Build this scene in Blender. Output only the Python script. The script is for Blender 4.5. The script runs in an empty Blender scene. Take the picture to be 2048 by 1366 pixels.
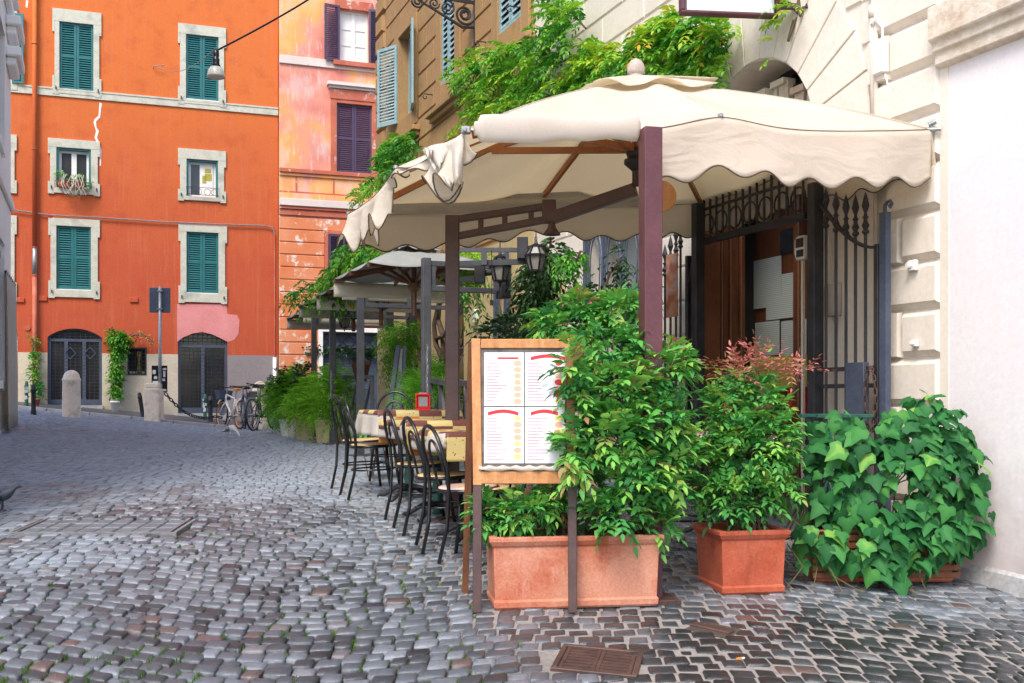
import bpy, math, random
import numpy as np
from mathutils import Vector, Matrix
random.seed(7); rng = np.random.default_rng(7)
C = bpy.context.scene.collection
SC = bpy.context.scene
R = math.radians
# ---------------------------------------------------------------- camera, light, exposure
F = 2100.0; CX = 1024.0; HY = 800.0; HC = 1.1
cd = bpy.data.cameras.new('camera'); cam = bpy.data.objects.new('camera', cd); C.objects.link(cam)
cam.location = (0, 0, HC); cam.rotation_euler = (R(90), 0, 0)
cd.sensor_width = 36; cd.lens = F/2048*36; cd.shift_y = 117/2048; cd.clip_start = .05; cd.clip_end = 500
SC.camera = cam
W = bpy.data.worlds.new('World'); SC.world = W; W.use_nodes = True
SUN_EL, SUN_AZ = R(52), R(200)      # azimuth clockwise from +Y
nt = W.node_tree; bg = nt.nodes['Background']
sky = nt.nodes.new('ShaderNodeTexSky'); sky.sky_type = 'NISHITA'; sky.sun_disc = False
sky.sun_elevation = SUN_EL; sky.sun_rotation = SUN_AZ; sky.air_density = 1.0; sky.dust_density = 2.5; sky.ozone_density = .8
nt.links.new(sky.outputs[0], bg.inputs[0]); bg.inputs[1].default_value = .15
sd = bpy.data.lights.new('sun', 'SUN'); sun = bpy.data.objects.new('sun', sd); C.objects.link(sun)
sd.energy = 1.5; sd.angle = R(22); sd.color = (1, .92, .83)
sdir = Vector((math.sin(SUN_AZ)*math.cos(SUN_EL), math.cos(SUN_AZ)*math.cos(SUN_EL), math.sin(SUN_EL)))
sun.rotation_euler = sdir.to_track_quat('Z', 'Y').to_euler(); sun.location = (0, 0, 30)
SC.view_settings.view_transform = 'Standard'; SC.view_settings.look = 'None'
SC.view_settings.exposure = 1.15; SC.view_settings.gamma = 1
SC.cycles.max_bounces = 8; SC.cycles.diffuse_bounces = 4

# ---------------------------------------------------------------- placing helpers
def ss(a, b, t):
    t = min(1, max(0, (t-a)/(b-a))); return t*t*(3-2*t)
HP = [(-5, -.85), (5.6, 0), (9, .27), (12, .41), (16, .50), (20, .49), (24.6, .43), (30, .42), (80, .4)]
HPx = np.array([p[0] for p in HP]); HPz = np.array([p[1] for p in HP])
def gz(x, y):                         # height of the street, which climbs away from the viewer
    z = float(np.interp(y, HPx, HPz)) - .03*max(x, 0)*(1-ss(8, 12, y))
    return z + ss(14, 22, y)*.1*max(0, -6.2-x)
def gza(x, y):
    z = np.interp(y, HPx, HPz); t = np.clip((y-8)/4, 0, 1); t = t*t*(3-2*t)
    z = z - .03*np.maximum(x, 0)*(1-t); t = np.clip((y-14)/8, 0, 1); t = t*t*(3-2*t)
    return z + t*.1*np.maximum(0, -6.2-x)
def P(px, py, Y): return Vector(((px-CX)/F*Y, Y, HC+(HY-py)/F*Y))
def G(px, Y, dz=0):                   # a point on the ground in a given direction at a given distance
    x = (px-CX)/F*Y; return Vector((x, Y, gz(x, Y)+dz))
def GP(px, py):                       # where a sight line meets the ground
    lo, hi = 2.5, 60
    for _ in range(50):
        m = (lo+hi)/2; p = P(px, py, m)
        if p.z > gz(p.x, p.y): lo = m
        else: hi = m
    p = P(px, py, lo); p.z = gz(p.x, p.y); return p
class Frame:                          # vertical wall plane: u along it, n out of it
    def __init__(s, O, u):
        s.O = Vector(O); s.u = Vector(u).normalized(); s.n = Vector((-s.u.y, s.u.x)); s.rz = math.atan2(s.u.y, s.u.x)
    def Y(s, px, d=0):
        r = Vector(((px-CX)/F, 1)); return (d+s.O.dot(s.n))/r.dot(s.n)
    def s(s_, px, d=0):
        Y = s_.Y(px, d); return (Vector(((px-CX)/F*Y, Y))-s_.O).dot(s_.u)
    def z(s, px, py, d=0): return HC+(HY-py)/F*s.Y(px, d)
    def sz(s, px, py, d=0): return s.s(px, d), s.z(px, py, d)
    def w(s, a, d, z): p = s.O+s.u*a+s.n*d; return Vector((p.x, p.y, z))
    def rect(s, x0, y0, x1, y1, d=0):  # photo rectangle -> (smin,smax,zmin,zmax); heights read at its middle
        a, b = s.s(x0, d), s.s(x1, d); m = (x0+x1)/2; z0, z1 = s.z(m, y1, d), s.z(m, y0, d)
        return min(a, b), max(a, b), z0, z1
RW = Frame((5.48-.402*6.6, 6.6), (-.402, 1))
OW = Frame((-9.3, 27), (-.943, -.331))
LW = Frame((-9.07, 19), (.402, -1))
U3 = Vector((RW.u.x, RW.u.y, 0)); N3 = Vector((RW.n.x, RW.n.y, 0))   # up the street / out of the cafe wall

# ---------------------------------------------------------------- mesh helpers
class MB:
    def __init__(s): s.v = []; s.f = []; s.m = []; s.cur = 0
    def add(s, vs, fs):
        b = len(s.v); s.v += [tuple(v) for v in vs]; s.f += [tuple(i+b for i in f) for f in fs]; s.m += [s.cur]*len(fs); return s
    def box(s, x0, x1, y0, y1, z0, z1):
        if x0 > x1: x0, x1 = x1, x0
        if y0 > y1: y0, y1 = y1, y0
        if z0 > z1: z0, z1 = z1, z0
        return s.add([(x0,y0,z0),(x1,y0,z0),(x1,y1,z0),(x0,y1,z0),(x0,y0,z1),(x1,y0,z1),(x1,y1,z1),(x0,y1,z1)],
                     [(0,3,2,1),(4,5,6,7),(0,1,5,4),(1,2,6,5),(2,3,7,6),(3,0,4,7)])
    def bar(s, p, q, w, h=None, up=(0,0,1)):
        p, q = Vector(p), Vector(q); h = h or w; d = (q-p).normalized(); up = Vector(up)
        if abs(d.dot(up)) > .98: up = Vector((1,0,0)) if abs(d.x) < .9 else Vector((0,1,0))
        a = d.cross(up).normalized()*w/2; b = a.cross(d).normalized()*h/2
        vs = [e+i*a+j*b for e in (p, q) for i, j in ((-1,-1),(1,-1),(1,1),(-1,1))]
        return s.add(vs, [(0,1,2,3),(7,6,5,4),(0,4,5,1),(1,5,6,2),(2,6,7,3),(3,7,4,0)])
    def tube(s, pts, r, n=8, caps=True):
        pts = [Vector(p) for p in pts]; k = len(pts); rr = r if isinstance(r, (list, tuple)) else [r]*k
        t0 = (pts[1]-pts[0]).normalized(); a = t0.orthogonal().normalized(); vs = []
        for i, p in enumerate(pts):
            t = (pts[min(i+1,k-1)]-pts[max(i-1,0)]).normalized(); a = (a-a.dot(t)*t).normalized(); b = t.cross(a)
            vs += [p+rr[i]*(math.cos(2*math.pi*j/n)*a+math.sin(2*math.pi*j/n)*b) for j in range(n)]
        fs = [(i*n+j, i*n+(j+1)%n, (i+1)*n+(j+1)%n, (i+1)*n+j) for i in range(k-1) for j in range(n)]
        if caps: fs += [tuple(range(n))[::-1], tuple((k-1)*n+j for j in range(n))]
        return s.add(vs, fs)
    def ring(s, c, ax, r, t, n=28, m=6):      # torus round axis ax
        ax = Vector(ax).normalized(); a = ax.orthogonal().normalized(); b = ax.cross(a); c = Vector(c); vs = []
        for i in range(n):
            d = math.cos(2*math.pi*i/n)*a+math.sin(2*math.pi*i/n)*b
            vs += [c+d*(r+t*math.cos(2*math.pi*j/m))+ax*t*math.sin(2*math.pi*j/m) for j in range(m)]
        return s.add(vs, [(i*m+j, ((i+1)%n)*m+j, ((i+1)%n)*m+(j+1)%m, i*m+(j+1)%m) for i in range(n) for j in range(m)])
    def lathe(s, prof, c=(0,0,0), n=16, ph=0):
        c = Vector(c); vs = []; k = len(prof)
        for r, z in prof: vs += [(c.x+r*math.cos(ph+2*math.pi*j/n), c.y+r*math.sin(ph+2*math.pi*j/n), c.z+z) for j in range(n)]
        fs = [(i*n+j, i*n+(j+1)%n, (i+1)*n+(j+1)%n, (i+1)*n+j) for i in range(k-1) for j in range(n)]
        if prof[0][0] > 1e-4: fs.append(tuple(range(n))[::-1])
        if prof[-1][0] > 1e-4: fs.append(tuple((k-1)*n+j for j in range(n)))
        return s.add(vs, fs)
    def prism(s, poly, y0, y1):                # polygon in x,z, extruded along y
        n = len(poly); vs = [(x, y0, z) for x, z in poly]+[(x, y1, z) for x, z in poly]
        return s.add(vs, [tuple(range(n)), tuple(range(n, 2*n))[::-1]]+[(i, i+n, (i+1)%n+n, (i+1)%n) for i in range(n)])
    def loft(s, rings, cap=True):
        n = len(rings[0]); vs = [p for r in rings for p in r]; k = len(rings)
        fs = [(i*n+j, i*n+(j+1)%n, (i+1)*n+(j+1)%n, (i+1)*n+j) for i in range(k-1) for j in range(n)]
        if cap: fs += [tuple(range(n))[::-1], tuple((k-1)*n+j for j in range(n))]
        return s.add(vs, fs)
    def grid(s, fn, nu, nv):
        vs = [fn(i/nu, j/nv) for j in range(nv+1) for i in range(nu+1)]
        return s.add(vs, [(j*(nu+1)+i, j*(nu+1)+i+1, (j+1)*(nu+1)+i+1, (j+1)*(nu+1)+i) for j in range(nv) for i in range(nu)])
    def build(s, name, mat, parent=None, smooth=False, bevel=0, solid=0, seg=1):
        me = bpy.data.meshes.new(name); me.from_pydata(s.v, [], s.f)
        for m in (mat if isinstance(mat, (list, tuple)) else [mat]): me.materials.append(m)
        if any(s.m): me.polygons.foreach_set('material_index', s.m)
        if smooth:
            me.polygons.foreach_set('use_smooth', [True]*len(me.polygons))
        me.update(); o = bpy.data.objects.new(name, me); C.objects.link(o)
        if parent: o.parent = parent
        if solid: k = o.modifiers.new('thick', 'SOLIDIFY'); k.thickness = solid; k.offset = 0
        if bevel: k = o.modifiers.new('edge', 'BEVEL'); k.width = bevel; k.segments = seg; k.limit_method = 'ANGLE'; k.angle_limit = R(40)
        return o
def tag(o, label=None, cat=None, group=None, kind=None):
    if label: o['label'] = label
    if cat: o['category'] = cat
    if group: o['group'] = group
    if kind: o['kind'] = kind
    return o
def thing(name, label, cat, loc=(0,0,0), rz=0, group=None):
    o = bpy.data.objects.new(name, None); o.empty_display_size = .2; C.objects.link(o)
    o.location = loc; o.rotation_euler = (0, 0, rz); return tag(o, label, cat, group)
def dup(o, loc=None, rz=None, label=None, group=None, parent=None):
    c = o.copy(); C.objects.link(c)
    if parent: c.parent = parent
    if loc is not None: c.location = loc
    if rz is not None: c.rotation_euler = (0, 0, rz)
    if label: c['label'] = label
    if group: c['group'] = group
    for ch in list(o.children): dup(ch, parent=c)
    return c
def wallmesh(mb, x0, x1, z0, z1, holes, depth=.25, y=0):   # holes: (a,b,c,d,rise)
    xs = sorted({x0, x1, *[h[0] for h in holes], *[h[1] for h in holes]}); zs = sorted({z0, z1, *[h[2] for h in holes], *[h[3] for h in holes]})
    xs = [x for x in xs if x0 <= x <= x1]; zs = [z for z in zs if z0 <= z <= z1]
    for i in range(len(xs)-1):
        for j in range(len(zs)-1):
            cx, cz = (xs[i]+xs[i+1])/2, (zs[j]+zs[j+1])/2
            if any(h[0] < cx < h[1] and h[2] < cz < h[3] for h in holes): continue
            mb.add([(xs[i],y,zs[j]),(xs[i+1],y,zs[j]),(xs[i+1],y,zs[j+1]),(xs[i],y,zs[j+1])], [(3,2,1,0)])
    for a, b, c, d, rise in holes:
        if rise: 
            w = (b-a)/2; rr = (w*w+rise*rise)/(2*rise); zc = d-rr; m = (a+b)/2; n = 16
            th = math.asin(min(1, w/rr)) if rise <= w else math.pi/2
            arc = [(m+rr*math.sin(-th+2*th*i/n), zc+rr*math.cos(-th+2*th*i/n)) for i in range(n+1)]
            for i in range(n):
                (p, q), (r, t) = arc[i], arc[i+1]
                mb.add([(p,y,q),(r,y,t),(r,y,d),(p,y,d)], [(3,2,1,0)])
                mb.add([(p,y,q),(r,y,t),(r,y-depth,t),(p,y-depth,q)], [(0,1,2,3)])
            top = d-rise
        else:
            top = d; mb.add([(a,y,d),(b,y,d),(b,y-depth,d),(a,y-depth,d)], [(0,1,2,3)])
        mb.add([(a,y,c),(a,y,top),(a,y-depth,top),(a,y-depth,c)], [(0,1,2,3)])
        mb.add([(b,y,c),(b,y,top),(b,y-depth,top),(b,y-depth,c)], [(3,2,1,0)])
        mb.add([(a,y,c),(b,y,c),(b,y-depth,c),(a,y-depth,c)], [(3,2,1,0)])

# ---------------------------------------------------------------- materials
def mat(name): 
    m = bpy.data.materials.new(name); m.use_nodes = True; n = m.node_tree; b = n.nodes['Principled BSDF']; return m, n, b
def N(n, t, **k):
    o = n.nodes.new(t)
    for a, v in k.items():
        if a.startswith('i_'): o.inputs[a[2:].replace('_', ' ')].default_value = v
        else: setattr(o, a, v)
    return o
def ramp(n, stops, interp='LINEAR'):
    r = n.nodes.new('ShaderNodeValToRGB'); e = r.color_ramp; e.interpolation = interp
    while len(e.elements) > 1: e.elements.remove(e.elements[-1])
    e.elements[0].position = stops[0][0]; e.elements[0].color = (*stops[0][1][:3], 1)
    for p, c in stops[1:]: x = e.elements.new(p); x.color = (*c[:3], 1)
    return r
def noise(n, scale, detail=6, rough=.55, coord=None, stretch=None):
    t = n.nodes.new('ShaderNodeTexNoise'); t.inputs['Scale'].default_value = scale; t.inputs['Detail'].default_value = detail; t.inputs['Roughness'].default_value = rough
    g = n.nodes.new('ShaderNodeTexCoord'); src = g.outputs[coord or 'Object']
    if stretch:
        mp = n.nodes.new('ShaderNodeMapping'); mp.inputs['Scale'].default_value = stretch; n.links.new(src, mp.inputs[0]); src = mp.outputs[0]
    n.links.new(src, t.inputs['Vector']); return t
def mix(n, fac, a, b, mode='MIX'):
    x = n.nodes.new('ShaderNodeMix'); x.data_type = 'RGBA'; x.blend_type = mode
    for v, i in ((fac, 0), (a, 6), (b, 7)):
        if hasattr(v, 'is_linked') or isinstance(v, bpy.types.NodeSocket): n.links.new(v, x.inputs[i])
        elif isinstance(v, (int, float)): x.inputs[i].default_value = v
        else: x.inputs[i].default_value = (*v[:3], 1)
    return x.outputs[2]
def bump(n, b, h, dist=.01, st=.5, inp=None):
    k = n.nodes.new('ShaderNodeBump'); k.inputs['Distance'].default_value = dist; k.inputs['Strength'].default_value = st
    n.links.new(h, k.inputs['Height']); n.links.new(k.outputs[0], b.inputs['Normal']); return k
def lk(n, a, b): n.links.new(a, b)
def rough_mat(name, c1, c2, scale=3, rough=.8, fine=40, bd=.004, metal=0, spec=.5, stretch=None, r2=None, c3=None, trans=None, wrinkle=False):
    m, n, b = mat(name); t = noise(n, scale, stretch=stretch); st = [(.32, c1), (.68, c2)]
    if c3: st = [(.25, c1), (.5, c2), (.72, c3)]
    r = ramp(n, st); lk(n, t.outputs[0], r.inputs[0]); f = noise(n, fine, 4)
    c = mix(n, .35, r.outputs[0], f.outputs[0], 'OVERLAY'); lk(n, c, b.inputs['Base Color'])
    b.inputs['Roughness'].default_value = rough; b.inputs['Metallic'].default_value = metal; b.inputs['Specular IOR Level'].default_value = spec
    if r2 is not None:
        q = N(n, 'ShaderNodeMapRange'); q.inputs[3].default_value = rough; q.inputs[4].default_value = r2; lk(n, f.outputs[0], q.inputs[0]); lk(n, q.outputs[0], b.inputs['Roughness'])
    k_ = bump(n, b, f.outputs[0], bd, .6)
    if wrinkle:
        w1 = noise(n, 3.2, 3, .5, stretch=(1, 1, 2.2)); w1.inputs['Distortion'].default_value = 1.2; k2 = N(n, 'ShaderNodeBump'); k2.inputs['Distance'].default_value = .05; k2.inputs['Strength'].default_value = .32; lk(n, w1.outputs[0], k2.inputs['Height']); lk(n, k2.outputs[0], k_.inputs['Normal'])
        s1 = noise(n, 1.3, 8, .7); r1 = ramp(n, [(.55, (0,0,0)), (.8, (1,1,1))]); lk(n, s1.outputs[0], r1.inputs[0]); f1 = N(n, 'ShaderNodeMath', operation='MULTIPLY'); lk(n, r1.outputs[0], f1.inputs[0]); f1.inputs[1].default_value = .45; lk(n, mix(n, f1.outputs[0], c, (.46,.40,.31)), b.inputs['Base Color'])
    if trans:
        q = N(n, 'ShaderNodeBsdfTranslucent'); q.inputs[0].default_value = (*trans, 1); x = N(n, 'ShaderNodeMixShader'); x.inputs[0].default_value = .45; lk(n, b.outputs[0], x.inputs[1]); lk(n, q.outputs[0], x.inputs[2]); lk(n, x.outputs[0], n.nodes['Material Output'].inputs[0])
    return m
def leafmat(name, stops, trans=.3, rough=.45, spec=.4):
    m, n, b = mat(name); a = N(n, 'ShaderNodeAttribute'); a.attribute_name = 'tone'
    r = ramp(n, stops); lk(n, a.outputs['Fac'], r.inputs[0]); lk(n, r.outputs[0], b.inputs['Base Color'])
    b.inputs['Roughness'].default_value = rough; b.inputs['Specular IOR Level'].default_value = spec
    t = N(n, 'ShaderNodeBsdfTranslucent'); g = mix(n, 1, r.outputs[0], (1.0, 1.0, .35), 'MULTIPLY'); g2 = mix(n, .5, g, r.outputs[0]); lk(n, g2, t.inputs[0])
    x = N(n, 'ShaderNodeMixShader'); x.inputs[0].default_value = trans; lk(n, b.outputs[0], x.inputs[1]); lk(n, t.outputs[0], x.inputs[2])
    lk(n, x.outputs[0], n.nodes['Material Output'].inputs[0]); return m
M = {}
# old lime plaster: a hue that drifts with height, plus weathering in blotches and rain streaks
def plaster(name, low, high, zlo, zhi, blotch, streak, bl=.35, stk=.3, bumpd=.006, rough=.85, sc=.7):
    m, n, b = mat(name); g = N(n, 'ShaderNodeTexCoord'); sp = N(n, 'ShaderNodeSeparateXYZ'); lk(n, g.outputs['Object'], sp.inputs[0])
    mr = N(n, 'ShaderNodeMapRange'); mr.inputs[1].default_value = zlo; mr.inputs[2].default_value = zhi; lk(n, sp.outputs[2], mr.inputs[0])
    t = noise(n, sc, 8, .6); ad = N(n, 'ShaderNodeMath', operation='MULTIPLY_ADD'); lk(n, t.outputs[0], ad.inputs[0]); ad.inputs[1].default_value = .5; lk(n, mr.outputs[0], ad.inputs[2])
    r = ramp(n, [(.2, low), (1.1/1.3, high)]); lk(n, ad.outputs[0], r.inputs[0])
    t2 = noise(n, 2.2, 10, .65); r2 = ramp(n, [(.5, (0,0,0)), (.68, (1,1,1))]); lk(n, t2.outputs[0], r2.inputs[0])
    f = N(n, 'ShaderNodeMath', operation='MULTIPLY'); lk(n, r2.outputs[0], f.inputs[0]); f.inputs[1].default_value = bl
    c = mix(n, f.outputs[0], r.outputs[0], blotch)
    t3 = noise(n, 1.5, 7, .7, stretch=(6, 6, .35)); r3 = ramp(n, [(.52, (0,0,0)), (.75, (1,1,1))]); lk(n, t3.outputs[0], r3.inputs[0])
    f3 = N(n, 'ShaderNodeMath', operation='MULTIPLY'); lk(n, r3.outputs[0], f3.inputs[0]); f3.inputs[1].default_value = stk
    c = mix(n, f3.outputs[0], c, streak); t4 = noise(n, 30, 5); c = mix(n, .25, c, t4.outputs[0], 'OVERLAY')
    lk(n, c, b.inputs['Base Color']); b.inputs['Roughness'].default_value = rough; b.inputs['Specular IOR Level'].default_value = .2
    t5 = noise(n, 5, 10, .7); bump(n, b, t5.outputs[0], bumpd, .7); return m
M['orange'] = plaster('orange_plaster', (.46,.086,.040), (.60,.155,.040), 4.5, 12.5, (.36,.055,.026), (.58,.20,.11), .32, .5, .010)
M['dado'] = plaster('cream_dado', (.52,.45,.34), (.60,.53,.42), 0, 3, (.38,.33,.26), (.35,.28,.2), .4, .3)
M['greydado'] = plaster('grey_dado', (.24,.215,.22), (.26,.23,.235), 0, 3, (.30,.27,.27), (.2,.18,.18), .3, .15)
M['pinkpatch'] = rough_mat('pink_paint', (.62,.22,.21), (.70,.28,.27), 2, .9)
M['surround'] = rough_mat('window_surround', (.42,.42,.34), (.54,.54,.45), 2.5, .85, c3=(.34,.35,.30))
M['teal'] = rough_mat('teal_paint', (.008,.115,.125), (.012,.155,.165), 4, .5)
M['plum'] = rough_mat('plum_paint', (.055,.035,.075), (.075,.05,.10), 4, .5)
M['bluepaint'] = rough_mat('pale_blue_paint', (.22,.36,.40), (.30,.45,.48), 4, .6)
M['white'] = rough_mat('white_paint', (.72,.71,.68), (.82,.81,.78), 3, .6)
M['glass'] = rough_mat('dark_glass', (.02,.022,.025), (.05,.055,.06), 1.2, .08, bd=.0)
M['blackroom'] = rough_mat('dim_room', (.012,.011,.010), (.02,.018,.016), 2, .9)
M['iron'] = rough_mat('dark_iron', (.022,.022,.026), (.045,.045,.052), 6, .5, metal=.3)
M['bluegrey'] = rough_mat('blue_grey_iron', (.055,.075,.12), (.08,.10,.15), 5, .5, metal=.2)
M['black'] = rough_mat('black_enamel', (.006,.006,.007), (.010,.010,.012), 6, .18, bd=.0005, r2=.3)
M['brownpost'] = rough_mat('brown_painted_steel', (.055,.028,.026), (.085,.045,.042), 6, .42, bd=.001)
M['greypost'] = rough_mat('grey_painted_steel', (.045,.05,.058), (.07,.075,.085), 6, .5, bd=.001)
M['maroon'] = rough_mat('maroon_painted_steel', (.085,.028,.037), (.12,.042,.052), 6, .42, bd=.001)
M['steel'] = rough_mat('galvanised_steel', (.25,.26,.27), (.36,.37,.38), 12, .45, metal=.6)
M['redplastic'] = rough_mat('red_plastic', (.62,.012,.014), (.70,.02,.02), 6, .22, bd=0)
M['cream'] = plaster('cream_stucco', (.66,.60,.52), (.71,.655,.58), 0, 5, (.60,.55,.49), (.56,.50,.44), .45, .35, .004)
M['lavender'] = plaster('pale_lilac_plaster', (.68,.645,.66), (.72,.69,.705), 0, 3, (.66,.62,.64), (.62,.57,.6), .3, .2, .006)
def dirty_base(m, z0, z1, col):
    n = m.node_tree; b = n.nodes['Principled BSDF']; src = b.inputs['Base Color'].links[0].from_socket; g = N(n, 'ShaderNodeTexCoord'); sp = N(n, 'ShaderNodeSeparateXYZ'); lk(n, g.outputs['Object'], sp.inputs[0])
    mr = N(n, 'ShaderNodeMapRange'); mr.inputs[1].default_value = z1; mr.inputs[2].default_value = z0; lk(n, sp.outputs[2], mr.inputs[0]); t = noise(n, 4, 9, .7); ad = N(n, 'ShaderNodeMath', operation='ADD'); lk(n, mr.outputs[0], ad.inputs[0]); lk(n, t.outputs[0], ad.inputs[1])
    r = ramp(n, [(.62/2*2, (0,0,0)), (1, (1,1,1))]); q = N(n, 'ShaderNodeMath', operation='MULTIPLY'); q.inputs[1].default_value = .5; lk(n, ad.outputs[0], q.inputs[0]); r.color_ramp.elements[0].position = .36; r.color_ramp.elements[1].position = .85; lk(n, q.outputs[0], r.inputs[0])
    lk(n, mix(n, r.outputs[0], src, col), b.inputs['Base Color'])
dirty_base(M['lavender'], .0, 1.1, (.42,.36,.34)); dirty_base(M['cream'], -.1, .8, (.38,.33,.28)); dirty_base(M['dado'], .6, 1.3, (.30,.26,.22))
M['travert'] = rough_mat('travertine', (.42,.30,.19), (.62,.55,.46), 3, .85, 30, .01, c3=(.66,.60,.53))
M['ochre'] = plaster('ochre_stucco', (.44,.275,.12), (.38,.235,.11), 3, 9, (.27,.17,.085), (.18,.125,.085), .5, .45, .006)
M['ochrelow'] = plaster('yellow_stucco', (.50,.38,.19), (.54,.42,.22), 0, 3, (.40,.30,.16), (.36,.28,.16), .4, .3)
M['stonewhite'] = rough_mat('pale_stone', (.66,.65,.62), (.78,.77,.74), 2.5, .85, c3=(.70,.62,.56))
M['greyrender'] = rough_mat('bleached_stucco', (.86,.85,.82), (.90,.89,.87), 2.5, .85)
M['bollard'] = rough_mat('travertine_bollard', (.74,.56,.41), (.84,.70,.56), 5, .85, 25, .01, c3=(.50,.38,.30))
M['fabric'] = rough_mat('off_white_canvas', (.66,.61,.55), (.73,.69,.63), 2.5, .85, 120, .0008, trans=(.96,.87,.68), wrinkle=True)
M['greycanvas'] = rough_mat('grey_canvas', (.20,.21,.20), (.27,.28,.26), 2.5, .85, 120, .0008)
M['fabricold'] = rough_mat('weathered_canvas', (.46,.42,.33), (.54,.50,.41), 2.5, .85, 120, .0008)
M['cloth'] = rough_mat('white_cloth', (.66,.62,.57), (.74,.70,.66), 4, .85, 100, .0006, trans=(.8,.74,.62))
M['wood'] = rough_mat('varnished_wood', (.42,.15,.045), (.56,.24,.09), 3, .35, 50, .001, stretch=(8,8,1))
M['woodpale'] = rough_mat('worn_wood', (.42,.17,.055), (.54,.27,.11), 4, .5, 50, .002, stretch=(8,8,1))
M['wooddark'] = rough_mat('stained_wood', (.10,.035,.016), (.17,.065,.03), 3, .4, 50, .001, stretch=(8,8,1))
M['doorbrown'] = rough_mat('brown_door', (.15,.05,.022), (.22,.08,.035), 3, .6, 50, .001)
M['ribwood'] = rough_mat('umbrella_rib_wood', (.30,.10,.03), (.40,.15,.05), 3, .4, 50, .001)
M['finial'] = rough_mat('weathered_finial', (.36,.31,.27), (.46,.41,.36), 6, .7)
M['terra'] = rough_mat('terracotta', (.44,.12,.055), (.55,.20,.11), 2.2, .75, 60, .003, c3=(.66,.36,.24))
M['asph2'] = None
M['terrared'] = rough_mat('red_terracotta', (.34,.075,.038), (.44,.12,.065), 3, .7, 60, .003, c3=(.50,.17,.10))
M['terrapale'] = rough_mat('pale_terracotta', (.48,.32,.21), (.60,.43,.31), 3, .85, 40, .004, c3=(.42,.38,.34))
M['seat'] = rough_mat('woven_cane', (.56,.38,.17), (.66,.47,.24), 4, .6, 150, .002)
M['seatred'] = rough_mat('pink_woven_seat', (.60,.40,.34), (.68,.48,.42), 4, .6, 150, .002)
M['soil'] = rough_mat('potting_soil', (.03,.02,.014), (.05,.035,.022), 12, .95, 60, .01)
M['bark'] = rough_mat('bark', (.07,.045,.03), (.13,.09,.06), 8, .9, 60, .006)
M['stemgreen'] = rough_mat('green_stem', (.08,.10,.03), (.16,.12,.05), 8, .8)
M['castiron'] = rough_mat('rusty_cast_iron', (.055,.03,.026), (.10,.055,.045), 8, .55, 80, .002, metal=.2)
M['asphalt'] = rough_mat('asphalt', (.055,.062,.072), (.085,.092,.105), 3, .55, 150, .004)
M['kerb'] = rough_mat('kerb_stone', (.30,.30,.30), (.42,.42,.42), 5, .8)
M['settflat'] = rough_mat('flush_setts', (.085,.098,.115), (.15,.168,.19), 7, .45, 60, .006)
M['rubber'] = rough_mat('tyre_rubber', (.012,.012,.012), (.025,.025,.025), 8, .7)
M['orangeplastic'] = rough_mat('orange_plastic', (.75,.22,.02), (.80,.28,.03), 8, .4)
M['greenpaint'] = rough_mat('dark_green_paint', (.010,.075,.055), (.02,.11,.08), 6, .5)
M['lanternglass'] = rough_mat('lantern_glass', (.16,.16,.14), (.24,.23,.20), 14, .2, bd=0)
M['lampglass'] = rough_mat('milky_glass', (.50,.50,.44), (.60,.60,.54), 4, .25, bd=0)
M['whiteplastic'] = rough_mat('white_plastic', (.70,.70,.68), (.76,.76,.74), 4, .4, bd=0)
M['yellowcloth'] = rough_mat('olive_yellow_cloth', (.36,.32,.05), (.45,.40,.08), 4, .9)
M['paper'] = rough_mat('paper_sheet', (.45,.50,.50), (.58,.62,.62), 2, .7, bd=0)
M['lilacpanel'] = rough_mat('lilac_acrylic', (.62,.68,.82), (.64,.70,.84), 1, .3, bd=0)
M['cover'] = rough_mat('grey_fabric', (.30,.28,.27), (.42,.40,.39), 3, .9)
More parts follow.
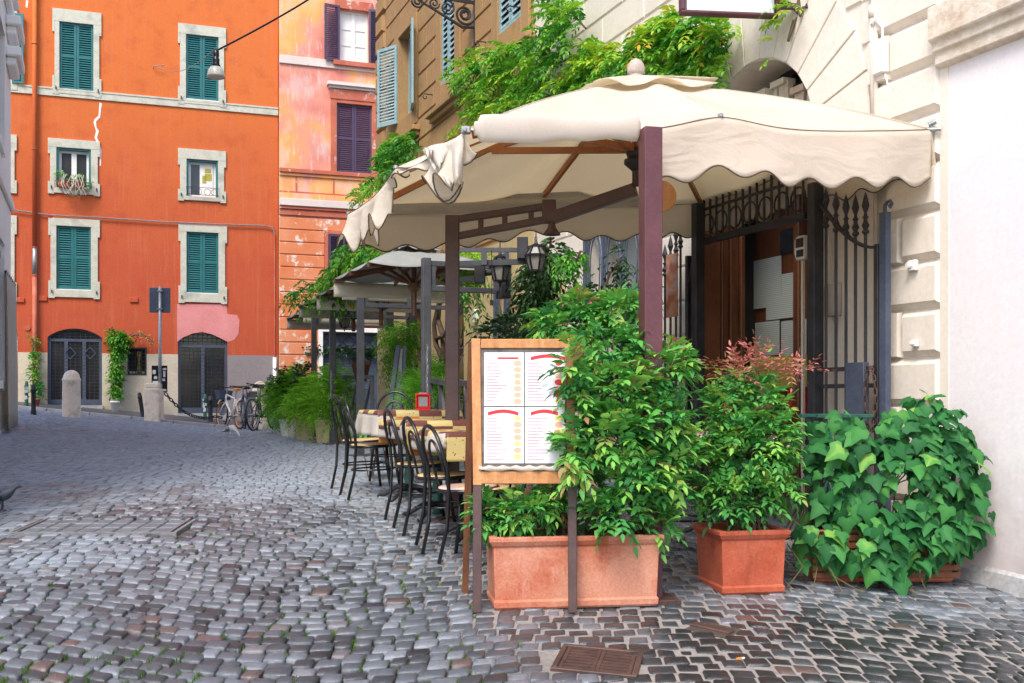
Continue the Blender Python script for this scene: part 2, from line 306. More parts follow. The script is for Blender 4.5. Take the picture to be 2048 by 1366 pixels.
# ================================================================ setting: ground
def cobble_mat():
    m, n, b = mat('wet_basalt_setts'); a = N(n, 'ShaderNodeAttribute'); a.attribute_name = 'tone'
    r = ramp(n, [(0, (.018,.021,.025)), (.22, (.040,.047,.056)), (.5, (.122,.142,.168)), (.78, (.20,.228,.262)), (.86, (.090,.065,.062)), (1, (.12,.080,.072))]); lk(n, a.outputs['Fac'], r.inputs[0])
    f = noise(n, 45, 6, .7); c = mix(n, .5, r.outputs[0], f.outputs[0], 'OVERLAY')
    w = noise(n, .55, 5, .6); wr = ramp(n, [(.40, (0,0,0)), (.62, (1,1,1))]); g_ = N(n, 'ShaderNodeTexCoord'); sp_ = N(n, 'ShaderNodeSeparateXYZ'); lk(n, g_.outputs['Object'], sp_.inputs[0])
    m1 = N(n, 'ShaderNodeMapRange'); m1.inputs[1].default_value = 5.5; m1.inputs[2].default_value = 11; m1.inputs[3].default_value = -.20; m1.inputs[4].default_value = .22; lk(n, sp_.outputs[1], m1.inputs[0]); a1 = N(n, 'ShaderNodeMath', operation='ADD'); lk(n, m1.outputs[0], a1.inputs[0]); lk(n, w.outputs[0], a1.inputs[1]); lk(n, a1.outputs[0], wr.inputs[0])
    c = mix(n, wr.outputs[0], c, mix(n, .6, c, (.34,.395,.46))); lk(n, c, b.inputs['Base Color'])  # farther, drier stones mixed toward pale blue: sky reflection painted into the colour
    f2 = noise(n, 11, 5, .6); ad = N(n, 'ShaderNodeMath', operation='MULTIPLY_ADD'); lk(n, f2.outputs[0], ad.inputs[0]); ad.inputs[1].default_value = .30; 
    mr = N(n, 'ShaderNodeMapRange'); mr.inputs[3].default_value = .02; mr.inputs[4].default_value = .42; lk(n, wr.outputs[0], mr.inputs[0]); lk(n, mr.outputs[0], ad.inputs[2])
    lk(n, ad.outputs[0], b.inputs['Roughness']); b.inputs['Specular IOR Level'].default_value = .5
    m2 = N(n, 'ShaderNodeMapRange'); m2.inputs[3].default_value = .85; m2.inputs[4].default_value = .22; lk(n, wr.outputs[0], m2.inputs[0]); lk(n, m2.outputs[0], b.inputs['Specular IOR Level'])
    f5 = noise(n, 17, 6, .75); k9 = bump(n, b, f.outputs[0], .005, .7); k8 = N(n, 'ShaderNodeBump'); k8.inputs['Distance'].default_value = .012; k8.inputs['Strength'].default_value = .7; lk(n, f5.outputs[0], k8.inputs['Height']); lk(n, k8.outputs[0], k9.inputs['Normal']); return m
M['cobble'] = cobble_mat()
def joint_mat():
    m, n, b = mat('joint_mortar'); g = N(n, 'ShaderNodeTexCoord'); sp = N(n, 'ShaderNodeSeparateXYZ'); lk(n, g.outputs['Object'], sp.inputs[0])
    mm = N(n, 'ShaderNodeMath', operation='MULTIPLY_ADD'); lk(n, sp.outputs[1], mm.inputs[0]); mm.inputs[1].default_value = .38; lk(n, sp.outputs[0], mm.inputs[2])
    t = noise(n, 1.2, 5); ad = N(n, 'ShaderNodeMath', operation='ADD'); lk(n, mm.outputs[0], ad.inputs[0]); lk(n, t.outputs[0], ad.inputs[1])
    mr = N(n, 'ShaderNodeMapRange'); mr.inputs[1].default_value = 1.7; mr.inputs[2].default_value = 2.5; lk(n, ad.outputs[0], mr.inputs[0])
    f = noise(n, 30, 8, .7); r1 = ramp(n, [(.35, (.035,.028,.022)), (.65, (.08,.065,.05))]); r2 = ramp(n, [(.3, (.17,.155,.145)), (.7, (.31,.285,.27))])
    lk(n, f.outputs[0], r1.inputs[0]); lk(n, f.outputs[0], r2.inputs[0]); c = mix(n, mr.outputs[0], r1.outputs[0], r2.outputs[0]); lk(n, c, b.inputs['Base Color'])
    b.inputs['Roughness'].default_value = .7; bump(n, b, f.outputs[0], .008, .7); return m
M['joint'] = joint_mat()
def npmesh(name, v, faces, mt, tone=None, smooth=False, parent=None):   # faces: list of int arrays (n,k)
    me = bpy.data.meshes.new(name); me.vertices.add(len(v)); me.vertices.foreach_set('co', np.asarray(v, np.float32).ravel())
    tot = np.concatenate([np.full(len(f), f.shape[1]) for f in faces]); idx = np.concatenate([f.ravel() for f in faces]).astype(np.int32)
    me.loops.add(len(idx)); me.loops.foreach_set('vertex_index', idx); me.polygons.add(len(tot))
    me.polygons.foreach_set('loop_start', np.concatenate([[0], np.cumsum(tot)[:-1]]).astype(np.int32)); me.polygons.foreach_set('loop_total', tot.astype(np.int32))
    if smooth: me.polygons.foreach_set('use_smooth', np.ones(len(tot), bool))
    me.materials.append(mt); me.update(calc_edges=True)
    if tone is not None: a = me.attributes.new('tone', 'FLOAT', 'POINT'); a.data.foreach_set('value', np.asarray(tone, np.float32))
    me.validate(); o = bpy.data.objects.new(name, me); C.objects.link(o)
    if parent: o.parent = parent
    return o
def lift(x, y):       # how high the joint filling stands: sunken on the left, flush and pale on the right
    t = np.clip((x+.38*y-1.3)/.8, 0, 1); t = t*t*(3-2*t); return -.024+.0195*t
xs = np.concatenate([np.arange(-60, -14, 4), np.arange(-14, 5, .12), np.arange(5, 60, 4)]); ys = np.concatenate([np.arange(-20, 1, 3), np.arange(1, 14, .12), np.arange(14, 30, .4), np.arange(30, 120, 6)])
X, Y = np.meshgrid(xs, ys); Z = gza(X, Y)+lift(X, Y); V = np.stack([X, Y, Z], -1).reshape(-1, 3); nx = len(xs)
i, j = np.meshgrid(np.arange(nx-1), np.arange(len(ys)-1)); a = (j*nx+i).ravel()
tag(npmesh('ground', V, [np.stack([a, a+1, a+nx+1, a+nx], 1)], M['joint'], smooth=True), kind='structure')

grate_c = GP(1197, 1322); strip_c = GP(1422, 1258); cover_c = GP(212, 1052)
def cobbles():
    st = []
    b = 3.3; row = 0
    while b < 24.2:
        pitch = .102+.012*rng.random(); half = .5*b+2.2; a = -half-.6+rng.random()*.1
        while a < half:
            w = .106*(1+.22*rng.standard_normal()*.6); w = min(max(w, .075), .15)
            ca = a+w/2; x = ca+.03*math.sin(b*2.1+ca); warp = .20*math.sin(ca*1.55+.25*math.sin(b))+.09*math.sin(ca*3.3+b*.5)
            y = b+warp+.008*rng.standard_normal(); sl = .20*1.55*math.cos(ca*1.55)
            st.append((x, y, w*.5, pitch*.5, math.atan(sl)+.04*rng.standard_normal()))
            a += w
        b += pitch; row += 1
    s = np.array(st); x, y = s[:,0], s[:,1]
    wallx = 5.48-.402*y-.02; left = np.where(y > 16.8, -9.07+.402*(19-y), -1e3)
    kerb = 23.4+.351*(x+9)*.35
    keep = (x < wallx) & (x > left-.1) & (y < kerb) & (np.abs(x) < .5*y+1.0)
    for c, hw, hd in ((grate_c, .21, .20), (strip_c, .13, .10), (cover_c, .62, .26)):
        keep &= ~((np.abs(x-c.x) < hw) & (np.abs(y-c.y) < hd))
    return s[keep]
s = cobbles(); n = len(s); ang = s[:,4]
base = np.array([(-1,-.80),(-.84,-1),(.84,-1),(1,-.80),(1,.80),(.84,1),(-.84,1),(-1,.80)])
gap = np.where(s[:,0]+.38*s[:,1] > 1.9, .011, .0085)*rng.uniform(.6, 1.5, n)
tilt = rng.normal(0, .022, (n, 2)); hgt = rng.normal(0, .0028, n)
near = np.clip((7.5-s[:,1])/3, 0, 1); bul = .002+.0035*near
rings = [(1.0, -.03), (.99, -.005), (.92, .0), (.5, .6)]
verts = np.zeros((n, 33, 3))
jit = 1+rng.normal(0, .045, (n, 8, 2))
for k, (rr, zz) in enumerate(rings):
    L = base[None]*jit*rr; hx = (s[:,2]-gap*.5)[:,None]; hy = (s[:,3]-gap*.5)[:,None]
    lx, ly = L[...,0]*hx, L[...,1]*hy; ca, sa = np.cos(ang)[:,None], np.sin(ang)[:,None]
    X = s[:,0][:,None]+lx+ly*sa*.15; Y = s[:,1][:,None]+ly+lx*np.tan(ang)[:,None]
    dz = (np.full(n, zz) if k < 3 else bul*.8)[:,None]; 
    Z = gza(X, Y)+dz+(tilt[:,:1]*lx+tilt[:,1:]*ly)+hgt[:,None]; verts[:,k*8:(k+1)*8] = np.stack([X, Y, Z], -1)
verts[:,32,0] = s[:,0]; verts[:,32,1] = s[:,1]; verts[:,32,2] = gza(s[:,0], s[:,1])+bul+hgt
fq = []; 
for k in range(3):
    for j in range(8): fq.append((k*8+j, k*8+(j+1)%8, (k+1)*8+(j+1)%8, (k+1)*8+j))
ft = [(24+j, 24+(j+1)%8, 32) for j in range(8)]
off = (np.arange(n)*33)[:,None,None]
fq = (np.array(fq)[None]+off).reshape(-1, 4); ft = (np.array(ft)[None]+off).reshape(-1, 3)
patch = np.sin(s[:,0]*1.3+.7)*np.sin(s[:,1]*1.1)
wet = np.clip(np.clip((s[:,0]-.1)/.8, 0, 1)*np.clip((5.75-s[:,1])/.5, 0, 1)+.42*np.clip((5.9-s[:,1])/.9, 0, 1)*(.6+.4*np.sin(s[:,0]*2.1+s[:,1])), 0, 1.1)
tone = np.clip(rng.normal(.44, .17, n)-.46*wet, 0, .75); red = rng.random(n) < .02+.09*((patch > .45) & (s[:,1] < 8)); tone[red] = rng.uniform(.80, .92, red.sum())
tag(npmesh('cobblestone_street', verts.reshape(-1, 3), [fq, ft], M['cobble'], np.repeat(tone, 33), smooth=True), kind='structure')
# asphalt lane along the orange house with a low kerb
ax = np.arange(-22, 10, .5); V = []
for x in ax:
    yk = 23.4+.351*(x+9)*.35
    for t in range(5):
        yy = yk+.12+(9)*t/4; V.append((x, yy, gz(x, yy)+.03))
V = np.array(V); k = len(ax); i, j = np.meshgrid(np.arange(4), np.arange(k-1)); a = (j*5+i).ravel()
tag(npmesh('road', V, [np.stack([a, a+5, a+6, a+1], 1)], M['asphalt'], smooth=True), kind='structure')
mb = MB()
for x0 in np.arange(-22, 0, .9):
    y0 = 23.4+.351*(x0+9)*.35; x1 = x0+.885; y1 = 23.4+.351*(x1+9)*.35
    mb.bar((x0, y0+.06, gz(x0, y0)-.02), (x1, y1+.06, gz(x1, y1)-.02), .14, .16)
tag(mb.build('kerb', M['kerb'], bevel=.01), kind='structure')
# grass in the joints
def tufts():
    V = []; T = []
    for _ in range(380):
        px = random.uniform(-30, 1050); py = 1366-random.random()**1.6*330; p = GP(px, py)
        if p.x+.38*p.y > 2.1: continue
        if random.random() < .25 or math.sin(p.x*2.3)*math.sin(p.y*1.7+1) > .05:
            k = s[np.argmin((s[:,0]-p.x)**2+(s[:,1]-p.y)**2)]
            if abs(k[0]-p.x) > .2: continue
            cx = k[0]+k[2]*random.choice((-1, 1)); cy = k[1]+k[3]*random.uniform(-.9, .9)
            for b in range(random.randint(7, 18)):
                bx, by = cx+random.gauss(0, .007), cy+random.gauss(0, .016); a = random.uniform(0, 6.28); h = random.uniform(.008, .024); w = .0028
                z = gz(bx, by)-.015; V += [(bx-w*math.cos(a), by-w*math.sin(a), z), (bx+w*math.cos(a), by+w*math.sin(a), z), (bx+random.gauss(0,.008), by+random.gauss(0,.008), z+h+.012)]; T += [random.random()]*3
    V = np.array(V); f = np.arange(len(V)).reshape(-1, 3); return V, f, T
M['grass'] = leafmat('joint_grass', [(0, (.035,.10,.012)), (1, (.12,.22,.03))])
V, f_, T = tufts()
tag(npmesh('grass', V, [f_], M['grass'], T), 'sparse green grass tufts sprouting in the cobble joints', 'grass', kind='stuff')
# manhole bits
def ground_thing(name, label, cat, c, rz=0): 
    t = thing(name, label, cat, (c.x, c.y, c.z+.004), rz); e = .1; nrm = Vector((-(gz(c.x+e, c.y)-gz(c.x-e, c.y))/(2*e), -(gz(c.x, c.y+e)-gz(c.x, c.y-e))/(2*e), 1)).normalized()
    t.rotation_euler = (Vector((0,0,1)).rotation_difference(nrm).to_matrix()@Matrix.Rotation(rz, 3, 'Z')).to_euler(); return t
t = ground_thing('drain_grate', 'brown cast iron drain grate with two columns of slots in the foreground', 'drain grate', grate_c, R(-12))
mb = MB(); mb.box(-.19,.19,-.18,-.155,-.03,.006).box(-.19,.19,.155,.18,-.03,.006).box(-.19,-.165,-.155,.155,-.03,.006).box(.165,.19,-.155,.155,-.03,.006).build('frame', M['castiron'], t, bevel=.003)
mb = MB()
for cx in (-.081, .081):
    mb.box(cx-.080,cx-.062,-.153,.153,-.02,.003).box(cx+.062,cx+.080,-.153,.153,-.02,.003)
    for k in range(8): y = -.15+k*.0405; mb.box(cx-.061,cx+.061,y,y+.024,-.02,.002)
mb.build('grille', M['castiron'], t); MB().box(-.16,.16,-.15,.15,-.06,-.045).build('sump', M['blackroom'], t)
t = ground_thing('metal_plate', 'narrow rusty iron strip set in a pale mortar patch among cobbles', 'ground plate', strip_c, R(-38))
MB().prism([(-.13,-.02),(-.10,-.004),(.12,-.003),(.14,-.02)], -.09, .10).build('mortar_bed', M['joint'], t); MB().box(-.105,.115,-.03,.03,-.02,.009).build('plate', M['castiron'], t, bevel=.003)
t = ground_thing('access_cover', 'flat cobble filled access cover edged with grey steel rails', 'access cover', cover_c, 0)
mb = MB(); mb.box(-.60,-.575,-.24,.24,-.03,.004).box(.575,.60,-.24,.24,-.03,.004).box(-.56,-.545,-.24,.24,-.03,.004).box(.535,.55,-.24,.24,-.03,.004).box(-.6,.6,-.255,-.243,-.03,.003)
mb.box(-.30,-.285,-.24,.1,-.03,.003).box(-.285,-.1,.09,.1,-.03,.003); mb.build('rail', M['steel'], t)
mb = MB()
for k in range(8):
    for q in range(3): x = -.53+k*.134; y = -.235+q*.155; mb.box(x, x+.125, y, y+.145, -.03, .0+random.uniform(-.002,.002))
mb.build('infill', M['settflat'], t, bevel=.008)
# ================================================================ far buildings
def louvre_leaf(x0, x1, z0, z1, y, rails=2, t=.035, pitch=.055, fr=.055, yd=1):
    """frame with slats in the x,z plane; returns one mesh builder"""
    mb = MB(); mb.box(x0, x0+fr, y-t/2, y+t/2, z0, z1).box(x1-fr, x1, y-t/2, y+t/2, z0, z1)
    zs = [z0+(z1-z0)*i/rails for i in range(rails+1)]
    for i, z in enumerate(zs):
        a = z if i == 0 else (z-fr if i == rails else z-fr/2); mb.box(x0+fr, x1-fr, y-t/2, y+t/2, a, a+fr)
    for i in range(rails):
        a, b = zs[i]+fr*(1 if i == 0 else .5), zs[i+1]-fr*(1 if i == rails-1 else .5); k = max(2, int((b-a)/pitch))
        for q in range(k):
            z = a+(b-a)*(q+.5)/k; mb.add([(x0+fr,y-t*.45*yd,z+pitch*.42),(x1-fr,y-t*.45*yd,z+pitch*.42),(x1-fr,y+t*.45*yd,z-pitch*.28),(x0+fr,y+t*.45*yd,z-pitch*.28),
                (x0+fr,y-t*.45*yd,z+pitch*.27),(x1-fr,y-t*.45*yd,z+pitch*.27),(x1-fr,y+t*.45*yd,z-pitch*.43),(x0+fr,y+t*.45*yd,z-pitch*.43)],
                [(0,1,2,3),(7,6,5,4),(0,4,5,1),(3,2,6,7)])
    return mb
def surround(o, s, y0=0, y1=.045, ears=.05):   # moulded frame: opening rect, outer rect
    a, b, c, d = o; A, B, Cc, D = s; mb = MB(); e = ears; h = (D-Cc)*.16
    mb.box(A+e, a, y0, y1, c, d).box(b, B-e, y0, y1, c, d).box(A, B, y0, y1+.003, d, D).box(A+e, B-e, y0, y1+.001, Cc, c)
    mb.box(A, A+e, y0, y1+.003, d-h*.8, d-.0005).box(B-e, B, y0, y1+.003, d-h*.8, d-.0005).box(A, A+e*.99, y0, y1+.001, Cc, Cc+h*1.3).box(B-e*.99, B, y0, y1+.001, Cc, Cc+h*1.3).box(A, A+e*3, y0, y1+.002, Cc-.03, Cc-.0005).box(B-e*3, B, y0, y1+.002, Cc-.03, Cc-.0005)
    return mb
def bars_grid(mb, x0, x1, z0, z1, y, nx, nz, w=.014, topfn=None):
    for i in range(1, nx):
        x = x0+(x1-x0)*i/nx; zt = topfn(x) if topfn else z1; mb.bar((x, y, z0), (x, y, zt), w, w)
    for j in range(1, nz):
        z = z0+(z1-z0)*j/nz; a, b = x0, x1
        if topfn:
            while topfn(a) < z and a < b: a += .02
            while topfn(b) < z and b > a: b -= .02
        if b > a: mb.bar((a, y+.003, z), (b, y+.003, z), w, w)
ob = thing('townhouse', 'orange plastered townhouse with green shutters at the end of the street', 'house', (OW.O.x, OW.O.y, 0), OW.rz)
def r(*a): return OW.rect(*a)
DB = (1, 1); BOT = .2
def yz(px, py): return OW.z(px, py)
def level(py_ref, px_ref=300): return OW.z(px_ref, py_ref)
XL, XR = OW.s(-40), OW.s(556)     # left end (large) and right end
xa, xb = XR, XL
wins = [((119,47,187,183), (105,22,203,190)), ((372,72,437,201), (356,52,452,210)),
        ((113,297,182,377), (96,280,200,388)), ((373,320,436,394), (356,300,452,402)),
        ((113,453,182,580), (97,438,200,595)), ((373,465,437,587), (357,450,454,605)),
        ((-26,25,24,165), (-40,5,35,176)), ((-20,285,22,370), (-40,268,34,383)), ((-20,446,22,583), (-40,430,34,600))]
holes = []
for o, s_ in wins: a = r(*o); holes.append((*a, 0))
d1 = r(95,657,204,812); d2 = r(356,662,455,830); dw = r(255,695,293,750); d3 = r(-10,660,36,806)
holes += [(d1[0], d1[1], BOT, d1[3], .22), (d2[0], d2[1], BOT, d2[3], .25), (*dw, 0), (d3[0], d3[1], BOT, d3[3], .1)]
mb = MB(); wallmesh(mb, xa, xb, BOT, 12.0, holes, .22); mb.box(xa, xb, -6, -.9, BOT, 12.0); mb.box(xa, xb, -.9, 0.0, 12.0, 12.01)
mb.box(xa-.0, xa+.03, -.9, -.003, BOT, 11.99); mb.build('wall', M['orange'], ob)
zd = yz(300, 708)
def dado(mtl, spans, name, label=None):
    mb = MB()
    for a, b in spans: mb.box(a, b, .0, .012, BOT, zd)
    o = mb.build(name, mtl, ob); 
    if label: o['label'] = label
cuts = sorted([xb, d3[1], d3[0], d1[1], d1[0], d2[1]], reverse=True)
for sp_ in ((d1[1], d3[0]), (dw[1], d1[0]), (d2[1], dw[0])): dado(M['dado'], [sp_], 'dado', 'cream painted base of the wall')
mb = MB(); mb.box(dw[0], dw[1], 0, .012, BOT, dw[2]); mb.build('dado', M['dado'], ob)
dado(M['greydado'], [(xa, d2[0])], 'dado', 'grey painted base of the wall')
zb0, zb1 = level(209), level(193)
mb = MB(); mb.box(xa, xb, .0, .035, zb0, zb1); mb.box(xa, xb, .035, .05, zb1-.04, zb1); mb.build('string_course', M['surround'], ob)
# pink repaint, pale crack repair
def opoly(pts, y0, y1, name, mt, label=None):
    q = [OW.sz(*p) for p in pts]; mb = MB().prism(q, y0, y1); o = mb.build(name, mt, ob)
    if label: o['label'] = label
opoly([(354,608),(452,608),(455,628),(474,630),(479,640),(477,668),(468,680),(456,684),(440,676),(425,669),(405,664),(385,667),(366,675),(354,684)], .002, .006, 'paint_patch', M['pinkpatch'], 'pink repainted patch above the arched door')
cr = [(199,205),(204,207),(202,218),(200,235),(192,243),(193,255),(198,262),(194,275),(199,287),(203,300),(202,330),(199,333),(200,305),(197,290),(189,276),(192,262),(187,245),(189,238),(197,232)]
opoly(cr, .002, .005, 'paint_patch', M['stonewhite'], 'white filler along a crack')
opoly([(52,0),(57,2),(55,16),(51,14)], .002, .005, 'paint_patch', M['stonewhite'])
# windows
def pane_window(root, o, depth=.14, open_=False, n=2, mt=None):
    a, b, c, d = o; mb = MB(); f = .05; y = -depth
    mb.box(a, b, y-.02, y+.02, c, c+f).box(a, b, y-.02, y+.02, d-f, d).box(a, a+f, y-.02, y+.02, c+f, d-f).box(b-f, b, y-.02, y+.02, c+f, d-f)
    m = (a+b)/2; mb.box(m-.035, m+.035, y-.015, y+.03, c+f, d-f); w = mb.build('window', mt or M['white'], root)
    MB().box(a+f, b-f, y-.012, y-.006, c+f, d-f).build('pane', M['glass'], w); return w
for k, (o, s_) in enumerate(wins):
    O, S = r(*o), r(*s_); w = surround(O, S).build('window_frame', M['surround'], ob, bevel=.004)
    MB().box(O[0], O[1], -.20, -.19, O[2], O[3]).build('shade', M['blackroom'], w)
    m = (O[0]+O[1])/2
    if k in (0, 1, 4, 5, 8):
        for x0, x1 in ((O[0], m-.004), (m+.004, O[1])):
            louvre_leaf(x0, x1, O[2]+.02, O[3], -.03, 2 if k in (0,1) else 2).build('shutter', M['teal'], w)
        MB().box(O[0]-.02, O[1]+.02, -.19, .03, O[2]-.03, O[2]+.015).build('sill', M['white'], w)
    elif k in (2, 3):
        t = .05; MB().box(O[0], O[0]+t, -.1, .01, O[2], O[3]).box(O[1]-t, O[1], -.1, .01, O[2], O[3]).box(O[0]+t, O[1]-t, -.1, .01, O[3]-t, O[3]).build('green_frame', M['teal'], w)
        I = (O[0]+t, O[1]-t, O[2], O[3]-t)
        for q, (x0, x1) in enumerate(((I[0], m), (m, I[1]))):
            mb = MB(); f = .06; mb.box(x0, x1, -.14, -.10, I[2], I[2]+f).box(x0, x1, -.14, -.10, I[3]-f, I[3]).box(x0, x0+f, -.14, -.10, I[2]+f, I[3]-f).box(x1-f, x1, -.14, -.10, I[2]+f, I[3]-f)
            sa = mb.build('sash', M['white'], w); 
            if k == 2 and q == 0 or k == 3 and q == 1: sa.rotation_euler = (0, 0, R(0))
        MB().box(I[0]+.06, I[1]-.06, -.128, -.122, I[2]+.06, I[3]-.06).build('pane', M['glass'], w)
        if k == 3:
            MB().box(I[0]+.07, m-.02, -.10, -.098, I[2]+.06, I[3]-.06).build('curtain', M['white'], w)
            mb = MB(); 
            for (x, z, ww, hh) in ((.12,.72,.16,.12),(.1,.5,.18,.18),(.24,.42,.1,.2)): mb.box(I[0]+x, I[0]+x+ww, -.097, -.094, I[2]+z*.9, I[2]+z*.9+hh)
            mb.build('drawing', M['yellowcloth'], w)
    else:
        pane_window(w, O)
        if k == 6:
            sh = louvre_leaf(0, (O[1]-O[0])/2, O[2], O[3], 0).build('shutter', M['teal'], w); sh.location = (O[0], .05, 0); sh.rotation_euler = (0, 0, R(170))
# shutter catches
mb = MB()
for o, s_ in wins[:6]:
    S = r(*s_)
    for x in (S[0]+.08, S[1]-.08): mb.box(x-.012, x+.012, .045, .09, S[2]+.10, S[2]+.17)
mb.build('shutter_catch', M['iron'], ob)
# doors
def grated_door(D, zb, rise, name, leaves, mt, topz):
    a, b, _, d = D; w = (b-a)/2; rr = (w*w+rise*rise)/(2*rise); zc = d-rr; m = (a+b)/2
    top = lambda x: zc+math.sqrt(max(0, rr*rr-(x-m)**2))-.01
    mb = MB(); f = .07; y = -.10
    mb.box(a, a+f, y-.03, y+.03, zb, d-rise).box(b-f, b, y-.03, y+.03, zb, d-rise).box(a+f, b-f, y-.03, y+.03, topz, topz+f).box(a+f, b-f, y-.03, y+.03, zb, zb+.14)
    for i in range(1, leaves): x = a+(b-a)*i/leaves; mb.box(x-f*.6, x+f*.6, y-.028, y+.028, zb+.14, topz)
    n = 14; arc = [(a+(b-a)*i/n, top(a+(b-a)*i/n)) for i in range(n+1)]
    for p, q in zip(arc, arc[1:]): mb.bar((p[0], y, p[1]-.01), (q[0], y, q[1]-.01), .05, .03)
    dr = mb.build('door', mt, ob); g = MB()
    bars_grid(g, a+f, b-f, zb+.14, topz, y+.02, 10, 17, .013); bars_grid(g, a+.02, b-.02, topz+f, d, y+.02, 10, 4, .013, lambda x: top(x)-.01)
    g.build('grille', M['iron'], dr); MB().box(a, b, y-.06, y-.05, zb, d).build('pane', M['glass'], dr)
    return dr
zt = yz(150, 683); D1 = (d1[0], d1[1], 0, d1[3]); z1 = yz(150, 810)
dr = grated_door(D1, z1, .22, 'door', 3, M['bluegrey'], zt)
for px in (140, 180):
    mb = MB(); x, z = OW.sz(px, 706)
    for a in range(4): p = [(x+.13*math.cos(R(90*a)), -.06, z+.15*math.sin(R(90*a))), (x+.13*math.cos(R(90*a+90)), -.06, z+.15*math.sin(R(90*a+90)))]; mb.bar(p[0], p[1], .03, .02)
    mb.build('diamond_ornament', M['bluegrey'], dr)
zt = yz(405, 695); D2 = (d2[0], d2[1], 0, d2[3]); z2 = yz(405, 826)
dr = grated_door(D2, z2, .25, 'door', 2, M['bluegrey'], zt)
mb = MB(); mb.box(d2[0]-.1, d2[1]+.1, .0, .10, z2-.5, z2-.005); mb.build('step', M['kerb'], ob)
MB().box(d1[0]-.02, d1[1]+.02, .0, .08, z1-.4, z1-.005).build('step', M['kerb'], ob)
# barred small window, left lattice door
w = MB(); f = .04; w.box(dw[0], dw[1], -.02, .025, dw[2], dw[2]+f).box(dw[0], dw[1], -.02, .025, dw[3]-f, dw[3]).box(dw[0], dw[0]+f, -.02, .025, dw[2]+f, dw[3]-f).box(dw[1]-f, dw[1], -.02, .025, dw[2]+f, dw[3]-f)
w = w.build('window_frame', M['iron'], ob); g = MB(); bars_grid(g, dw[0]+f, dw[1]-f, dw[2]+f, dw[3]-f, 0, 5, 6, .014); g.build('grille', M['iron'], w)
MB().box(dw[0], dw[1], -.15, -.14, dw[2], dw[3]).build('pane', M['blackroom'], w); m_ = (dw[0]*.45+dw[1]*.55)
MB().lathe([(.05,0),(.055,.1),(.03,.3),(.06,.5),(.05,.55)], (dw[0]*.6+dw[1]*.4, -.09, dw[2]+.05), 10).build('yellow_curtain', M['yellowcloth'], w, smooth=True)
MB().box(dw[0]+.05, dw[1]-.05, -.11, -.10, dw[2]+.04, dw[2]+.10).build('card', M['paper'], w)
z3 = yz(20, 806); mb = MB(); x0, x1 = d3[0]+.02, d3[1]
for k in range(10): z = z3+.75+k*(d3[3]-z3-.85)/9.4; mb.box(x0, x1, -.12, -.08, z, z+.05)
mb.box(x0, x0+.07, -.12, -.08, z3, d3[3]-.1).box(x0, x1, -.119, -.081, z3, z3+.7); dr = mb.build('door', M['white'], ob); dr['label'] = 'white glazed door with many small panes'
MB().box(x0, x1, -.14, -.13, z3, d3[3]).build('pane', M['glass'], dr)
# little fittings on the wall
def disc(px, py, rr, mt, name, t=.03):
    x, z = OW.sz(px, py); mb = MB(); mb.tube([(x, 0, z), (x, t, z)], rr, 14); return mb.build(name, mt, ob)
disc(55, 656, .065, M['terrared'], 'vent_cover'); disc(100, 432, .05, M['redplastic'], 'alarm_light', .06)
for px, py in ((40, 600), (268, 600), (86, 597)):
    x, z = OW.sz(px, py); MB().box(x-.1, x+.1, 0, .04, z-.06, z+.06).build('junction_cover', M['orange'], ob, bevel=.008)
x, z = OW.sz(316, 134); MB().tube([(x+.12, 0, z-.03), (x+.1, .10, z-.02), (x-.15, .12, z+.03)], .012, 6).build('wall_hook', M['steel'], ob)
x = OW.s(549); MB().tube([(x, .04, yz(549, 860)), (x, .04, yz(549, 715))], .05, 10).build('pipe', M['stonewhite'], ob, smooth=True)
MB().tube([(x, .04, yz(549, 715)), (x, .04, yz(549, 470)), (x+.05, .03, yz(549, 452))], .018, 6).build('pipe', M['terrared'], ob)
# downpipe
x = OW.s(70); t = thing('drainpipe', 'tall orange drainpipe with a rusty lower section left of the first windows', 'drainpipe', tuple(OW.w(x, .10, yz(70, 808))), OW.rz)
zz = lambda py: yz(70, py)-t.location.z
MB().tube([(0,0,zz(495)), (0,0,12)], .055, 12).build('upper_pipe', M['orange'], t, smooth=True)
MB().tube([(0,0,zz(550)), (0,0,zz(495))], .058, 12).build('metal_band', M['steel'], t, smooth=True)
MB().tube([(0,0,0), (0,0,zz(550))], .055, 12).build('lower_pipe', M['terrared'], t, smooth=True)
mb = MB()
for py in (90, 300, 496, 552, 690): mb.ring((0,0,zz(py)), (0,0,1), .06, .012, 14, 6).box(-.012,.012,-.10,-.05,zz(py)-.015,zz(py)+.015)
mb.build('bracket', M['terrared'], t)
# cable along the facade
pts = [OW.sz(p, q) for p, q in ((-30,416),(20,420),(100,431),(200,436),(320,444),(430,449),(530,452),(545,456),(549,470))]
o = MB().tube([OW.w(a, .06, b) for a, b in pts], .018, 6).build('wall_cable', M['steel'])
tag(o, 'thin grey cable running level across the orange house below the small windows', 'cable')

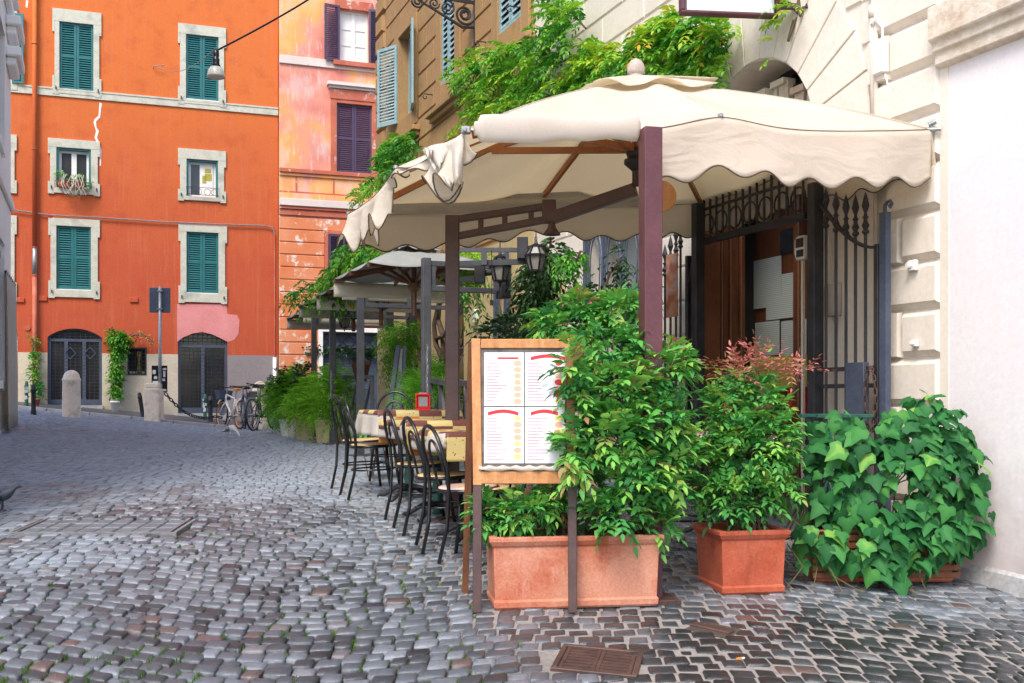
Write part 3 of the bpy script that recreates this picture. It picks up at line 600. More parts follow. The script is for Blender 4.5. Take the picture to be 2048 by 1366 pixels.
# ---- flower box and rack
TBOOST = {'ivy': (0,6,12,13,14,15)}
def leaves(name, parent, pts, dirs, nrm, size, width, mt, tone, tpl='lance', **k):
    v, f = TPL[tpl]; v = np.array(v, float); n = len(pts)
    d = dirs/np.linalg.norm(dirs, axis=1)[:,None]; s = np.cross(nrm, d); s /= np.linalg.norm(s, axis=1)[:,None]+1e-9; m = np.cross(d, s)
    L = size[:,None,None]; Wd = (size*width)[:,None,None]
    V = pts[:,None]+L*v[None,:,0:1]*d[:,None]+Wd*v[None,:,1:2]*s[:,None]+L*v[None,:,2:3]*m[:,None]
    off = (np.arange(n)*len(v))[:,None,None]; F_ = {}
    for q in f: F_.setdefault(len(q), []).append(q)
    faces = [(np.array(q)[None]+off).reshape(-1, kk) for kk, q in F_.items()]
    tt = np.repeat(np.asarray(tone)[:,None], len(v), 1)
    for q in TBOOST.get(tpl, ()): tt[:,q] += .16
    if tpl == 'lance': tt[:,[2,5]] += .07*(tt[:,[2,5]] < .75)
    return npmesh(name, V.reshape(-1, 3), faces, mt, tt.ravel(), parent=parent, smooth=(tpl != 'blade'))
TPL = {
 'lance': ([(0,0,0),(.3,.5,.04),(.34,0,-.01),(.3,-.5,.04),(.68,.34,.0),(.7,0,-.05),(.68,-.34,.0),(1,0,-.13)], [(0,2,1),(0,3,2),(1,2,5,4),(2,3,6,5),(4,5,7),(5,6,7)]),
 'blade': ([(0,.5,0),(0,-.5,0),(.5,-.4,.05),(.5,.4,.05),(1,0,0)], [(0,1,2,3),(3,2,4)]),
 'ivy': ([(0,0,0),(-.14,.22,.0),(-.06,.46,-.03),(.30,.60,-.07),(.46,.33,-.03),(.74,.20,-.06),(1.04,0,-.16),(.74,-.20,-.06),(.46,-.33,-.03),(.30,-.60,-.07),(-.06,-.46,-.03),(-.14,-.22,.0),(.28,0,.035),(.6,0,0),(.1,.25,.03),(.1,-.25,.03)],
         [(0,1,14),(1,2,14),(2,3,14),(14,3,12),(0,14,12),(3,4,12),(12,4,13),(4,5,13),(5,6,13),(13,6,7),(13,7,8),(12,13,8),(12,8,9),(0,12,15),(15,12,9),(15,9,10),(15,10,11),(0,15,11)]),
}
def unit(n): v = rng.normal(size=(n, 3)); return v/np.linalg.norm(v, axis=1)[:,None]
def blobpts(blobs, n, shell=.55):     # blobs: (center, (rx,ry,rz), weight); uneven outline by low-frequency push
    w = np.array([b[2] for b in blobs], float); w /= w.sum(); out = []; nr = []
    for (c, r_, _), k in zip(blobs, rng.multinomial(n, w)):
        u = unit(k); q = shell+(1-shell)*rng.random(k)**.6; c = np.array(c); r_ = np.array(r_)
        push = 1+.22*np.sin(u[:,0]*5+c[0]*3)*np.sin(u[:,2]*6+c[2]*5)+.14*np.sin(u[:,1]*9+u[:,2]*11)
        out.append(c+u*r_*(q*push)[:,None]); nr.append(u)
    return np.concatenate(out), np.concatenate(nr)
def sprays(name, parent, blobs, n, mt, leaf=.06, width=.34, count=7, spray=.12, droop=.5, shell=.5, tone=(.5,.18), tonefn=None, tpl='lance', up=.25):
    """compound leaves: leaflets in pairs along a short arching stalk"""
    p, u = blobpts(blobs, n, shell); d = u*.8+unit(n)*.75+np.array([0,0,up]); d /= np.linalg.norm(d, axis=1)[:,None]
    side = np.cross(d, [0,0,1.]); side /= np.linalg.norm(side, axis=1)[:,None]+1e-6; nn = np.cross(side, d)
    tb = np.clip(rng.normal(tone[0], tone[1], n), 0, 1)
    if tonefn is not None: tb = tonefn(p, tb)
    A, D, Nn, S, T = [], [], [], [], []
    for k in range(count):
        t = (k//2)/max(1, (count-1)//2); t = min(t, 1.); sg = 0 if k == count-1 else (1 if k % 2 else -1)
        if k == count-1: t = 1.0
        q = p+d*(spray*t)+np.array([0,0,-1])*(droop*spray*t*t*.6)
        dd = d*(.75 if sg else 1)+side*sg*.85+np.array([0,0,-1.])*(droop*(.35+.5*t))+unit(n)*.25
        A.append(q); D.append(dd); Nn.append(nn+unit(n)*.35); S.append(leaf*rng.uniform(.7, 1.2, n)); T.append(np.clip(tb+rng.normal(0, .05, n), 0, 1))
    return leaves(name, parent, np.concatenate(A), np.concatenate(D), np.concatenate(Nn), np.concatenate(S), width, mt, np.concatenate(T), tpl)
def B(px, py, Y, rx, rz, ry, w=None):    # blob from photo size (px) at a distance
    k = Y/F; c = P(px, py, Y); return ((c.x, c.y, c.z), (rx*k, ry, rz*k), w or rx*rz*k*k)
M['leaf_nandina'] = leafmat('nandina_leaf', [(0, (.025,.13,.042)), (.35, (.06,.28,.065)), (.62, (.14,.44,.085)), (.80, (.28,.52,.09)), (.87, (.34,.24,.09)), (.93, (.40,.15,.12)), (1, (.52,.17,.17))], .28, .45, .3)
M['leaf_wisteria'] = leafmat('wisteria_leaf', [(0, (.022,.13,.024)), (.4, (.08,.33,.035)), (.7, (.24,.52,.045)), (.93, (.38,.56,.04)), (1, (.70,.33,.03))], .38, .45, .3)
M['leaf_ivy'] = leafmat('ivy_leaf', [(0, (.016,.085,.030)), (.45, (.030,.155,.045)), (.8, (.065,.25,.06)), (.95, (.11,.32,.07)), (1, (.20,.40,.08))], .2, .55, .14)
M['leaf_fern'] = leafmat('asparagus_fern', [(0, (.06,.22,.015)), (.5, (.14,.42,.03)), (1, (.30,.60,.05))], .40, .6, .2)
M['leaf_dark'] = leafmat('dark_leaf', [(0, (.008,.03,.010)), (.6, (.02,.075,.018)), (1, (.05,.12,.025))], .2, .45)
M['leaf_grey'] = leafmat('grey_leaf', [(0, (.10,.14,.09)), (1, (.30,.34,.26))], .2, .6)

# ---- window plants
O = r(113,297,182,377); c = OW.w((O[0]+O[1])/2, .1, O[2])
t = thing('flower_box', 'red flower boxes with white trailing tendrils on the left small window', 'flower box', tuple(c), OW.rz)
for x in (.22, -.12):
    o = MB().loft([[(x-.13,-.06,.0),(x+.13,-.06,.0),(x+.13,.06,.0),(x-.13,.06,.0)], [(x-.15,-.08,.16),(x+.15,-.08,.16),(x+.15,.08,.16),(x-.15,.08,.16)]]).build('pot', M['terrared'], t)
mb = MB()
for k in range(12):
    x = random.uniform(-.25, .25); mb.tube([(x, .05, .25), (x+random.uniform(-.06,.06), .16, .30), (x+random.uniform(-.1,.1), .2, .05), (x+random.uniform(-.12,.12), .18, -.2)], .008, 5)
mb.build('tendril', M['cloth'], t)
mb = MB().tube([(-.42,.15,.12),(.42,.15,.12)], .008, 5).tube([(-.42,0,.0),(-.42,.15,.0),(-.42,.15,.12)], .008, 5).tube([(.42,0,.0),(.42,.15,.0),(.42,.15,.12)], .008, 5); mb.build('rack', M['iron'], t)
sprays('foliage', t, [((.3,.05,.25),(.14,.1,.12),2), ((-.12,.05,.22),(.2,.1,.08),2), ((-.32,.08,.1),(.12,.1,.12),1)], 130, M['leaf_nandina'], .05, .5, 5, .05)
sprays('trailing_foliage', t, [((-.05,.12,-.12),(.22,.08,.12),1)], 60, M['leaf_grey'], .04, .4, 5, .05)
O = r(373,320,436,394); t = thing('window_rack', 'small scrolled iron rack on the right small window sill', 'rack', tuple(OW.w((O[0]+O[1])/2, 0, O[2])), OW.rz)
mb = MB(); 
for z in (.03, .22): mb.tube([(-.4,0,z),(-.4,.14,z),(.4,.14,z),(.4,0,z)], .007, 5)
for x in (-.3,-.12,.1,.3): mb.ring((x,.14,.11), (0,1,0), .08, .006, 14, 5)
mb.build('rack', M['iron'], t)

# ================================================================ pink house
pbx = thing('townhouse', 'weathered pink and orange house with purple shutters beyond the street corner', 'house', (OW.O.x, OW.O.y, 0), OW.rz)
def blotched():
    m, n, b = mat('flaking_pink_plaster'); t = noise(n, .55, 3, .5); r_ = ramp(n, [(.38, (.62,.22,.17)), (.46, (.70,.30,.22)), (.52, (.80,.36,.12)), (.60, (.84,.42,.18)), (.68, (.60,.44,.38))]); lk(n, t.outputs[0], r_.inputs[0])
    t2 = noise(n, 1.6, 10, .68, stretch=(1,1,.5)); r2 = ramp(n, [(.50, (0,0,0)), (.62, (1,1,1))]); lk(n, t2.outputs[0], r2.inputs[0]); f = N(n, 'ShaderNodeMath', operation='MULTIPLY'); lk(n, r2.outputs[0], f.inputs[0]); f.inputs[1].default_value = .55
    c = mix(n, f.outputs[0], r_.outputs[0], (.62,.50,.47)); t3 = noise(n, 6, 8, .7, stretch=(2,2,.3)); r3 = ramp(n, [(.56, (0,0,0)), (.66, (1,1,1))]); lk(n, t3.outputs[0], r3.inputs[0])
    f3 = N(n, 'ShaderNodeMath', operation='MULTIPLY'); lk(n, r3.outputs[0], f3.inputs[0]); f3.inputs[1].default_value = .5; c = mix(n, f3.outputs[0], c, (.70,.62,.58)); lk(n, c, b.inputs['Base Color'])
    b.inputs['Roughness'].default_value = .9; b.inputs['Specular IOR Level'].default_value = .2; bump(n, b, t2.outputs[0], .01, .6); return m
M['pinkwall'] = blotched()
def flaking(name, c1, c2, pale, amount):
    m, n, b = mat(name); t = noise(n, 1.1, 4); r_ = ramp(n, [(.35, c1), (.65, c2)]); lk(n, t.outputs[0], r_.inputs[0])
    t2 = noise(n, 4, 10, .72, stretch=(1,1,.8)); r2 = ramp(n, [(amount, (0,0,0)), (amount+.06, (1,1,1))]); lk(n, t2.outputs[0], r2.inputs[0]); c = mix(n, r2.outputs[0], r_.outputs[0], pale); lk(n, c, b.inputs['Base Color'])
    b.inputs['Roughness'].default_value = .9; b.inputs['Specular IOR Level'].default_value = .2; bump(n, b, t2.outputs[0], .008, .6); return m
M['pinkred'] = flaking('flaking_red_trim', (.42,.11,.07), (.52,.17,.11), (.66,.52,.45), .58)
M['rust'] = flaking('flaking_rusticated_blocks', (.62,.19,.075), (.68,.28,.15), (.70,.60,.52), .55)
M['palecornice'] = flaking('pale_cornice', (.60,.52,.47), (.68,.60,.56), (.50,.20,.14), .62)
XA, XB = OW.s(1010), OW.s(557.5); pd = .10
pw = [((677,24,735,130), (668,6,744,136)), ((672,212,742,350), (660,186,752,352)), ((655,472,745,560), (648,466,752,566))]
gar = r(644,666,800,862)
holes = [(*r(*o), 0) for o, _ in pw]+[(gar[0], gar[1], .3, gar[3], 0)]
mb = MB(); wallmesh(mb, XA, XB, .2, 12.3, holes, .25, pd); mb.box(XA, XB, -6, -.9, .2, 12.3); mb.box(XB-.02, XB-.001, -.9, pd-.001, .2, 12.3); mb.build('wall', M['pinkwall'], pbx)
def lv(py): return OW.z(650, py)
def band(y0, y1, t, mt, nm='string_course', x0=XA, x1=XB): return MB().box(x0, x1, pd, pd+t, lv(y1), lv(y0)).build(nm, mt, pbx, bevel=.008)
band(122, 138, .05, M['palecornice']); band(344, 352, .10, M['pinkred'], 'cornice'); band(352, 358, .05, M['pinkwall'])
band(392, 404, .06, M['pinkwall']); band(404, 418, .14, M['palecornice'], 'cornice'); band(418, 424, .10, M['pinkred']); band(424, 436, .06, M['pinkred'])
mb = MB()
for k in range(9): x = XB-(k*1.0)-.45; mb.box(x-.02, x+.02, pd, pd+.015, lv(391), lv(359))
mb.box(XA, XB, pd, pd+.014, lv(391), lv(388)).build('panel_joint', M['pinkred'], pbx)
mb = MB(); z = lv(440); h = .335
hx = r(650,468,750,564)
while z > .5:
    spans = [(XA, XB)]
    if hx[2]-.05 < z-h/2 < hx[3]+.05: spans = [(XA, hx[0]-.03), (hx[1]+.03, XB)]
    if z-h/2 < gar[3]+.12: spans = [(gar[1]+.12, XB)]
    for a, b in spans: mb.box(a, b, pd, pd+.035, z-h+.025, z)
    z -= h
mb.build('rusticated_base', M['rust'], pbx, bevel=.012)
for k, (o, s_) in enumerate(pw):
    O, S = r(*o), r(*s_); mt = M['pinkred']; mb = MB()
    mb.box(S[0], O[0], pd, pd+.07, S[2], S[3]).box(O[1], S[1], pd, pd+.07, S[2], S[3]).box(O[0], O[1], pd, pd+.07, O[3], S[3]).box(O[0], O[1], pd, pd+.07, S[2], O[2])
    w = mb.build('window_frame', mt, pbx, bevel=.01); m = (O[0]+O[1])/2
    if k == 1:
        for x0, x1 in ((O[0], m-.004), (m+.004, O[1])): louvre_leaf(x0, x1, O[2]+.02, O[3], pd-.03, 2).build('shutter', M['plum'], w)
        P_ = r(652,172,760,190); MB().box(P_[0], P_[1], pd, pd+.20, P_[3]-.09, P_[3]).box(P_[0]+.05, P_[1]-.05, pd, pd+.13, P_[3]-.16, P_[3]-.091).build('pediment', M['palecornice'], w)
        MB().box(P_[0]+.08, P_[1]-.08, pd+.07, pd+.09, S[3]-.25, P_[3]-.17).build('frieze', M['pinkred'], w)
    elif k == 0:
        mb = MB(); f = .07; y = pd-.12
        mb.box(O[0], O[1], y-.02, y+.02, O[2], O[2]+f).box(O[0], O[1], y-.02, y+.02, O[3]-f, O[3]).box(O[0], O[0]+f, y-.02, y+.02, O[2]+f, O[3]-f).box(O[1]-f, O[1], y-.02, y+.02, O[2]+f, O[3]-f).box(m-.05, m+.05, y-.02, y+.03, O[2]+f, O[3]-f)
        for q in (.36, .66): z = O[2]+(O[3]-O[2])*q; mb.box(O[0]+f, O[1]-f, y-.018, y+.018, z-.02, z+.02)
        mb.build('sash', M['white'], w); MB().box(O[0]+f, O[1]-f, y-.01, y-.004, O[2]+f, O[3]-f).build('pane', M['white'], w)
        for sx, a in ((O[1], 158), (O[0], 22)):
            l = louvre_leaf(0, .42, O[2], O[3]+.06, 0, 1).build('shutter', M['plum'], w); l.location = (sx, pd+.08, 0); l.rotation_euler = (0, 0, R(a if a < 90 else a))
            if sx == O[1]: l.rotation_euler = (0, 0, R(8))
            else: l.rotation_euler = (0, 0, R(172))
        MB().box(S[0]-.05, S[1]+.05, pd+.07, pd+.16, S[2]-.02, S[2]+.10).build('sill', M['pinkred'], w)
    else:
        MB().box(O[0], O[1], pd-.2, pd-.19, O[2], O[3]).build('pane', M['glass'], w)
        l = louvre_leaf(0, .45, O[2], O[3], 0, 1).build('shutter', M['plum'], w); l.location = (O[1], pd+.09, 0); l.rotation_euler = (0, 0, R(184))
# garage shutter
mb = MB(); f = .12; a, b, c, d = gar
mb.box(b, b+f, pd, pd+.09, .3, d+f).box(a, b, pd, pd+.09, d, d+f); g = mb.build('garage_frame', M['white'], pbx, bevel=.01)
mb = MB(); z = .35
while z < d-.3: mb.box(a, b, pd-.15, pd-.12, z, z+.062); z += .07
mb.box(a, b, pd-.16, pd-.151, .3, d); g2 = mb.build('roller_shutter', M['bluegrey'], g)
mb = MB(); z = d-.42
for k in range(9): x = b-.02-k*.36; mb.bar((x, pd-.1, z), (x-.36, pd-.1, z+.34), .02).bar((x, pd-.1, z+.34), (x-.36, pd-.1, z), .02)
mb.bar((b, pd-.1, d-.06), (a, pd-.1, d-.06), .03).bar((b, pd-.1, z-.02), (a, pd-.1, z-.02), .03); mb.build('lattice', M['iron'], g)
gg = OW.w((b+a)/2+.2, pd+.02, OW.z(700, 700)); t = thing('garland', 'dark green garland hung across the blue grey roller shutter', 'garland', tuple(gg), OW.rz)
mb = MB().tube([(-1.6,0,0),(-.8,0,-.05),(0,0,-.02),(.8,0,-.06),(1.25,0,0)], .02, 6); mb.build('cord', M['bark'], t)
sprays('foliage', t, [((x*.3-1.5,0,-.04),(.22,.08,.11),1) for x in range(10)], 420, M['leaf_dark'], .07, .5, 5, .05)

# ================================================================ left house, seen edge-on
lb = thing('townhouse', 'off white house front with stone sills seen edge on at the left border', 'house', (LW.O.x, LW.O.y, 0), LW.rz)
hl = [(2.2,3.2,5.2,7.0,0), (4.8,5.8,5.2,7.0,0), (2.2,3.2,1.4,3.6,.2), (2.2,3.2,8.6,10.4,0), (4.8,5.8,8.6,10.4,0), (7.4,8.4,5.2,7.0,0), (7.4,8.4,8.6,10.4,0)]
mb = MB(); wallmesh(mb, 0, 13, 0, 12.2, hl, .2); mb.box(0, 13, -5, -.8, 0, 12.2).box(0, 13, -.8, -.003, 12.0, 12.2).box(.0, .02, -.8, -.001, 0, 12.0); mb.build('wall', M['greyrender'], lb)
for h in hl:
    w = surround(h[:4], (h[0]-.14, h[1]+.14, h[2]-.12, h[3]+.16), 0, .05).build('window_frame', M['greyrender'], lb)
    MB().box(h[0], h[1], -.19, -.18, h[2], h[3]).build('pane', M['glass'], w)
mb = MB()
for z, t_, hh in ((7.75, .10, .16), (8.15, .14, .1), (4.5, .06, .18)): mb.box(-.02, 13, 0, t_, z, z+hh)
mb.box(-.02, 13, 0, .3, 11.7, 12.2); mb.build('cornice', M['greyrender'], lb, bevel=.02)
for zz_ in (OW.z(10, 110)*.78, OW.z(10, 165)*.78): MB().box(.15, 1.3, 0, .24, zz_, zz_+.16).box(.25, 1.2, 0, .16, zz_-.14, zz_-.001).build('window_hood', M['greyrender'], lb, bevel=.02)
t = thing('curtain', 'tall off white canvas curtain hanging at the left edge of the street', 'curtain', tuple(LW.w(1.6, .12, 0)), LW.rz)
def cur(u, v):
    x = -1.45+2.3*u; z = gz(-8.6, 18)+.02+2.55*v; y = -.04+.02*math.sin(u*40)+.05*(1-v)*(.5+.5*math.sin(u*9)); return (x, y, z)
MB().grid(cur, 90, 8).build('drape', M['cloth'], t, smooth=True, solid=.006); MB().tube([(-1.45,-.04,3.15),(.85,-.04,3.15)], .02, 8).build('rail', M['iron'], t)
# ================================================================ right-hand facades (frame RW: x runs up the street, y out of the wall)
def q(x0, y0, x1, y1, d=0): return RW.rect(x0, y0, x1, y1, d)
S_ = lambda px, d=0: RW.s(px, d); Zr = lambda px, py, d=0: RW.z(px, py, d)
cb = thing('restaurant_house', 'cream stone block facade of the restaurant with an arched doorway', 'house', (RW.O.x, RW.O.y, 0), RW.rz)
sE0, sE1 = S_(1900), S_(1070)          # near and far end of the cream part
ds0, ds1 = S_(1618), S_(1402)          # doorway
ARC = ((S_(1618)+S_(1412))/2, .80, 3.08)
g0, g1 = S_(1292), S_(1172); k0, k1 = S_(1095), S_(1032)
holes = [(ARC[0]-.8, ARC[0]+.8, -.2, ARC[2]+.8, .7999), (g0, g1, .55, 3.05, 0), (k0, k1, .3, 3.0, 0)]
mb = MB(); wallmesh(mb, sE0, sE1, -.3, 8.6, holes, .42); mb.box(sE0, sE1, -5, -1.6, -.3, 8.6).box(sE0, sE1, -1.6, -.003, 8.5, 8.6)
mb.build('wall', M['cream'], cb)
pitch, z0 = .317, 1.379-.317*4
def chblock(mb, a, b, c, d, t, ch, y=0):      # block with chamfered edges
    mb.add([(a,y,c),(b,y,c),(b,y,d),(a,y,d),(a+ch,y+t,c+ch),(b-ch,y+t,c+ch),(b-ch,y+t,d-ch),(a+ch,y+t,d-ch)], [(7,6,5,4),(0,1,5,4)[::-1],(1,2,6,5)[::-1],(2,3,7,6)[::-1],(3,0,4,7)[::-1]])
pil1 = S_(1778)
mb = MB(); z = z0-.317; k = 0
while z < 8.5:     # the corner pilaster: bold blocks
    a, b = sE0+.03, pil1+(.0 if z < 2.6 else .16)
    if k % 2: m = a+(b-a)*.72; chblock(mb, a, m-.0, z+.004, z+pitch-.004, .055, .042); chblock(mb, m, b, z+.004, z+pitch-.004, .055, .01)
    else: chblock(mb, a, b, z+.004, z+pitch-.004, .055, .042)
    z += pitch; k += 1
mb.build('quoin_blocks', M['cream'], cb)
mb = MB(); z = z0; k = 0; Rv = 1.42; step = []
def cut(spans, a, b):
    o = []
    for x, y in spans:
        if b <= x or a >= y: o.append((x, y)); continue
        if a > x: o.append((x, a))
        if b < y: o.append((b, y))
    return o
while z < 8.5:
    zt = z+pitch; sp = [((pil1+(.0 if z < 2.6 else .16))+.0, sE1)]
    if z < ARC[2]: sp = cut(sp, ARC[0]-.8-.04, ARC[0]+.8+.04)
    zm = zt
    if z < ARC[2]+Rv and zt > ARC[2]:
        dz = max(0, z-ARC[2]); w = math.sqrt(max(0, Rv*Rv-dz*dz)); sp = cut(sp, ARC[0]-w, ARC[0]+w)
    if z < 3.05: sp = cut(sp, g0-.0, g1+.0); sp = cut(sp, k0, k1)
    if z < 2.35: sp = cut(sp, pil1, S_(1630))
    off = (k % 2)*.45
    for a, b in sp:
        x = a-(a % .9)-.9+off
        while x < b:
            u, v = max(a, x), min(b, x+.9)
            if v-u > .03: chblock(mb, u, v, z+.006, zt-.006, .018, .012) if v-u > .08 else None
            x += .9
    z += pitch; k += 1
mb.build('rusticated_courses', M['cream'], cb)
mb = MB(); n = 13
for i in range(n):         # voussoirs
    a0, a1 = math.pi*i/n, math.pi*(i+1)/n; e = .006; pt = []
    for aa, rr in ((a0+e, .81), (a1-e, .81), (a1-e*.7, Rv-.0), (a0+e*.7, Rv-.0)): pt.append((ARC[0]+rr*math.cos(aa), ARC[2]+rr*math.sin(aa)))
    mb.prism(pt[::-1], .0, .020)
mb.build('voussoirs', M['cream'], cb, bevel=.006)
# right-hand building
rb = thing('plastered_house', 'pale lilac plastered wall with a stone band at the right border', 'house', (RW.O.x, RW.O.y, 0), RW.rz)
zbA = Zr(1905, 130); mb = MB(); mb.box(-6, sE0-.02, -4, .03, -.4, zbA+.05); mb.build('wall', M['lavender'], rb)
MB().box(-6, sE0-.02, -4, .028, zbA+.25, 8.6).build('upper_wall', M['pinkpatch'], rb)['label'] = 'rosy pink upper wall'
hb = .36; mb = MB(); mb.loft([[(x, .0, zbA-.02), (x, .09, zbA), (x, .09, zbA+.07), (x, .115, zbA+.08), (x, .115, zbA+.13), (x, .15, zbA+.15), (x, .15, zbA+hb), (x, .0, zbA+hb)] for x in (sE0+.04, -6)])
mb.build('stone_band', M['travert'], rb, bevel=.006)
mb = MB()
for k in range(14):
    x = sE0-.02-k*.3; mb.loft([[(x,.03,-.3),(x,.065,-.3),(x,.055,.06+random.uniform(-.01,.02)),(x,.03,.09)], [(x-.3,.03,-.3),(x-.3,.065,-.3),(x-.3,.055,.05+random.uniform(-.01,.02)),(x-.3,.03,.08)]])
mb.build('rough_base', M['kerb'], rb)
MB().box(sE0-.02, sE0+.05, .0, .034, -.3, 8.6).build('corner_strip', M['cream'], cb)
MB().box(sE0+.05, sE0+.19, .056, .075, -.3, .42).build('base_block', M['travert'], cb, bevel=.01)
# arch window
mb = MB(); c, rr, zc = ARC
for i in range(20):
    a0, a1 = math.pi*i/20, math.pi*(i+1)/20
    for r_ in (.77, .50): mb.bar((c+r_*math.cos(a0), -.40, zc+r_*math.sin(a0)), (c+r_*math.cos(a1), -.40, zc+r_*math.sin(a1)), .05, .05)
for a in (30, 60, 90, 120, 150): mb.bar((c, -.40, zc), (c+.77*math.cos(R(a)), -.40, zc+.77*math.sin(R(a))), .03, .03)
fl = mb.build('fanlight', M['iron'], cb); MB().box(c-.8, c+.8, -.46, -.45, zc-.1, zc+.8).build('pane', M['glass'], fl)
mb = MB()
for x, w_, h_, t_ in ((.40,.17,.46,8), (.14,.2,.60,-6), (-.12,.18,.62,5), (-.38,.17,.50,-8)):
    for sx in (-1, 1): mb.bar((c+x+sx*w_/2, -.20, zc+.02), (c+x+sx*w_/2+.01*t_, -.20, zc+h_), .05, .12)
    mb.bar((c+x-w_/2, -.20, zc+h_), (c+x+w_/2, -.20, zc+h_), .12, .05)
mb.build('sign_letters', M['travert'], fl)
# doorway
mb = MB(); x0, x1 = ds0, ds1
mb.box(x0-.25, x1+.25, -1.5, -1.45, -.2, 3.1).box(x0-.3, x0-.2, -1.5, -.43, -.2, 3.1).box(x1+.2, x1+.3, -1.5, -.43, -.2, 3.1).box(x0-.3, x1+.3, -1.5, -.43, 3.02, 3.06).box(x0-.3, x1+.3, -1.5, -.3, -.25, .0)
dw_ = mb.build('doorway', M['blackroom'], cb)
zt = Zr(1410, 465)
MB().box(x1-.035, x1+.0, -.19, -.005, 0, 3.0).build('door_panel', M['doorbrown'], dw_, bevel=.01); MB().box(x1-.04, x1, -.27, -.195, 0, 3.0).box(x1-.06, x1, -.36, -.275, 0, 3.0).box(x1-.09, x1, -.41, -.365, 0, 3.0).build('door_panel', M['wooddark'], dw_, bevel=.008)
MB().box(x1-.50, x1-.26, -.75, -.70, 0, 3.0).box(x1-.60, x1-.52, -.8, -.6, 0, 3.0).build('door_panel', M['wooddark'], dw_, bevel=.01)
def inroom(px0, py0, px1, py1, d, mt, nm):
    a, b, e, f = q(px0, py0, px1, py1, d); return MB().box(a, b, d-.006, d, e, f).build(nm, mt, dw_)
def linedpaper():
    m, n, b = mat('printed_menu_paper'); g = N(n, 'ShaderNodeTexCoord'); w = N(n, 'ShaderNodeTexWave'); w.bands_direction = 'Z'; w.inputs['Scale'].default_value = 18; w.inputs['Distortion'].default_value = 1.5; w.inputs['Detail Scale'].default_value = 6; lk(n, g.outputs['Object'], w.inputs[0])
    r_ = ramp(n, [(.3, (.34,.40,.39)), (.5, (.50,.56,.56))]); lk(n, w.outputs[0], r_.inputs[0]); lk(n, r_.outputs[0], b.inputs[0]); b.inputs['Roughness'].default_value = .5; return m
M['menu_lined'] = linedpaper()
inroom(1497, 400, 1640, 800, -.72, M['wooddark'], 'glass_door')
for k, a in enumerate([(1504,517,1562,615), (1563,545,1606,592), (1532,588,1600,637), (1510,643,1558,711), (1562,640,1612,711)]): inroom(*a, -.70+k*.012, M['menu_lined'], 'menu_sheet')
inroom(1506, 712, 1613, 775, -.63, M['yellowcloth'], 'yellow_cloth'); inroom(1560, 455, 1612, 505, -.69, M['glass'], 'display'); inroom(1575, 776, 1612, 830, -.66, M['redplastic'], 'red_board')
# transom grille above the doorway
tg = thing('transom_grille', 'dark iron transom grille above the open doorway under the canopy', 'grille', tuple(RW.w(0, 0, 0)), RW.rz)
a0, a1 = S_(1614, .12), S_(1402, .12); zA, zB = Zr(1500, 460, .12), Zr(1500, 378, .12)+.25
mb = MB(); mb.bar((a0,.12,zA),(a1,.12,zA),.05,.05).bar((a0,.12,zB),(a1,.12,zB),.04,.04)
mb.bar((a0,.12,zA+.28),(a1,.12,zA+.28),.02,.02); mb.build('rail', M['iron'], tg)
mb = MB()
for i in range(15): x = a0+(a1-a0)*(i+.5)/15; mb.tube([(x,.12,zA),(x,.12,zB)], .011, 6)
for i in range(7): x = a0+(a1-a0)*(i+.5)/7; mb.ring((x,.12,zA+.14), (0,1,0), .09, .008, 14, 5)
mb.build('bar', M['iron'], tg)
# gate
def spear(mb, x, y, z0, zt, r_=.011):
    mb.tube([(x,y,z0),(x,y,zt-.30)], r_, 8)
    mb.lathe([(r_,-.30),(.024,-.285),(.024,-.275),(.014,-.262),(.026,-.235),(.014,-.21),(.013,-.19),(.022,-.178),(.013,-.168),(.010,-.15),(.026,-.10),(.012,-.04),(.0,.0)], (x,y,zt), 8)
def leaf_gate(name, label, xs_, tops, zb, stile, hinge, y, bars, cp=None):
    t = thing(name, label, 'gate', tuple(RW.w(0, 0, 0)), RW.rz); mb = MB()
    for x, zt in zip(xs_, tops): spear(mb, x, y, zb, zt)
    mb.build('spear_bar', M['iron'], t, smooth=False)
    mb = MB(); mb.bar((stile,y,zb),(stile,y,tops[0]-.38),.05,.04); mb.bar((hinge,y,zb),(hinge,y,tops[-1]+.02 if False else max(tops)+.05),.09,.08); mb.build('frame', M['iron'], t, bevel=.004)
    mb = MB()
    for z in bars: mb.bar((stile,y,z),(hinge,y,z),.016,.03)
    n = 12; pts = [(hinge+(stile-hinge)*i/n, y, (max(tops)-.05)+(min(tops)-.40-max(tops)+.05)*math.sin(math.pi/2*i/n)) for i in range(n+1)]
    for p, p2 in zip(pts, pts[1:]): mb.bar(p, p2, .03, .02)
    mb.build('rail', M['iron'], t); return t
yg = .16; sx = lambda p: RW.s(p, yg); sz = lambda p, r_: RW.z(p, r_, yg)
bx = [1731, 1711, 1692, 1672, 1652]
gt = leaf_gate('iron_gate', 'tall dark iron gate leaf with five spear tips folded right of the doorway', [sx(p) for p in bx], [sz(1731,382), sz(1711,387), sz(1692,387), sz(1672,381), sz(1652,374)], .12, sx(1757), sx(1631), yg, [sz(1690,738), sz(1690,772)])
x = sx(1770); mb = MB(); mb.bar((x,yg,.1),(x,yg,sz(1770,425)),.045,.06)
pts = [(x, yg, sz(1770,425))]+[(x-.035-.035*math.cos(a), yg, sz(1770,425)+.045+.05*math.sin(a)) for a in [math.pi*1.0+math.pi*(-i)/8+0 for i in range(9)]][::1]
pts = [(x, yg, sz(1770,425)), (x, yg, sz(1770,412)), (x-.02, yg, sz(1770,405)), (x-.05, yg, sz(1770,404)), (x-.065, yg, sz(1770,411)), (x-.05, yg, sz(1770,417)), (x-.04, yg, sz(1770,412))]
mb.tube(pts, .012, 6); mb.build('scroll_post', M['bluegrey'], gt)
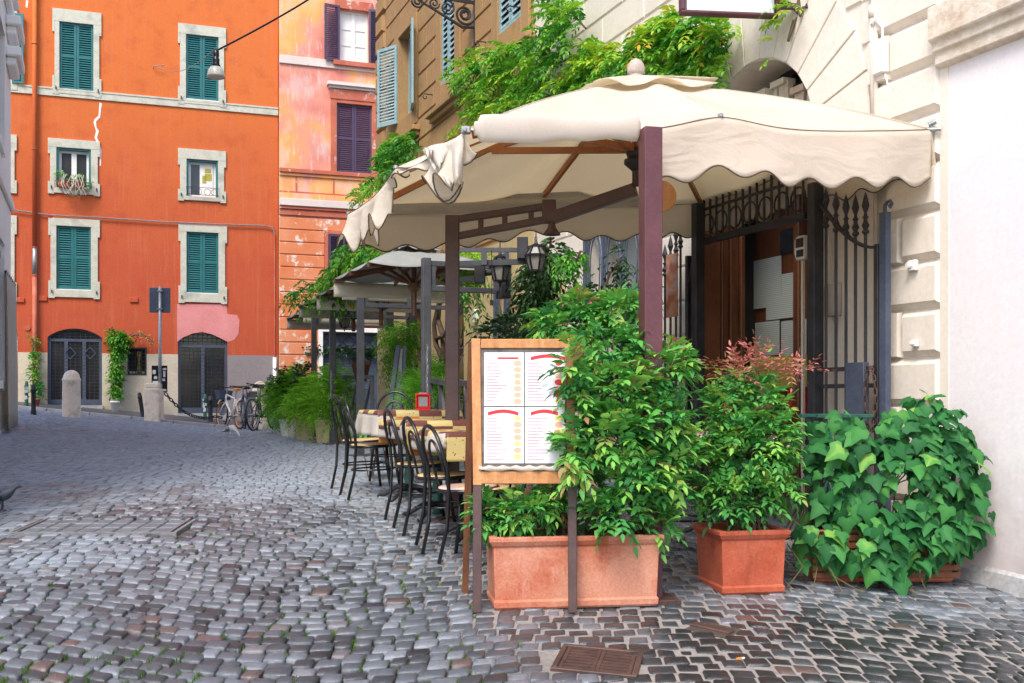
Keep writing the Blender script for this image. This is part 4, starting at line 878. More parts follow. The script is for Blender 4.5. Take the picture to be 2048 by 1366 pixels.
MB().box(sx(1734), sx(1697), yg-.02, yg+.03, .35, sz(1715,725)).build('lock_plate', M['bluegrey'], gt, bevel=.004)
ch = thing('chain', 'rusty chain hanging from the right gate leaf beside its lock plate', 'chain', tuple(RW.w(sx(1748), yg+.05, sz(1748, 735))), RW.rz)
def chain(mb, pts, r_=.018, t=.005, w=.6):
    L = [Vector(p) for p in pts]
    for i, (a, b) in enumerate(zip(L, L[1:])):
        d = (b-a); ln = d.length; d.normalize(); s_ = d.orthogonal().normalized(); s_ = Matrix.Rotation(R(90*(i%2)), 3, d)@s_; c = (a+b)/2; h = ln*.62
        pp = [c+d*h*math.cos(2*math.pi*k/10)+s_*r_*w*math.sin(2*math.pi*k/10) for k in range(10)]; pp += [pp[0]]; mb.tube(pp, t, 5, caps=False)
    return mb
n = 26; lp = [(-.02+.05*math.sin(2*math.pi*i/n)*1.0, 0, -.22+.22*math.cos(2*math.pi*i/n)) for i in range(n+1)]
chain(MB(), lp, .02, .005).build('links', M['castiron'], ch)
bx = [1361, 1352, 1341, 1330]
yg2 = .22; sx2 = lambda p: RW.s(p, yg2)
gt = leaf_gate('iron_gate', 'narrow iron gate leaf with rising spear tips left of the doorway', [sx2(1361), sx2(1352), sx2(1341), sx2(1330)], [RW.z(1361,430,yg2), RW.z(1352,448,yg2), RW.z(1341,470,yg2), RW.z(1330,488,yg2)], .12, sx2(1377), sx2(1396), yg2, [RW.z(1350,745,yg2)])
def menucard():
    m, n, b = mat('blurred_menu_poster'); t = noise(n, 9, 2, .4, stretch=(1,1,1)); r_ = ramp(n, [(.35,(.30,.10,.06)),(.5,(.42,.20,.12)),(.6,(.36,.30,.30)),(.7,(.45,.12,.05))]); lk(n, t.outputs[0], r_.inputs[0]); lk(n, r_.outputs[0], b.inputs[0]); return m
MB().box(sx2(1360), sx2(1338), yg2+.02, yg2+.03, RW.z(1350,634,yg2), RW.z(1350,508,yg2)).build('menu_poster', menucard(), gt)
# white post with a weighing-dial like box at the doorway edge
t = thing('wall_dispenser', 'white edged maroon box on a slim pale post at the doorway edge', 'box', tuple(RW.w(S_(1606, -.05), -.05, 0)), RW.rz)
zq = lambda y: RW.z(1606, y, -.05)
MB().prism([(-.05,zq(520)),(.05,zq(520)),(.075,zq(505)),(.07,zq(478)),(.04,zq(472)),(-.05,zq(472))], -.03, .03).build('housing', M['whiteplastic'], t, bevel=.006)
MB().box(-.045,.05,.03,.034,zq(495),zq(477)).build('panel', M['castiron'], t); MB().box(-.045,.04,.03,.034,zq(514),zq(500)).build('panel', M['black'], t); MB().box(-.012,.012,-.01,.01,.0,zq(521)).build('post', M['cream'], t)
# wall fittings
t = thing('junction_box', 'small white junction box with a cable loop beside the wall conduit', 'junction box', tuple(RW.w(S_(1775), .02, Zr(1775, 118))), RW.rz)
MB().box(-.05,.05,0,.07,-.11,.11).build('box', M['whiteplastic'], t, bevel=.006)
mb = MB().tube([(-.02,.04,.11),(-.02,.04,.2),(.03,.05,.27),(.09,.05,.26),(.11,.04,.18),(.10,.02,.1)], .009, 6).tube([(-.03,.03,-.11),(-.06,.03,-.2),(-.05,.03,-.27),(0,.02,-.30)], .006, 6); mb.build('cable', M['whiteplastic'], t)
t = thing('conduit', 'vertical cream painted conduit pipe running down the block facade', 'conduit', tuple(RW.w(S_(1762), .045, Zr(1762, 250))), RW.rz)
MB().tube([(0,0,-1.9),(0,0,0),(-.01,0,3.4)], .016, 8).build('pipe', M['cream'], t, smooth=True); MB().tube([(.03,0,-.1),(.03,0,.75)], .02, 8).tube([(.03,0,.75),(.03,0,.83)], .03, 8).build('sleeve', M['cream'], t, smooth=True)
for px, py, s_ in ((1843, 532, .035), (1848, 687, .022)):
    o = thing('sensor', 'small white square sensor on the third block from the ivy' if s_ > .03 else 'tiny white stud below the square sensor, just above the ivy', 'sensor', tuple(RW.w(S_(px), .058, Zr(px, py))), RW.rz)
    MB().box(-s_,s_,0,.03,-s_,s_).tube([(s_*.3,.03,0),(s_*.3,.055,0)], s_*.6, 10).build('housing', M['whiteplastic'], o, bevel=.004)
# wall behind the gate: electrical boxes
t = thing('wall_box', 'flat beige wall box with a hanging wire behind the gate bars', 'wall box', tuple(RW.w(S_(1672), .005, Zr(1672, 600))), RW.rz)
MB().box(-.07,.07,0,.05,-.12,.12).build('box', M['cream'], t, bevel=.005); MB().tube([(0,.03,.12),(.02,.03,.4),(.05,.03,.6)], .006, 5).tube([(0,.03,-.12),(-.05,.03,-.22),(-.08,.03,-.1)], .006, 5).build('cable', M['cream'], t)
# light box sign at the top
c = P(1562, 0, 8.15); t = thing('lightbox_sign', 'blank lilac lightbox sign in a maroon frame high above the doorway', 'sign', tuple(P(1556, 38, 8.1)), 0)
L = P(1360, 30, 8.02)-P(1556, 38, 8.1); t.rotation_euler = (0, 0, math.atan2(L.y, L.x)); Ln = Vector((L.x, L.y)).length
mb = MB(); mb.box(0,Ln,-.045,.045,.008,.03).box(0,Ln,-.07,.07,.6,.645).box(0,.03,-.045,.045,.03,.6).box(Ln-.03,Ln,-.045,.045,.03,.6); mb.build('frame', M['maroon'], t, bevel=.006)
MB().box(.045,Ln-.045,-.040,.040,.03,.6).build('panel', M['lilacpanel'], t); MB().bar((0,0,.5),(-.35,.0,.5),.04,.04).build('bracket', M['maroon'], t); MB().bar((0,0,.1),(-.3,.0,.1),.04,.04).build('bracket', M['maroon'], t)

# ---------------------------------------------------------------- ochre house
oc = thing('corner_house', 'ochre block facade with pale blue shutters on the street corner', 'house', (RW.O.x, RW.O.y, 0), RW.rz)
o0, o1 = sE1, S_(757)
wa = (S_(828), S_(800), Zr(814,235), Zr(814,62)); wb = (S_(913), S_(886), Zr(900,160), Zr(900,-60)); wc = (S_(1047), S_(1001), Zr(1024,52), Zr(1024,-260))
zl = 3.25
lows = [(S_(930), S_(893), .4, 3.0), (S_(845), S_(812), .4, 3.0)]
holes = [(*wa,0), (*wb,0), (*wc,0)]+[(*l,0) for l in lows]
mb = MB(); wallmesh(mb, o0, o1, 0, 10.5, holes, .3); mb.box(o0, o1, -5, -1.2, 0, 10.5).box(o0, o1, -1.2, -.003, 10.4, 10.5).box(o1-.02, o1-.001, -1.2, -.001, 0, 10.4); mb.build('wall', M['ochre'], oc)
mb = MB(); 
for a, b in ((o0, lows[0][0]), (lows[0][1], lows[1][0]), (lows[1][1], o1+.01)): mb.box(a, b, 0, .02, 0, 3.2)
for l in lows: mb.box(l[0], l[1], 0, .02, 3.0, 3.2)
mb.build('lower_wall', M['ochrelow'], oc)
mb = MB(); z = zl; k = 0; ph = .36
while z < 10.3:
    sp = [(o0, o1-.62)]
    for w in (wa, wb, wc):
        if w[2]-.30 < z+ph/2 < w[3]+.25: sp = cut(sp, w[0]-.30, w[1]+.30)
    for a, b in sp:
        x = a-(a % .75)-.75+(k % 2)*.375
        while x < b:
            u, v = max(a, x), min(b, x+.75)
            if v-u > .08: chblock(mb, u, v, z+.012, z+ph-.012, .022, .010)
            x += .75
    z += ph; k += 1
mb.build('rusticated_courses', M['ochre'], oc)
mb = MB(); z = zl; k = 0
while z < 10.3: chblock(mb, o1-.60+(k%2)*.12, o1+.02, z+.02, z+ph-.02, .06, .03); z += ph; k += 1
mb.build('quoin_blocks', M['ochre'], oc)
for w in (wa, wb, wc):
    mb = MB(); a, b, c, d = w; mb.box(a-.26, a, 0, .04, c-.25, d+.2).box(b, b+.26, 0, .04, c-.25, d+.2).box(a, b, 0, .04, c-.25, c).box(a, b, 0, .04, d, d+.2)
    fr = mb.build('window_frame', M['ochre'], oc, bevel=.006); MB().box(a, b, -.26, -.25, c, d).build('pane', M['glass'] , fr)
    MB().box(a-.45, b+.45, .022, .16, c-.42, c-.34).box(a-.40, b+.40, .022, .10, c-.50, c-.421).build('sill', M['ochre'], fr, bevel=.01)
    if w is wa:
        l = louvre_leaf(0, .50, c, d-.1, 0, 1).build('shutter', M['bluepaint'], fr); l.location = (b, .05, 0); l.rotation_euler = (0, 0, R(28))
        l = louvre_leaf(0, .50, c, d-.1, 0, 1).build('shutter', M['bluepaint'], fr); l.location = (a, .05, 0); l.rotation_euler = (0, 0, R(166))
        MB().box(a, b, -.2, -.15, c, d).build('blind', M['bluepaint'], fr)
    else:
        m = (a+b)/2
        for x0, x1 in ((a, m-.004), (m+.004, b)): louvre_leaf(x0, x1, c, d, .0, 1, pitch=.085).build('shutter', M['bluepaint'], fr)
zc = Zr(770, 45); MB().box(o0, o1+.22, 0, .16, zc+1.0, zc+1.12).box(o1-.75, o1+.18, .07, .13, zc+.85, zc+.999).build('cornice', M['ochre'], oc, bevel=.02)
# iron grilles of the ground-floor openings
def oval_grille(name, label, a, b, c, d, y, mt, n=3, open_leaf=False):
    t = thing(name, label, 'window grille', tuple(RW.w(0, 0, 0)), RW.rz); mb = MB(); f = .05
    mb.box(a,b,y-.02,y+.02,c,c+f).box(a,b,y-.02,y+.02,d-f,d).box(a,a+f,y-.02,y+.02,c+f,d-f).box(b-f,b,y-.02,y+.02,c+f,d-f)
    zm = c+(d-c)*.55; mb.box(a+f,b-f,y-.018,y+.018,zm-.03,zm+.03); zq_ = c+(d-c)*.28; mb.box(a+f,b-f,y-.018,y+.018,zq_-.03,zq_+.03); mb.build('frame', mt, t, bevel=.004)
    mb = MB(); w = (b-a-2*f)/n
    for i in range(n):
        cx = a+f+w*(i+.5)
        for z0_, z1_ in ((c+f, zq_-.03), (zq_+.03, zm-.03), (zm+.03, d-f)):
            cz, hh = (z0_+z1_)/2, (z1_-z0_)/2
            pts = [(cx+w*.42*math.cos(2*math.pi*k/20), y, cz+hh*.95*math.sin(2*math.pi*k/20)) for k in range(21)]; mb.tube(pts, .013, 5, False)
            pts = [(cx+w*.28*math.cos(2*math.pi*k/16), y, cz+hh*.72*math.sin(2*math.pi*k/16)) for k in range(17)]; mb.tube(pts, .008, 5, False)
        if i: mb.bar((a+f+w*i, y, c+f), (a+f+w*i, y, d-f), .02, .02)
    mb.build('oval_ornament', mt, t); return t
oval_grille('window_grille', 'blue grey iron grille of ovals in the window left of the doorway', g0, g1, .55, 3.05, .02, M['bluegrey'], 3)
MB().box(g0, g1, -.40, -.39, .5, 3.05).build('pane', M['paper'], cb)['label'] = 'bright pane behind the oval grille'
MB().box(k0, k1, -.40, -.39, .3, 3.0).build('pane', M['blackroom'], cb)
oval_grille('window_grille', 'blue grey iron grille of ovals beside the dark opening behind the hanging lanterns', S_(1030), S_(1003), .4, 3.0, .10, M['bluegrey'], 1)
for l, lab in ((lows[0], 'dark iron grille in the opening just behind the brown canopy post'), (lows[1], 'dark iron grille in the farthest opening behind the leaning glass panel')):
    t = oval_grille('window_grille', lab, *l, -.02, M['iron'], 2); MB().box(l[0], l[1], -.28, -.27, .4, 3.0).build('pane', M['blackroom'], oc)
MB().box(S_(1102), S_(1085), .021, .045, .5, 1.9).build('yellow_panel', M['ochrelow'], cb) if False else None
t = thing('wall_poster', 'yellow framed panel with dark marks on the wall left of the oval grille', 'poster', tuple(RW.w(S_(1118), .03, Zr(1118, 620))), RW.rz)
MB().box(-.25,.25,0,.02,-.35,.35).build('board', M['ochrelow'], t, bevel=.004)
mb = MB()
for k in range(7): x = random.uniform(-.15,.15); z = random.uniform(-.2,.2); mb.tube([(x,.023,z),(x+random.uniform(-.06,.06),.023,z+random.uniform(-.06,.06))], .012, 5)
mb.build('marks', M['iron'], t)
# small plaque on yellow wall
t = thing('door_bell', 'small white bell box on the yellow wall behind the dispenser', 'bell box', tuple(RW.w(S_(957), .021, Zr(957, 635))), RW.rz)
MB().prism([(-.06,-.07),(.06,-.07),(.06,.05),(0,.12),(-.06,.05)], 0, .05).build('housing', M['whiteplastic'], t, bevel=.004)
# ornate bracket
Yb = RW.Y(952); c = RW.w(S_(952), 0, 0); zt = Zr(952, 6); t = thing('wall_bracket', 'ornate scrolled iron bracket projecting high from the ochre wall', 'bracket', (c.x, c.y, zt), RW.rz)
mb = MB(); mb.bar((0,0,.0),(0,1.0,0),.03,.045).bar((0,.02,.15),(0,.02,-.75),.03,.04)
def spiral(c0, c1, r0, turns, ph, n=26, sg=1): return [(0, c0+r0*(1-.8*i/n)*math.cos(ph+sg*2*math.pi*turns*i/n), c1+r0*(1-.8*i/n)*math.sin(ph+sg*2*math.pi*turns*i/n)) for i in range(n+1)]
mb.tube(spiral(.17,-.19,.15,1.8,math.pi), .018, 6).tube(spiral(.43,-.13,.11,1.7,math.pi*.5), .015, 6).tube(spiral(.62,-.09,.08,1.6,math.pi), .013, 6).tube(spiral(.86,-.10,.09,1.7,0,26,-1), .015, 6)
mb.tube([(0,.03,-.35),(0,.2,-.37),(0,.4,-.28),(0,.6,-.19),(0,.8,-.10),(0,.95,-.03)], [.02,.024,.02,.018,.016,.012], 6).ring((0,.17,-.19),(1,0,0),.06,.02,14,6)
mb.build('scrollwork', M['iron'], t)
for px, py in ((868, 190), (975, 85), (1040, 15)):
    x, z = RW.sz(px, py); t = thing('shutter_hook', {868:'curled iron hook on the ochre wall below the ornate bracket tip', 975:'curled iron hook on the ochre wall just right of the ornate bracket', 1040:'curled iron hook beside the rightmost blue shutter'}[px], 'hook', tuple(RW.w(x, .02, z)), RW.rz, 'iron hooks on the ochre wall')
    MB().tube([(0,0,0),(0,.14,0),(0,.17,-.04),(0,.14,-.08),(0,.10,-.06),(0,.11,-.03)], .009, 5).build('hook', M['iron'], t)
# ================================================================ the big canopy
A2 = Vector((.928, .373)); U2 = Vector((-.373, .928))
Yc0 = 5.54; P0 = P(930, 262, Yc0); Lw, Ld = 3.16, 2.70
P1 = P0+Vector((A2.x*Lw, A2.y*Lw, .31)); P3 = P0+Vector((U2.x*Ld, U2.y*Ld, 0)); P2 = P1+(P3-P0)
APX = P(1272, 163, 7.45)
um = thing('canopy_umbrella', 'large off white square canopy umbrella with scalloped valance in front of the restaurant', 'umbrella', (APX.x, APX.y, 0)); UO = Vector(um.location)
CR = [P0-UO, P1-UO, P2-UO, P3-UO]; AP = APX-UO
def edge(k, u):
    a, b = CR[k], CR[(k+1) % 4]; p = a.lerp(b, u)
    bulge = .055*math.exp(-((u-.5)/.10)**2)+.02*(1-abs(2*u-1)); sag = -.018*abs(math.sin(2*math.pi*u)); return p+Vector((0, 0, bulge+sag))
def top(k, u, v, dz=0):
    p = edge(k, u).lerp(AP, v); w = abs(math.sin(2*math.pi*u)); return p+Vector((0, 0, -.045*math.sin(math.pi*v)*w*(1-.3*v)+.05*math.sin(math.pi*v)+.006*math.sin(u*31+v*7)*(1-v)+dz))
mb = MB()
for k in range(4): mb.grid(lambda u, v, k=k: top(k, u, v), 44, 18)
mb.build('canopy', M['fabric'], um, smooth=True, solid=.004)
mb = MB()
for k in range(4): mb.grid(lambda u, v, k=k: top(k, u, .70+.30*v, .035+.035*(1-v)*max(0, math.sin(u*math.pi*4+k*1.3))+.01), 30, 6)
mb.build('vent_cap', M['fabric'], um, smooth=True, solid=.004)
mb = MB().lathe([(.075,-.03),(.075,-.005),(.052,.005),(.052,.018),(.062,.026),(.062,.038),(.064,.055),(.058,.085),(.038,.115),(.013,.130),(0,.132)], AP+Vector((0,0,.03)), 20); mb.build('finial', M['finial'], um, smooth=True)
mb = MB()
for k in range(4):
    for u in (0, .5):
        p = edge(k, u); mb.lathe([(0,-.012),(.016,-.005),(.016,.012),(0,.02)], p+Vector((0,0,.008)), 10)
mb.build('corner_button', M['steel'], um)
Nn = [Vector((-U2.x, -U2.y, 0)), Vector((A2.x, A2.y, 0)), Vector((U2.x, U2.y, 0)), Vector((-A2.x, -A2.y, 0))]
def valance(k, u0, u1, Lf, fold=.025, nu=110, per=.33, ph=0, outf=None, nm='valance', scal=.055, mt=None):
    ln = (CR[(k+1)%4]-CR[k]).length
    def f(a, b):
        u = u0+(u1-u0)*a; p = edge(k, u); s_ = u*ln; L = Lf(u)*(1-scal/.3*(.5+.5*math.cos(2*math.pi*(s_/per)+ph))*(b**3)); L = max(L, .01)
        o = fold*b*(math.sin(s_*7.3+1)+.6*math.sin(s_*3.1+b*2))+.012*b; o += (outf(u)*b if outf else 0)
        return p+Nn[k]*(o+.004)+Vector((0, 0, -L*b))
    o = MB().grid(f, nu, 10).build(nm, mt or M['fabric'], um, smooth=True, solid=.004)
    hem = [f(i/nu, 1) for i in range(nu+1)]; MB().tube(hem, .005, 5).build('hem', M['bark'], o); return o
valance(0, .345, 1.0, lambda u: .33+.03*u, .022, 130, .335, 2.4)
valance(1, 0, 1, lambda u: .30, .02, 90, .335, 0)
valance(2, 0, 1, lambda u: .29, .03, 120, .345, 1.0)
def lleft(u):       # u=0 far corner, 1 near corner on side 3; ragged and gathered
    if u < .42: return .30-.06*math.sin(u*40)*.5
    if u < .75: return .06
    return .06+.27*min(1, (u-.75)/.12)*(1 if u < .97 else .4)
valance(3, 0, 1, lleft, .03, 160, .16, 0, lambda u: (.10*math.sin(u*55) if u > .75 else .05*math.sin(u*40)), scal=.12)
# rolled-up front flap
rings = []; n = 60
for i in range(n+1):
    u = .012+(.322-.012)*i/n; p = edge(0, u); w = .5*(1 if .03 < i/n < .985 else .55); h = .072+.004*math.sin(i*.35)+.010*math.sin(i*.11); rg = []
    for j in range(16):
        a = 2*math.pi*j/16; rg.append(p+Nn[0]*(.045+.05*math.cos(a)*w*1.2)+Vector((0, 0, .005+h*math.sin(a)*w*1.9+.002*math.sin(i*.3+j))))
    rings.append(rg)
MB().loft(rings).build('rolled_flap', M['cloth'], um, smooth=True)
for k in range(4):
    for u in (0, .5): MB().tube([top(k, u, .01+.68*i/14, .004) for i in range(15)], .0035, 5).build('seam', M['fabricold'], um)
    MB().tube([edge(k, i/60)+Nn[k]*.004 for i in range(61)], .004, 5).build('seam', M['bark'], um)
# metal corner shoe and gathered cloth at the near left corner
c = CR[0]; MB().box(c.x-.02,c.x+.03,c.y-.015,c.y+.02,c.z-.015,c.z+.025).tube([(c.x,c.y-.02,c.z),(c.x,c.y-.035,c.z)], .013, 10).build('corner_shoe', M['steel'], um, bevel=.006)
c = CR[1]; MB().tube([(c.x-.02,c.y,c.z+.03),(c.x+.02,c.y-.02,c.z+.05)], .018, 10).tube([(c.x-.03,c.y,c.z),(c.x+.05,c.y-.02,c.z)], .014, 10).build('corner_shoe', M['steel'], um)
def rag(pts, nm):      # hanging cloth tip: photo outline at a real distance, given folds and thickness
    cc = [P(x, y, Y)-UO for x, y, Y in pts]; return cc
def tongue(topa, topb, tip, w0=.0, nm='cloth_tail', nw=12, nl=10, curl=.05):
    a, b, t = [P(*k)-UO for k in (topa, topb, tip)]
    def f(u, v):
        m = a.lerp(b, u); wv = 1-.72*v; mid = a.lerp(b, .5); q_ = mid+(m-mid)*wv; q_ = q_+(t-mid)*v; return q_+Vector((0, -.05*math.sin(u*9+v*2)*(.3+v), -.025*math.cos(u*12)*v*(1-u*.3)))
    o = MB().grid(f, nw, nl).build(nm, M['cloth'], um, smooth=True, solid=.004); return o
tongue((852,296,5.85), (928,272,5.56), (912,366,5.56)); tongue((845,300,6.0), (905,285,5.7), (880,335,5.7)); tongue((848,296,5.9), (880,300,5.8), (862,312,5.78))
# inner gutter cloth
def gutter(u, v):
    a = P(772, 392, 8.05).lerp(P(1340, 372, 8.9), u); b = P(772, 428, 8.08).lerp(P(1340, 408, 9.0), u); return a.lerp(b, v)-UO+Vector((0, .03*math.sin(v*9), -.02*math.sin(math.pi*u)))
MB().grid(gutter, 30, 6).build('gutter_cloth', M['fabricold'], um, smooth=True, solid=.003)
# mast, hub, ribs
HB = P(1272, 300, 7.45)-UO; HL = P(1272, 372, 7.45)-UO
MB().tube([HL, AP+Vector((0,0,.02))], .028, 12).build('mast', M['brownpost'], um, smooth=True)
MB().lathe([(.03,-.02),(.05,0),(.085,.03),(.085,.06),(.06,.07),(.07,.10),(.07,.13),(.03,.15)], HB-Vector((0,0,.13)), 16).build('hub', M['iron'], um, smooth=True)
for k in range(4):
    for u in (0, .5):
        e = edge(k, u); d = Vector((0,0,-.035)); hubt = AP+Vector((0,0,-.16)); p = e.lerp(AP, .04)+d; m1 = e.lerp(AP, .5)+Vector((0,0,.005))
        rb_ = MB().bar(p, m1, .028, .04).bar(m1, hubt, .028, .04).build('rib', M['ribwood'], um)
        MB().bar(HB, e.lerp(AP, .52)+Vector((0,0,-.02)), .03, .045).build('strut', M['ribwood'], rb_)
# arm and post
pb = P(905, 432, 7.95); ptop = pb-UO; gp = Vector((pb.x, pb.y, gz(pb.x, pb.y)))-UO
po = MB().box(gp.x-.052,gp.x+.052,gp.y-.052,gp.y+.052,gp.z-.03,ptop.z).box(gp.x-.13,gp.x+.13,gp.y-.13,gp.y+.13,gp.z-.03,gp.z+.02).build('post', M['brownpost'], um, bevel=.006)
j = P(1098, 412, 7.7)-UO; jl = P(1098, 438, 7.7)-UO; l0 = P(905, 474, 7.95)-UO; e = P(1272, 378, 7.5)-UO
mb = MB().bar(ptop-Vector((0,0,.03)), j, .05, .05).bar(l0, jl, .05, .05)
for t_ in (.3, .55, .82): mb.bar(ptop.lerp(j, t_)-Vector((0,0,.03)), l0.lerp(jl, t_), .04, .04)
mb.bar(jl+Vector((0,0,.0)), e, .075, .085).box(j.x-.05,j.x+.05,j.y-.05,j.y+.05,jl.z-.03,j.z+.04); mb.build('arm', M['brownpost'], um, bevel=.004)
MB().lathe([(.0,.07),(.02,.07),(.025,.04),(.035,.015),(.06,-.02),(.064,-.032),(.056,-.032),(.02,.0)], jl+Vector((.02,-.03,-.09)), 16).tube([jl+Vector((.01,-.03,-.15)), jl+Vector((.01,-.03,-.22))], .01, 6).build('spotlight', M['brownpost'], um, smooth=True)
# maroon post in front
pm = P(1301, 257, 5.84); g_ = gz(pm.x, pm.y); t = thing('steel_post', 'maroon square steel post rising in front of the canopy edge behind the tall bush', 'post', (pm.x, pm.y, g_), R(21.9-8))
MB().box(-.052,.052,-.052,.052,0,pm.z-g_).build('post', M['maroon'], t, bevel=.005); MB().box(-.13,.13,-.13,.13,-.02,.012).build('base_plate', M['castiron'], t, bevel=.004)
d = P(1322, 392, 7.0); t = thing('wicker_fan', 'round brown woven disc hanging half hidden behind the maroon post', 'disc', tuple(d), 0)
MB().tube([(0,0,0),(0,.02,0)], .098, 24).ring((0,.01,0),(0,1,0),.098,.008,24,6).build('disc', M['woodpale'], t); MB().tube([(0,0,.09),(0,.01,.5)], .006, 5).build('cord', M['bark'], t)

# ================================================================ the smaller umbrellas up the street
def small_umbrella():
    t = thing('cafe_umbrella', 'x', 'umbrella', (0,0,0), RW.rz, 'grey umbrellas lined up along the restaurant wall')
    w, d = 1.4, 1.55      # local: x up the street, y towards the street; near left corner at origin
    cr = [Vector((0,0,0)), Vector((0,-w,0)), Vector((d,-w,0)), Vector((d,0,0))]; ap = Vector((d/2, -w/2, .235))
    mb = MB()
    for k in range(4): mb.grid(lambda u, v, k=k: cr[k].lerp(cr[(k+1)%4], u).lerp(ap, v)+Vector((0,0,.05*math.sin(math.pi*v)-.03*abs(math.sin(2*math.pi*u))*(1-v))), 12, 8)
    mb.build('canopy', M['greycanvas'], t, smooth=True, solid=.004)
    mb = MB()
    for k in range(4): mb.grid(lambda u, v, k=k: cr[k].lerp(cr[(k+1)%4], u).lerp(ap, .68+.32*v)+Vector((0,0,.09+.02*math.sin(u*12)*(1-v))), 10, 4)
    mb.build('vent_cap', M['greycanvas'], t, smooth=True, solid=.004)
    for k in range(8):
        e = cr[k//2].lerp(cr[(k//2+1)%4], .5*(k%2)); r_ = MB().bar(e+Vector((0,0,-.03)), ap+Vector((0,0,-.12)), .025, .035).build('rib', M['wooddark'], t)
        MB().bar(e.lerp(ap, .5)+Vector((0,0,-.04)), (ap.x, ap.y, -.12), .02, .03).build('strut', M['wooddark'], r_)
    MB().tube([(ap.x,ap.y,-.45),(ap.x,ap.y,.42)], .03, 8).lathe([(.03,-.05),(.07,0),(.07,.05),(.03,.08)], (ap.x,ap.y,-.15), 12).build('mast', M['wooddark'], t)
    for k in (0, 2):
        MB().grid(lambda u, v, k=k: cr[k].lerp(cr[(k+1)%4], u)+Vector((.01*math.sin(u*14)*v, 0, -.03-.17*v)), 24, 3).build('valance', M['fabricold'], t, smooth=True, solid=.004)
    return t
proto = small_umbrella()
labs = ['grey topped umbrella just behind the large canopy, its dark ribs showing', 'second grey umbrella from the large canopy, its beige valance above a lantern', 'third grey umbrella from the large canopy, half under wisteria leaves', 'farthest and lowest umbrella, its pale tip reaching left over the rusticated wall']
for i, (px, py, Y) in enumerate([(736,524,10.3), (684,567,12.9), (637,592,15.2), (606,622,17.8)]):
    o = proto if i == 0 else dup(proto); o.location = P(px, py, Y); o['label'] = labs[i]
    if i == 0: 
        for ch in o.children:
            if ch.name == 'valance': bpy.data.objects.remove(ch)
bpy.data.objects.remove([ch for ch in proto.children if ch.name.startswith('valance')][0])
# framed posts
def framed_post(px, pyt, Y, label, nfr, L, mt=M['greypost'], wd=.08, fh=.24):
    c = P(px, pyt, Y); g_ = gz(c.x, c.y); h = c.z-g_; t = thing('steel_post', label, 'post', (c.x, c.y, g_), RW.rz, 'grey posts carrying the umbrella arms')
    MB().box(-wd/2,wd/2,-wd/2,wd/2,-.02,h).box(-.12,.12,-.12,.12,-.02,.015).build('post', mt, t, bevel=.005)
    mb = MB().bar((0,-wd/2,h-.05),(0,-L,h-.05),.05,.05).bar((0,-wd/2,h-.05-fh),(0,-L,h-.05-fh),.05,.05)
    for k in range(nfr+1): y = -wd/2-.03-(L-wd/2-.03)*k/nfr; mb.bar((0,y,h-.05),(0,y,h-.05-fh),.045,.045)
    mb.build('arm_frame', mt, t, bevel=.003); MB().box(-.07,.07,-L-.13,-L-.02,h-.36,h-.02).build('end_block', M['iron'], t, bevel=.006); return t
framed_post(852, 516, 10.05, 'grey steel post nearest behind the brown canopy post', 1, .72)
framed_post(721, 562, 12.7, 'grey steel post rising right of the tall black chair backs', 2, 1.15)
framed_post(665, 590, 14.9, 'slim grey post between the two asparagus fern planters', 2, 1.1)
framed_post(628, 615, 17.2, 'farthest slim grey post in front of the rusticated wall', 2, 1.2)
# lanterns
def lantern():
    t = thing('lantern', 'x', 'lantern', (0,0,0), RW.rz, 'black glazed lanterns hung below the umbrellas')
    mb = MB(); n = 6
    def hexr(r_, z): return [Vector((r_*math.cos(2*math.pi*k/n), r_*math.sin(2*math.pi*k/n), z)) for k in range(n)]
    a, b, c = hexr(.06, -.19), hexr(.10, -.05), hexr(.045, .035)
    for k in range(n):
        mb.bar(a[k], b[k], .012).bar(a[k], a[(k+1)%n], .014).bar(b[k], b[(k+1)%n], .018).bar(b[k], c[k], .012).bar(c[k], c[(k+1)%n], .014)
    mb.lathe([(.0,-.25),(.01,-.245),(.01,-.215),(.045,-.20),(.06,-.19)], (0,0,0), 6).lathe([(.045,.035),(.05,.042),(.018,.06),(.012,.085),(0,.09)], (0,0,0), 6).ring((0,0,.105),(0,1,0),.02,.005,12,5); mb.build('frame', M['black'], t)
    mb = MB(); mb.loft([hexr(.057,-.188), hexr(.095,-.052)]).loft([hexr(.093,-.045), hexr(.042,.032)]); mb.build('glass', M['lanternglass'], t); MB().tube([(0,0,-.18),(0,0,-.09)], .012, 6).build('bulb', M['whiteplastic'], t)
    MB().tube([(0,0,.12),(0,0,.24)], .006, 5).build('hanger', M['iron'], t); return t
lp = lantern()
LL = [(1072,500,9.6,'glazed black lantern hanging nearest under the scalloped canopy edge'), (1000,522,10.0,'black lantern hanging beside the dangling plug cable'), (831,552,12.2,'black lantern hanging in front of the dark ribbed umbrella mast'), (765,588,13.6,'black lantern hanging at the end of the beige valance'), (706,612,15.6,'small black lantern partly hidden behind the grey post'), (689,632,17.0,'smallest black lantern hanging over the garland')]
for i, (px, py, Y, lab) in enumerate(LL):
    o = lp if i == 0 else dup(lp); o.location = P(px, py, Y); o['label'] = lab
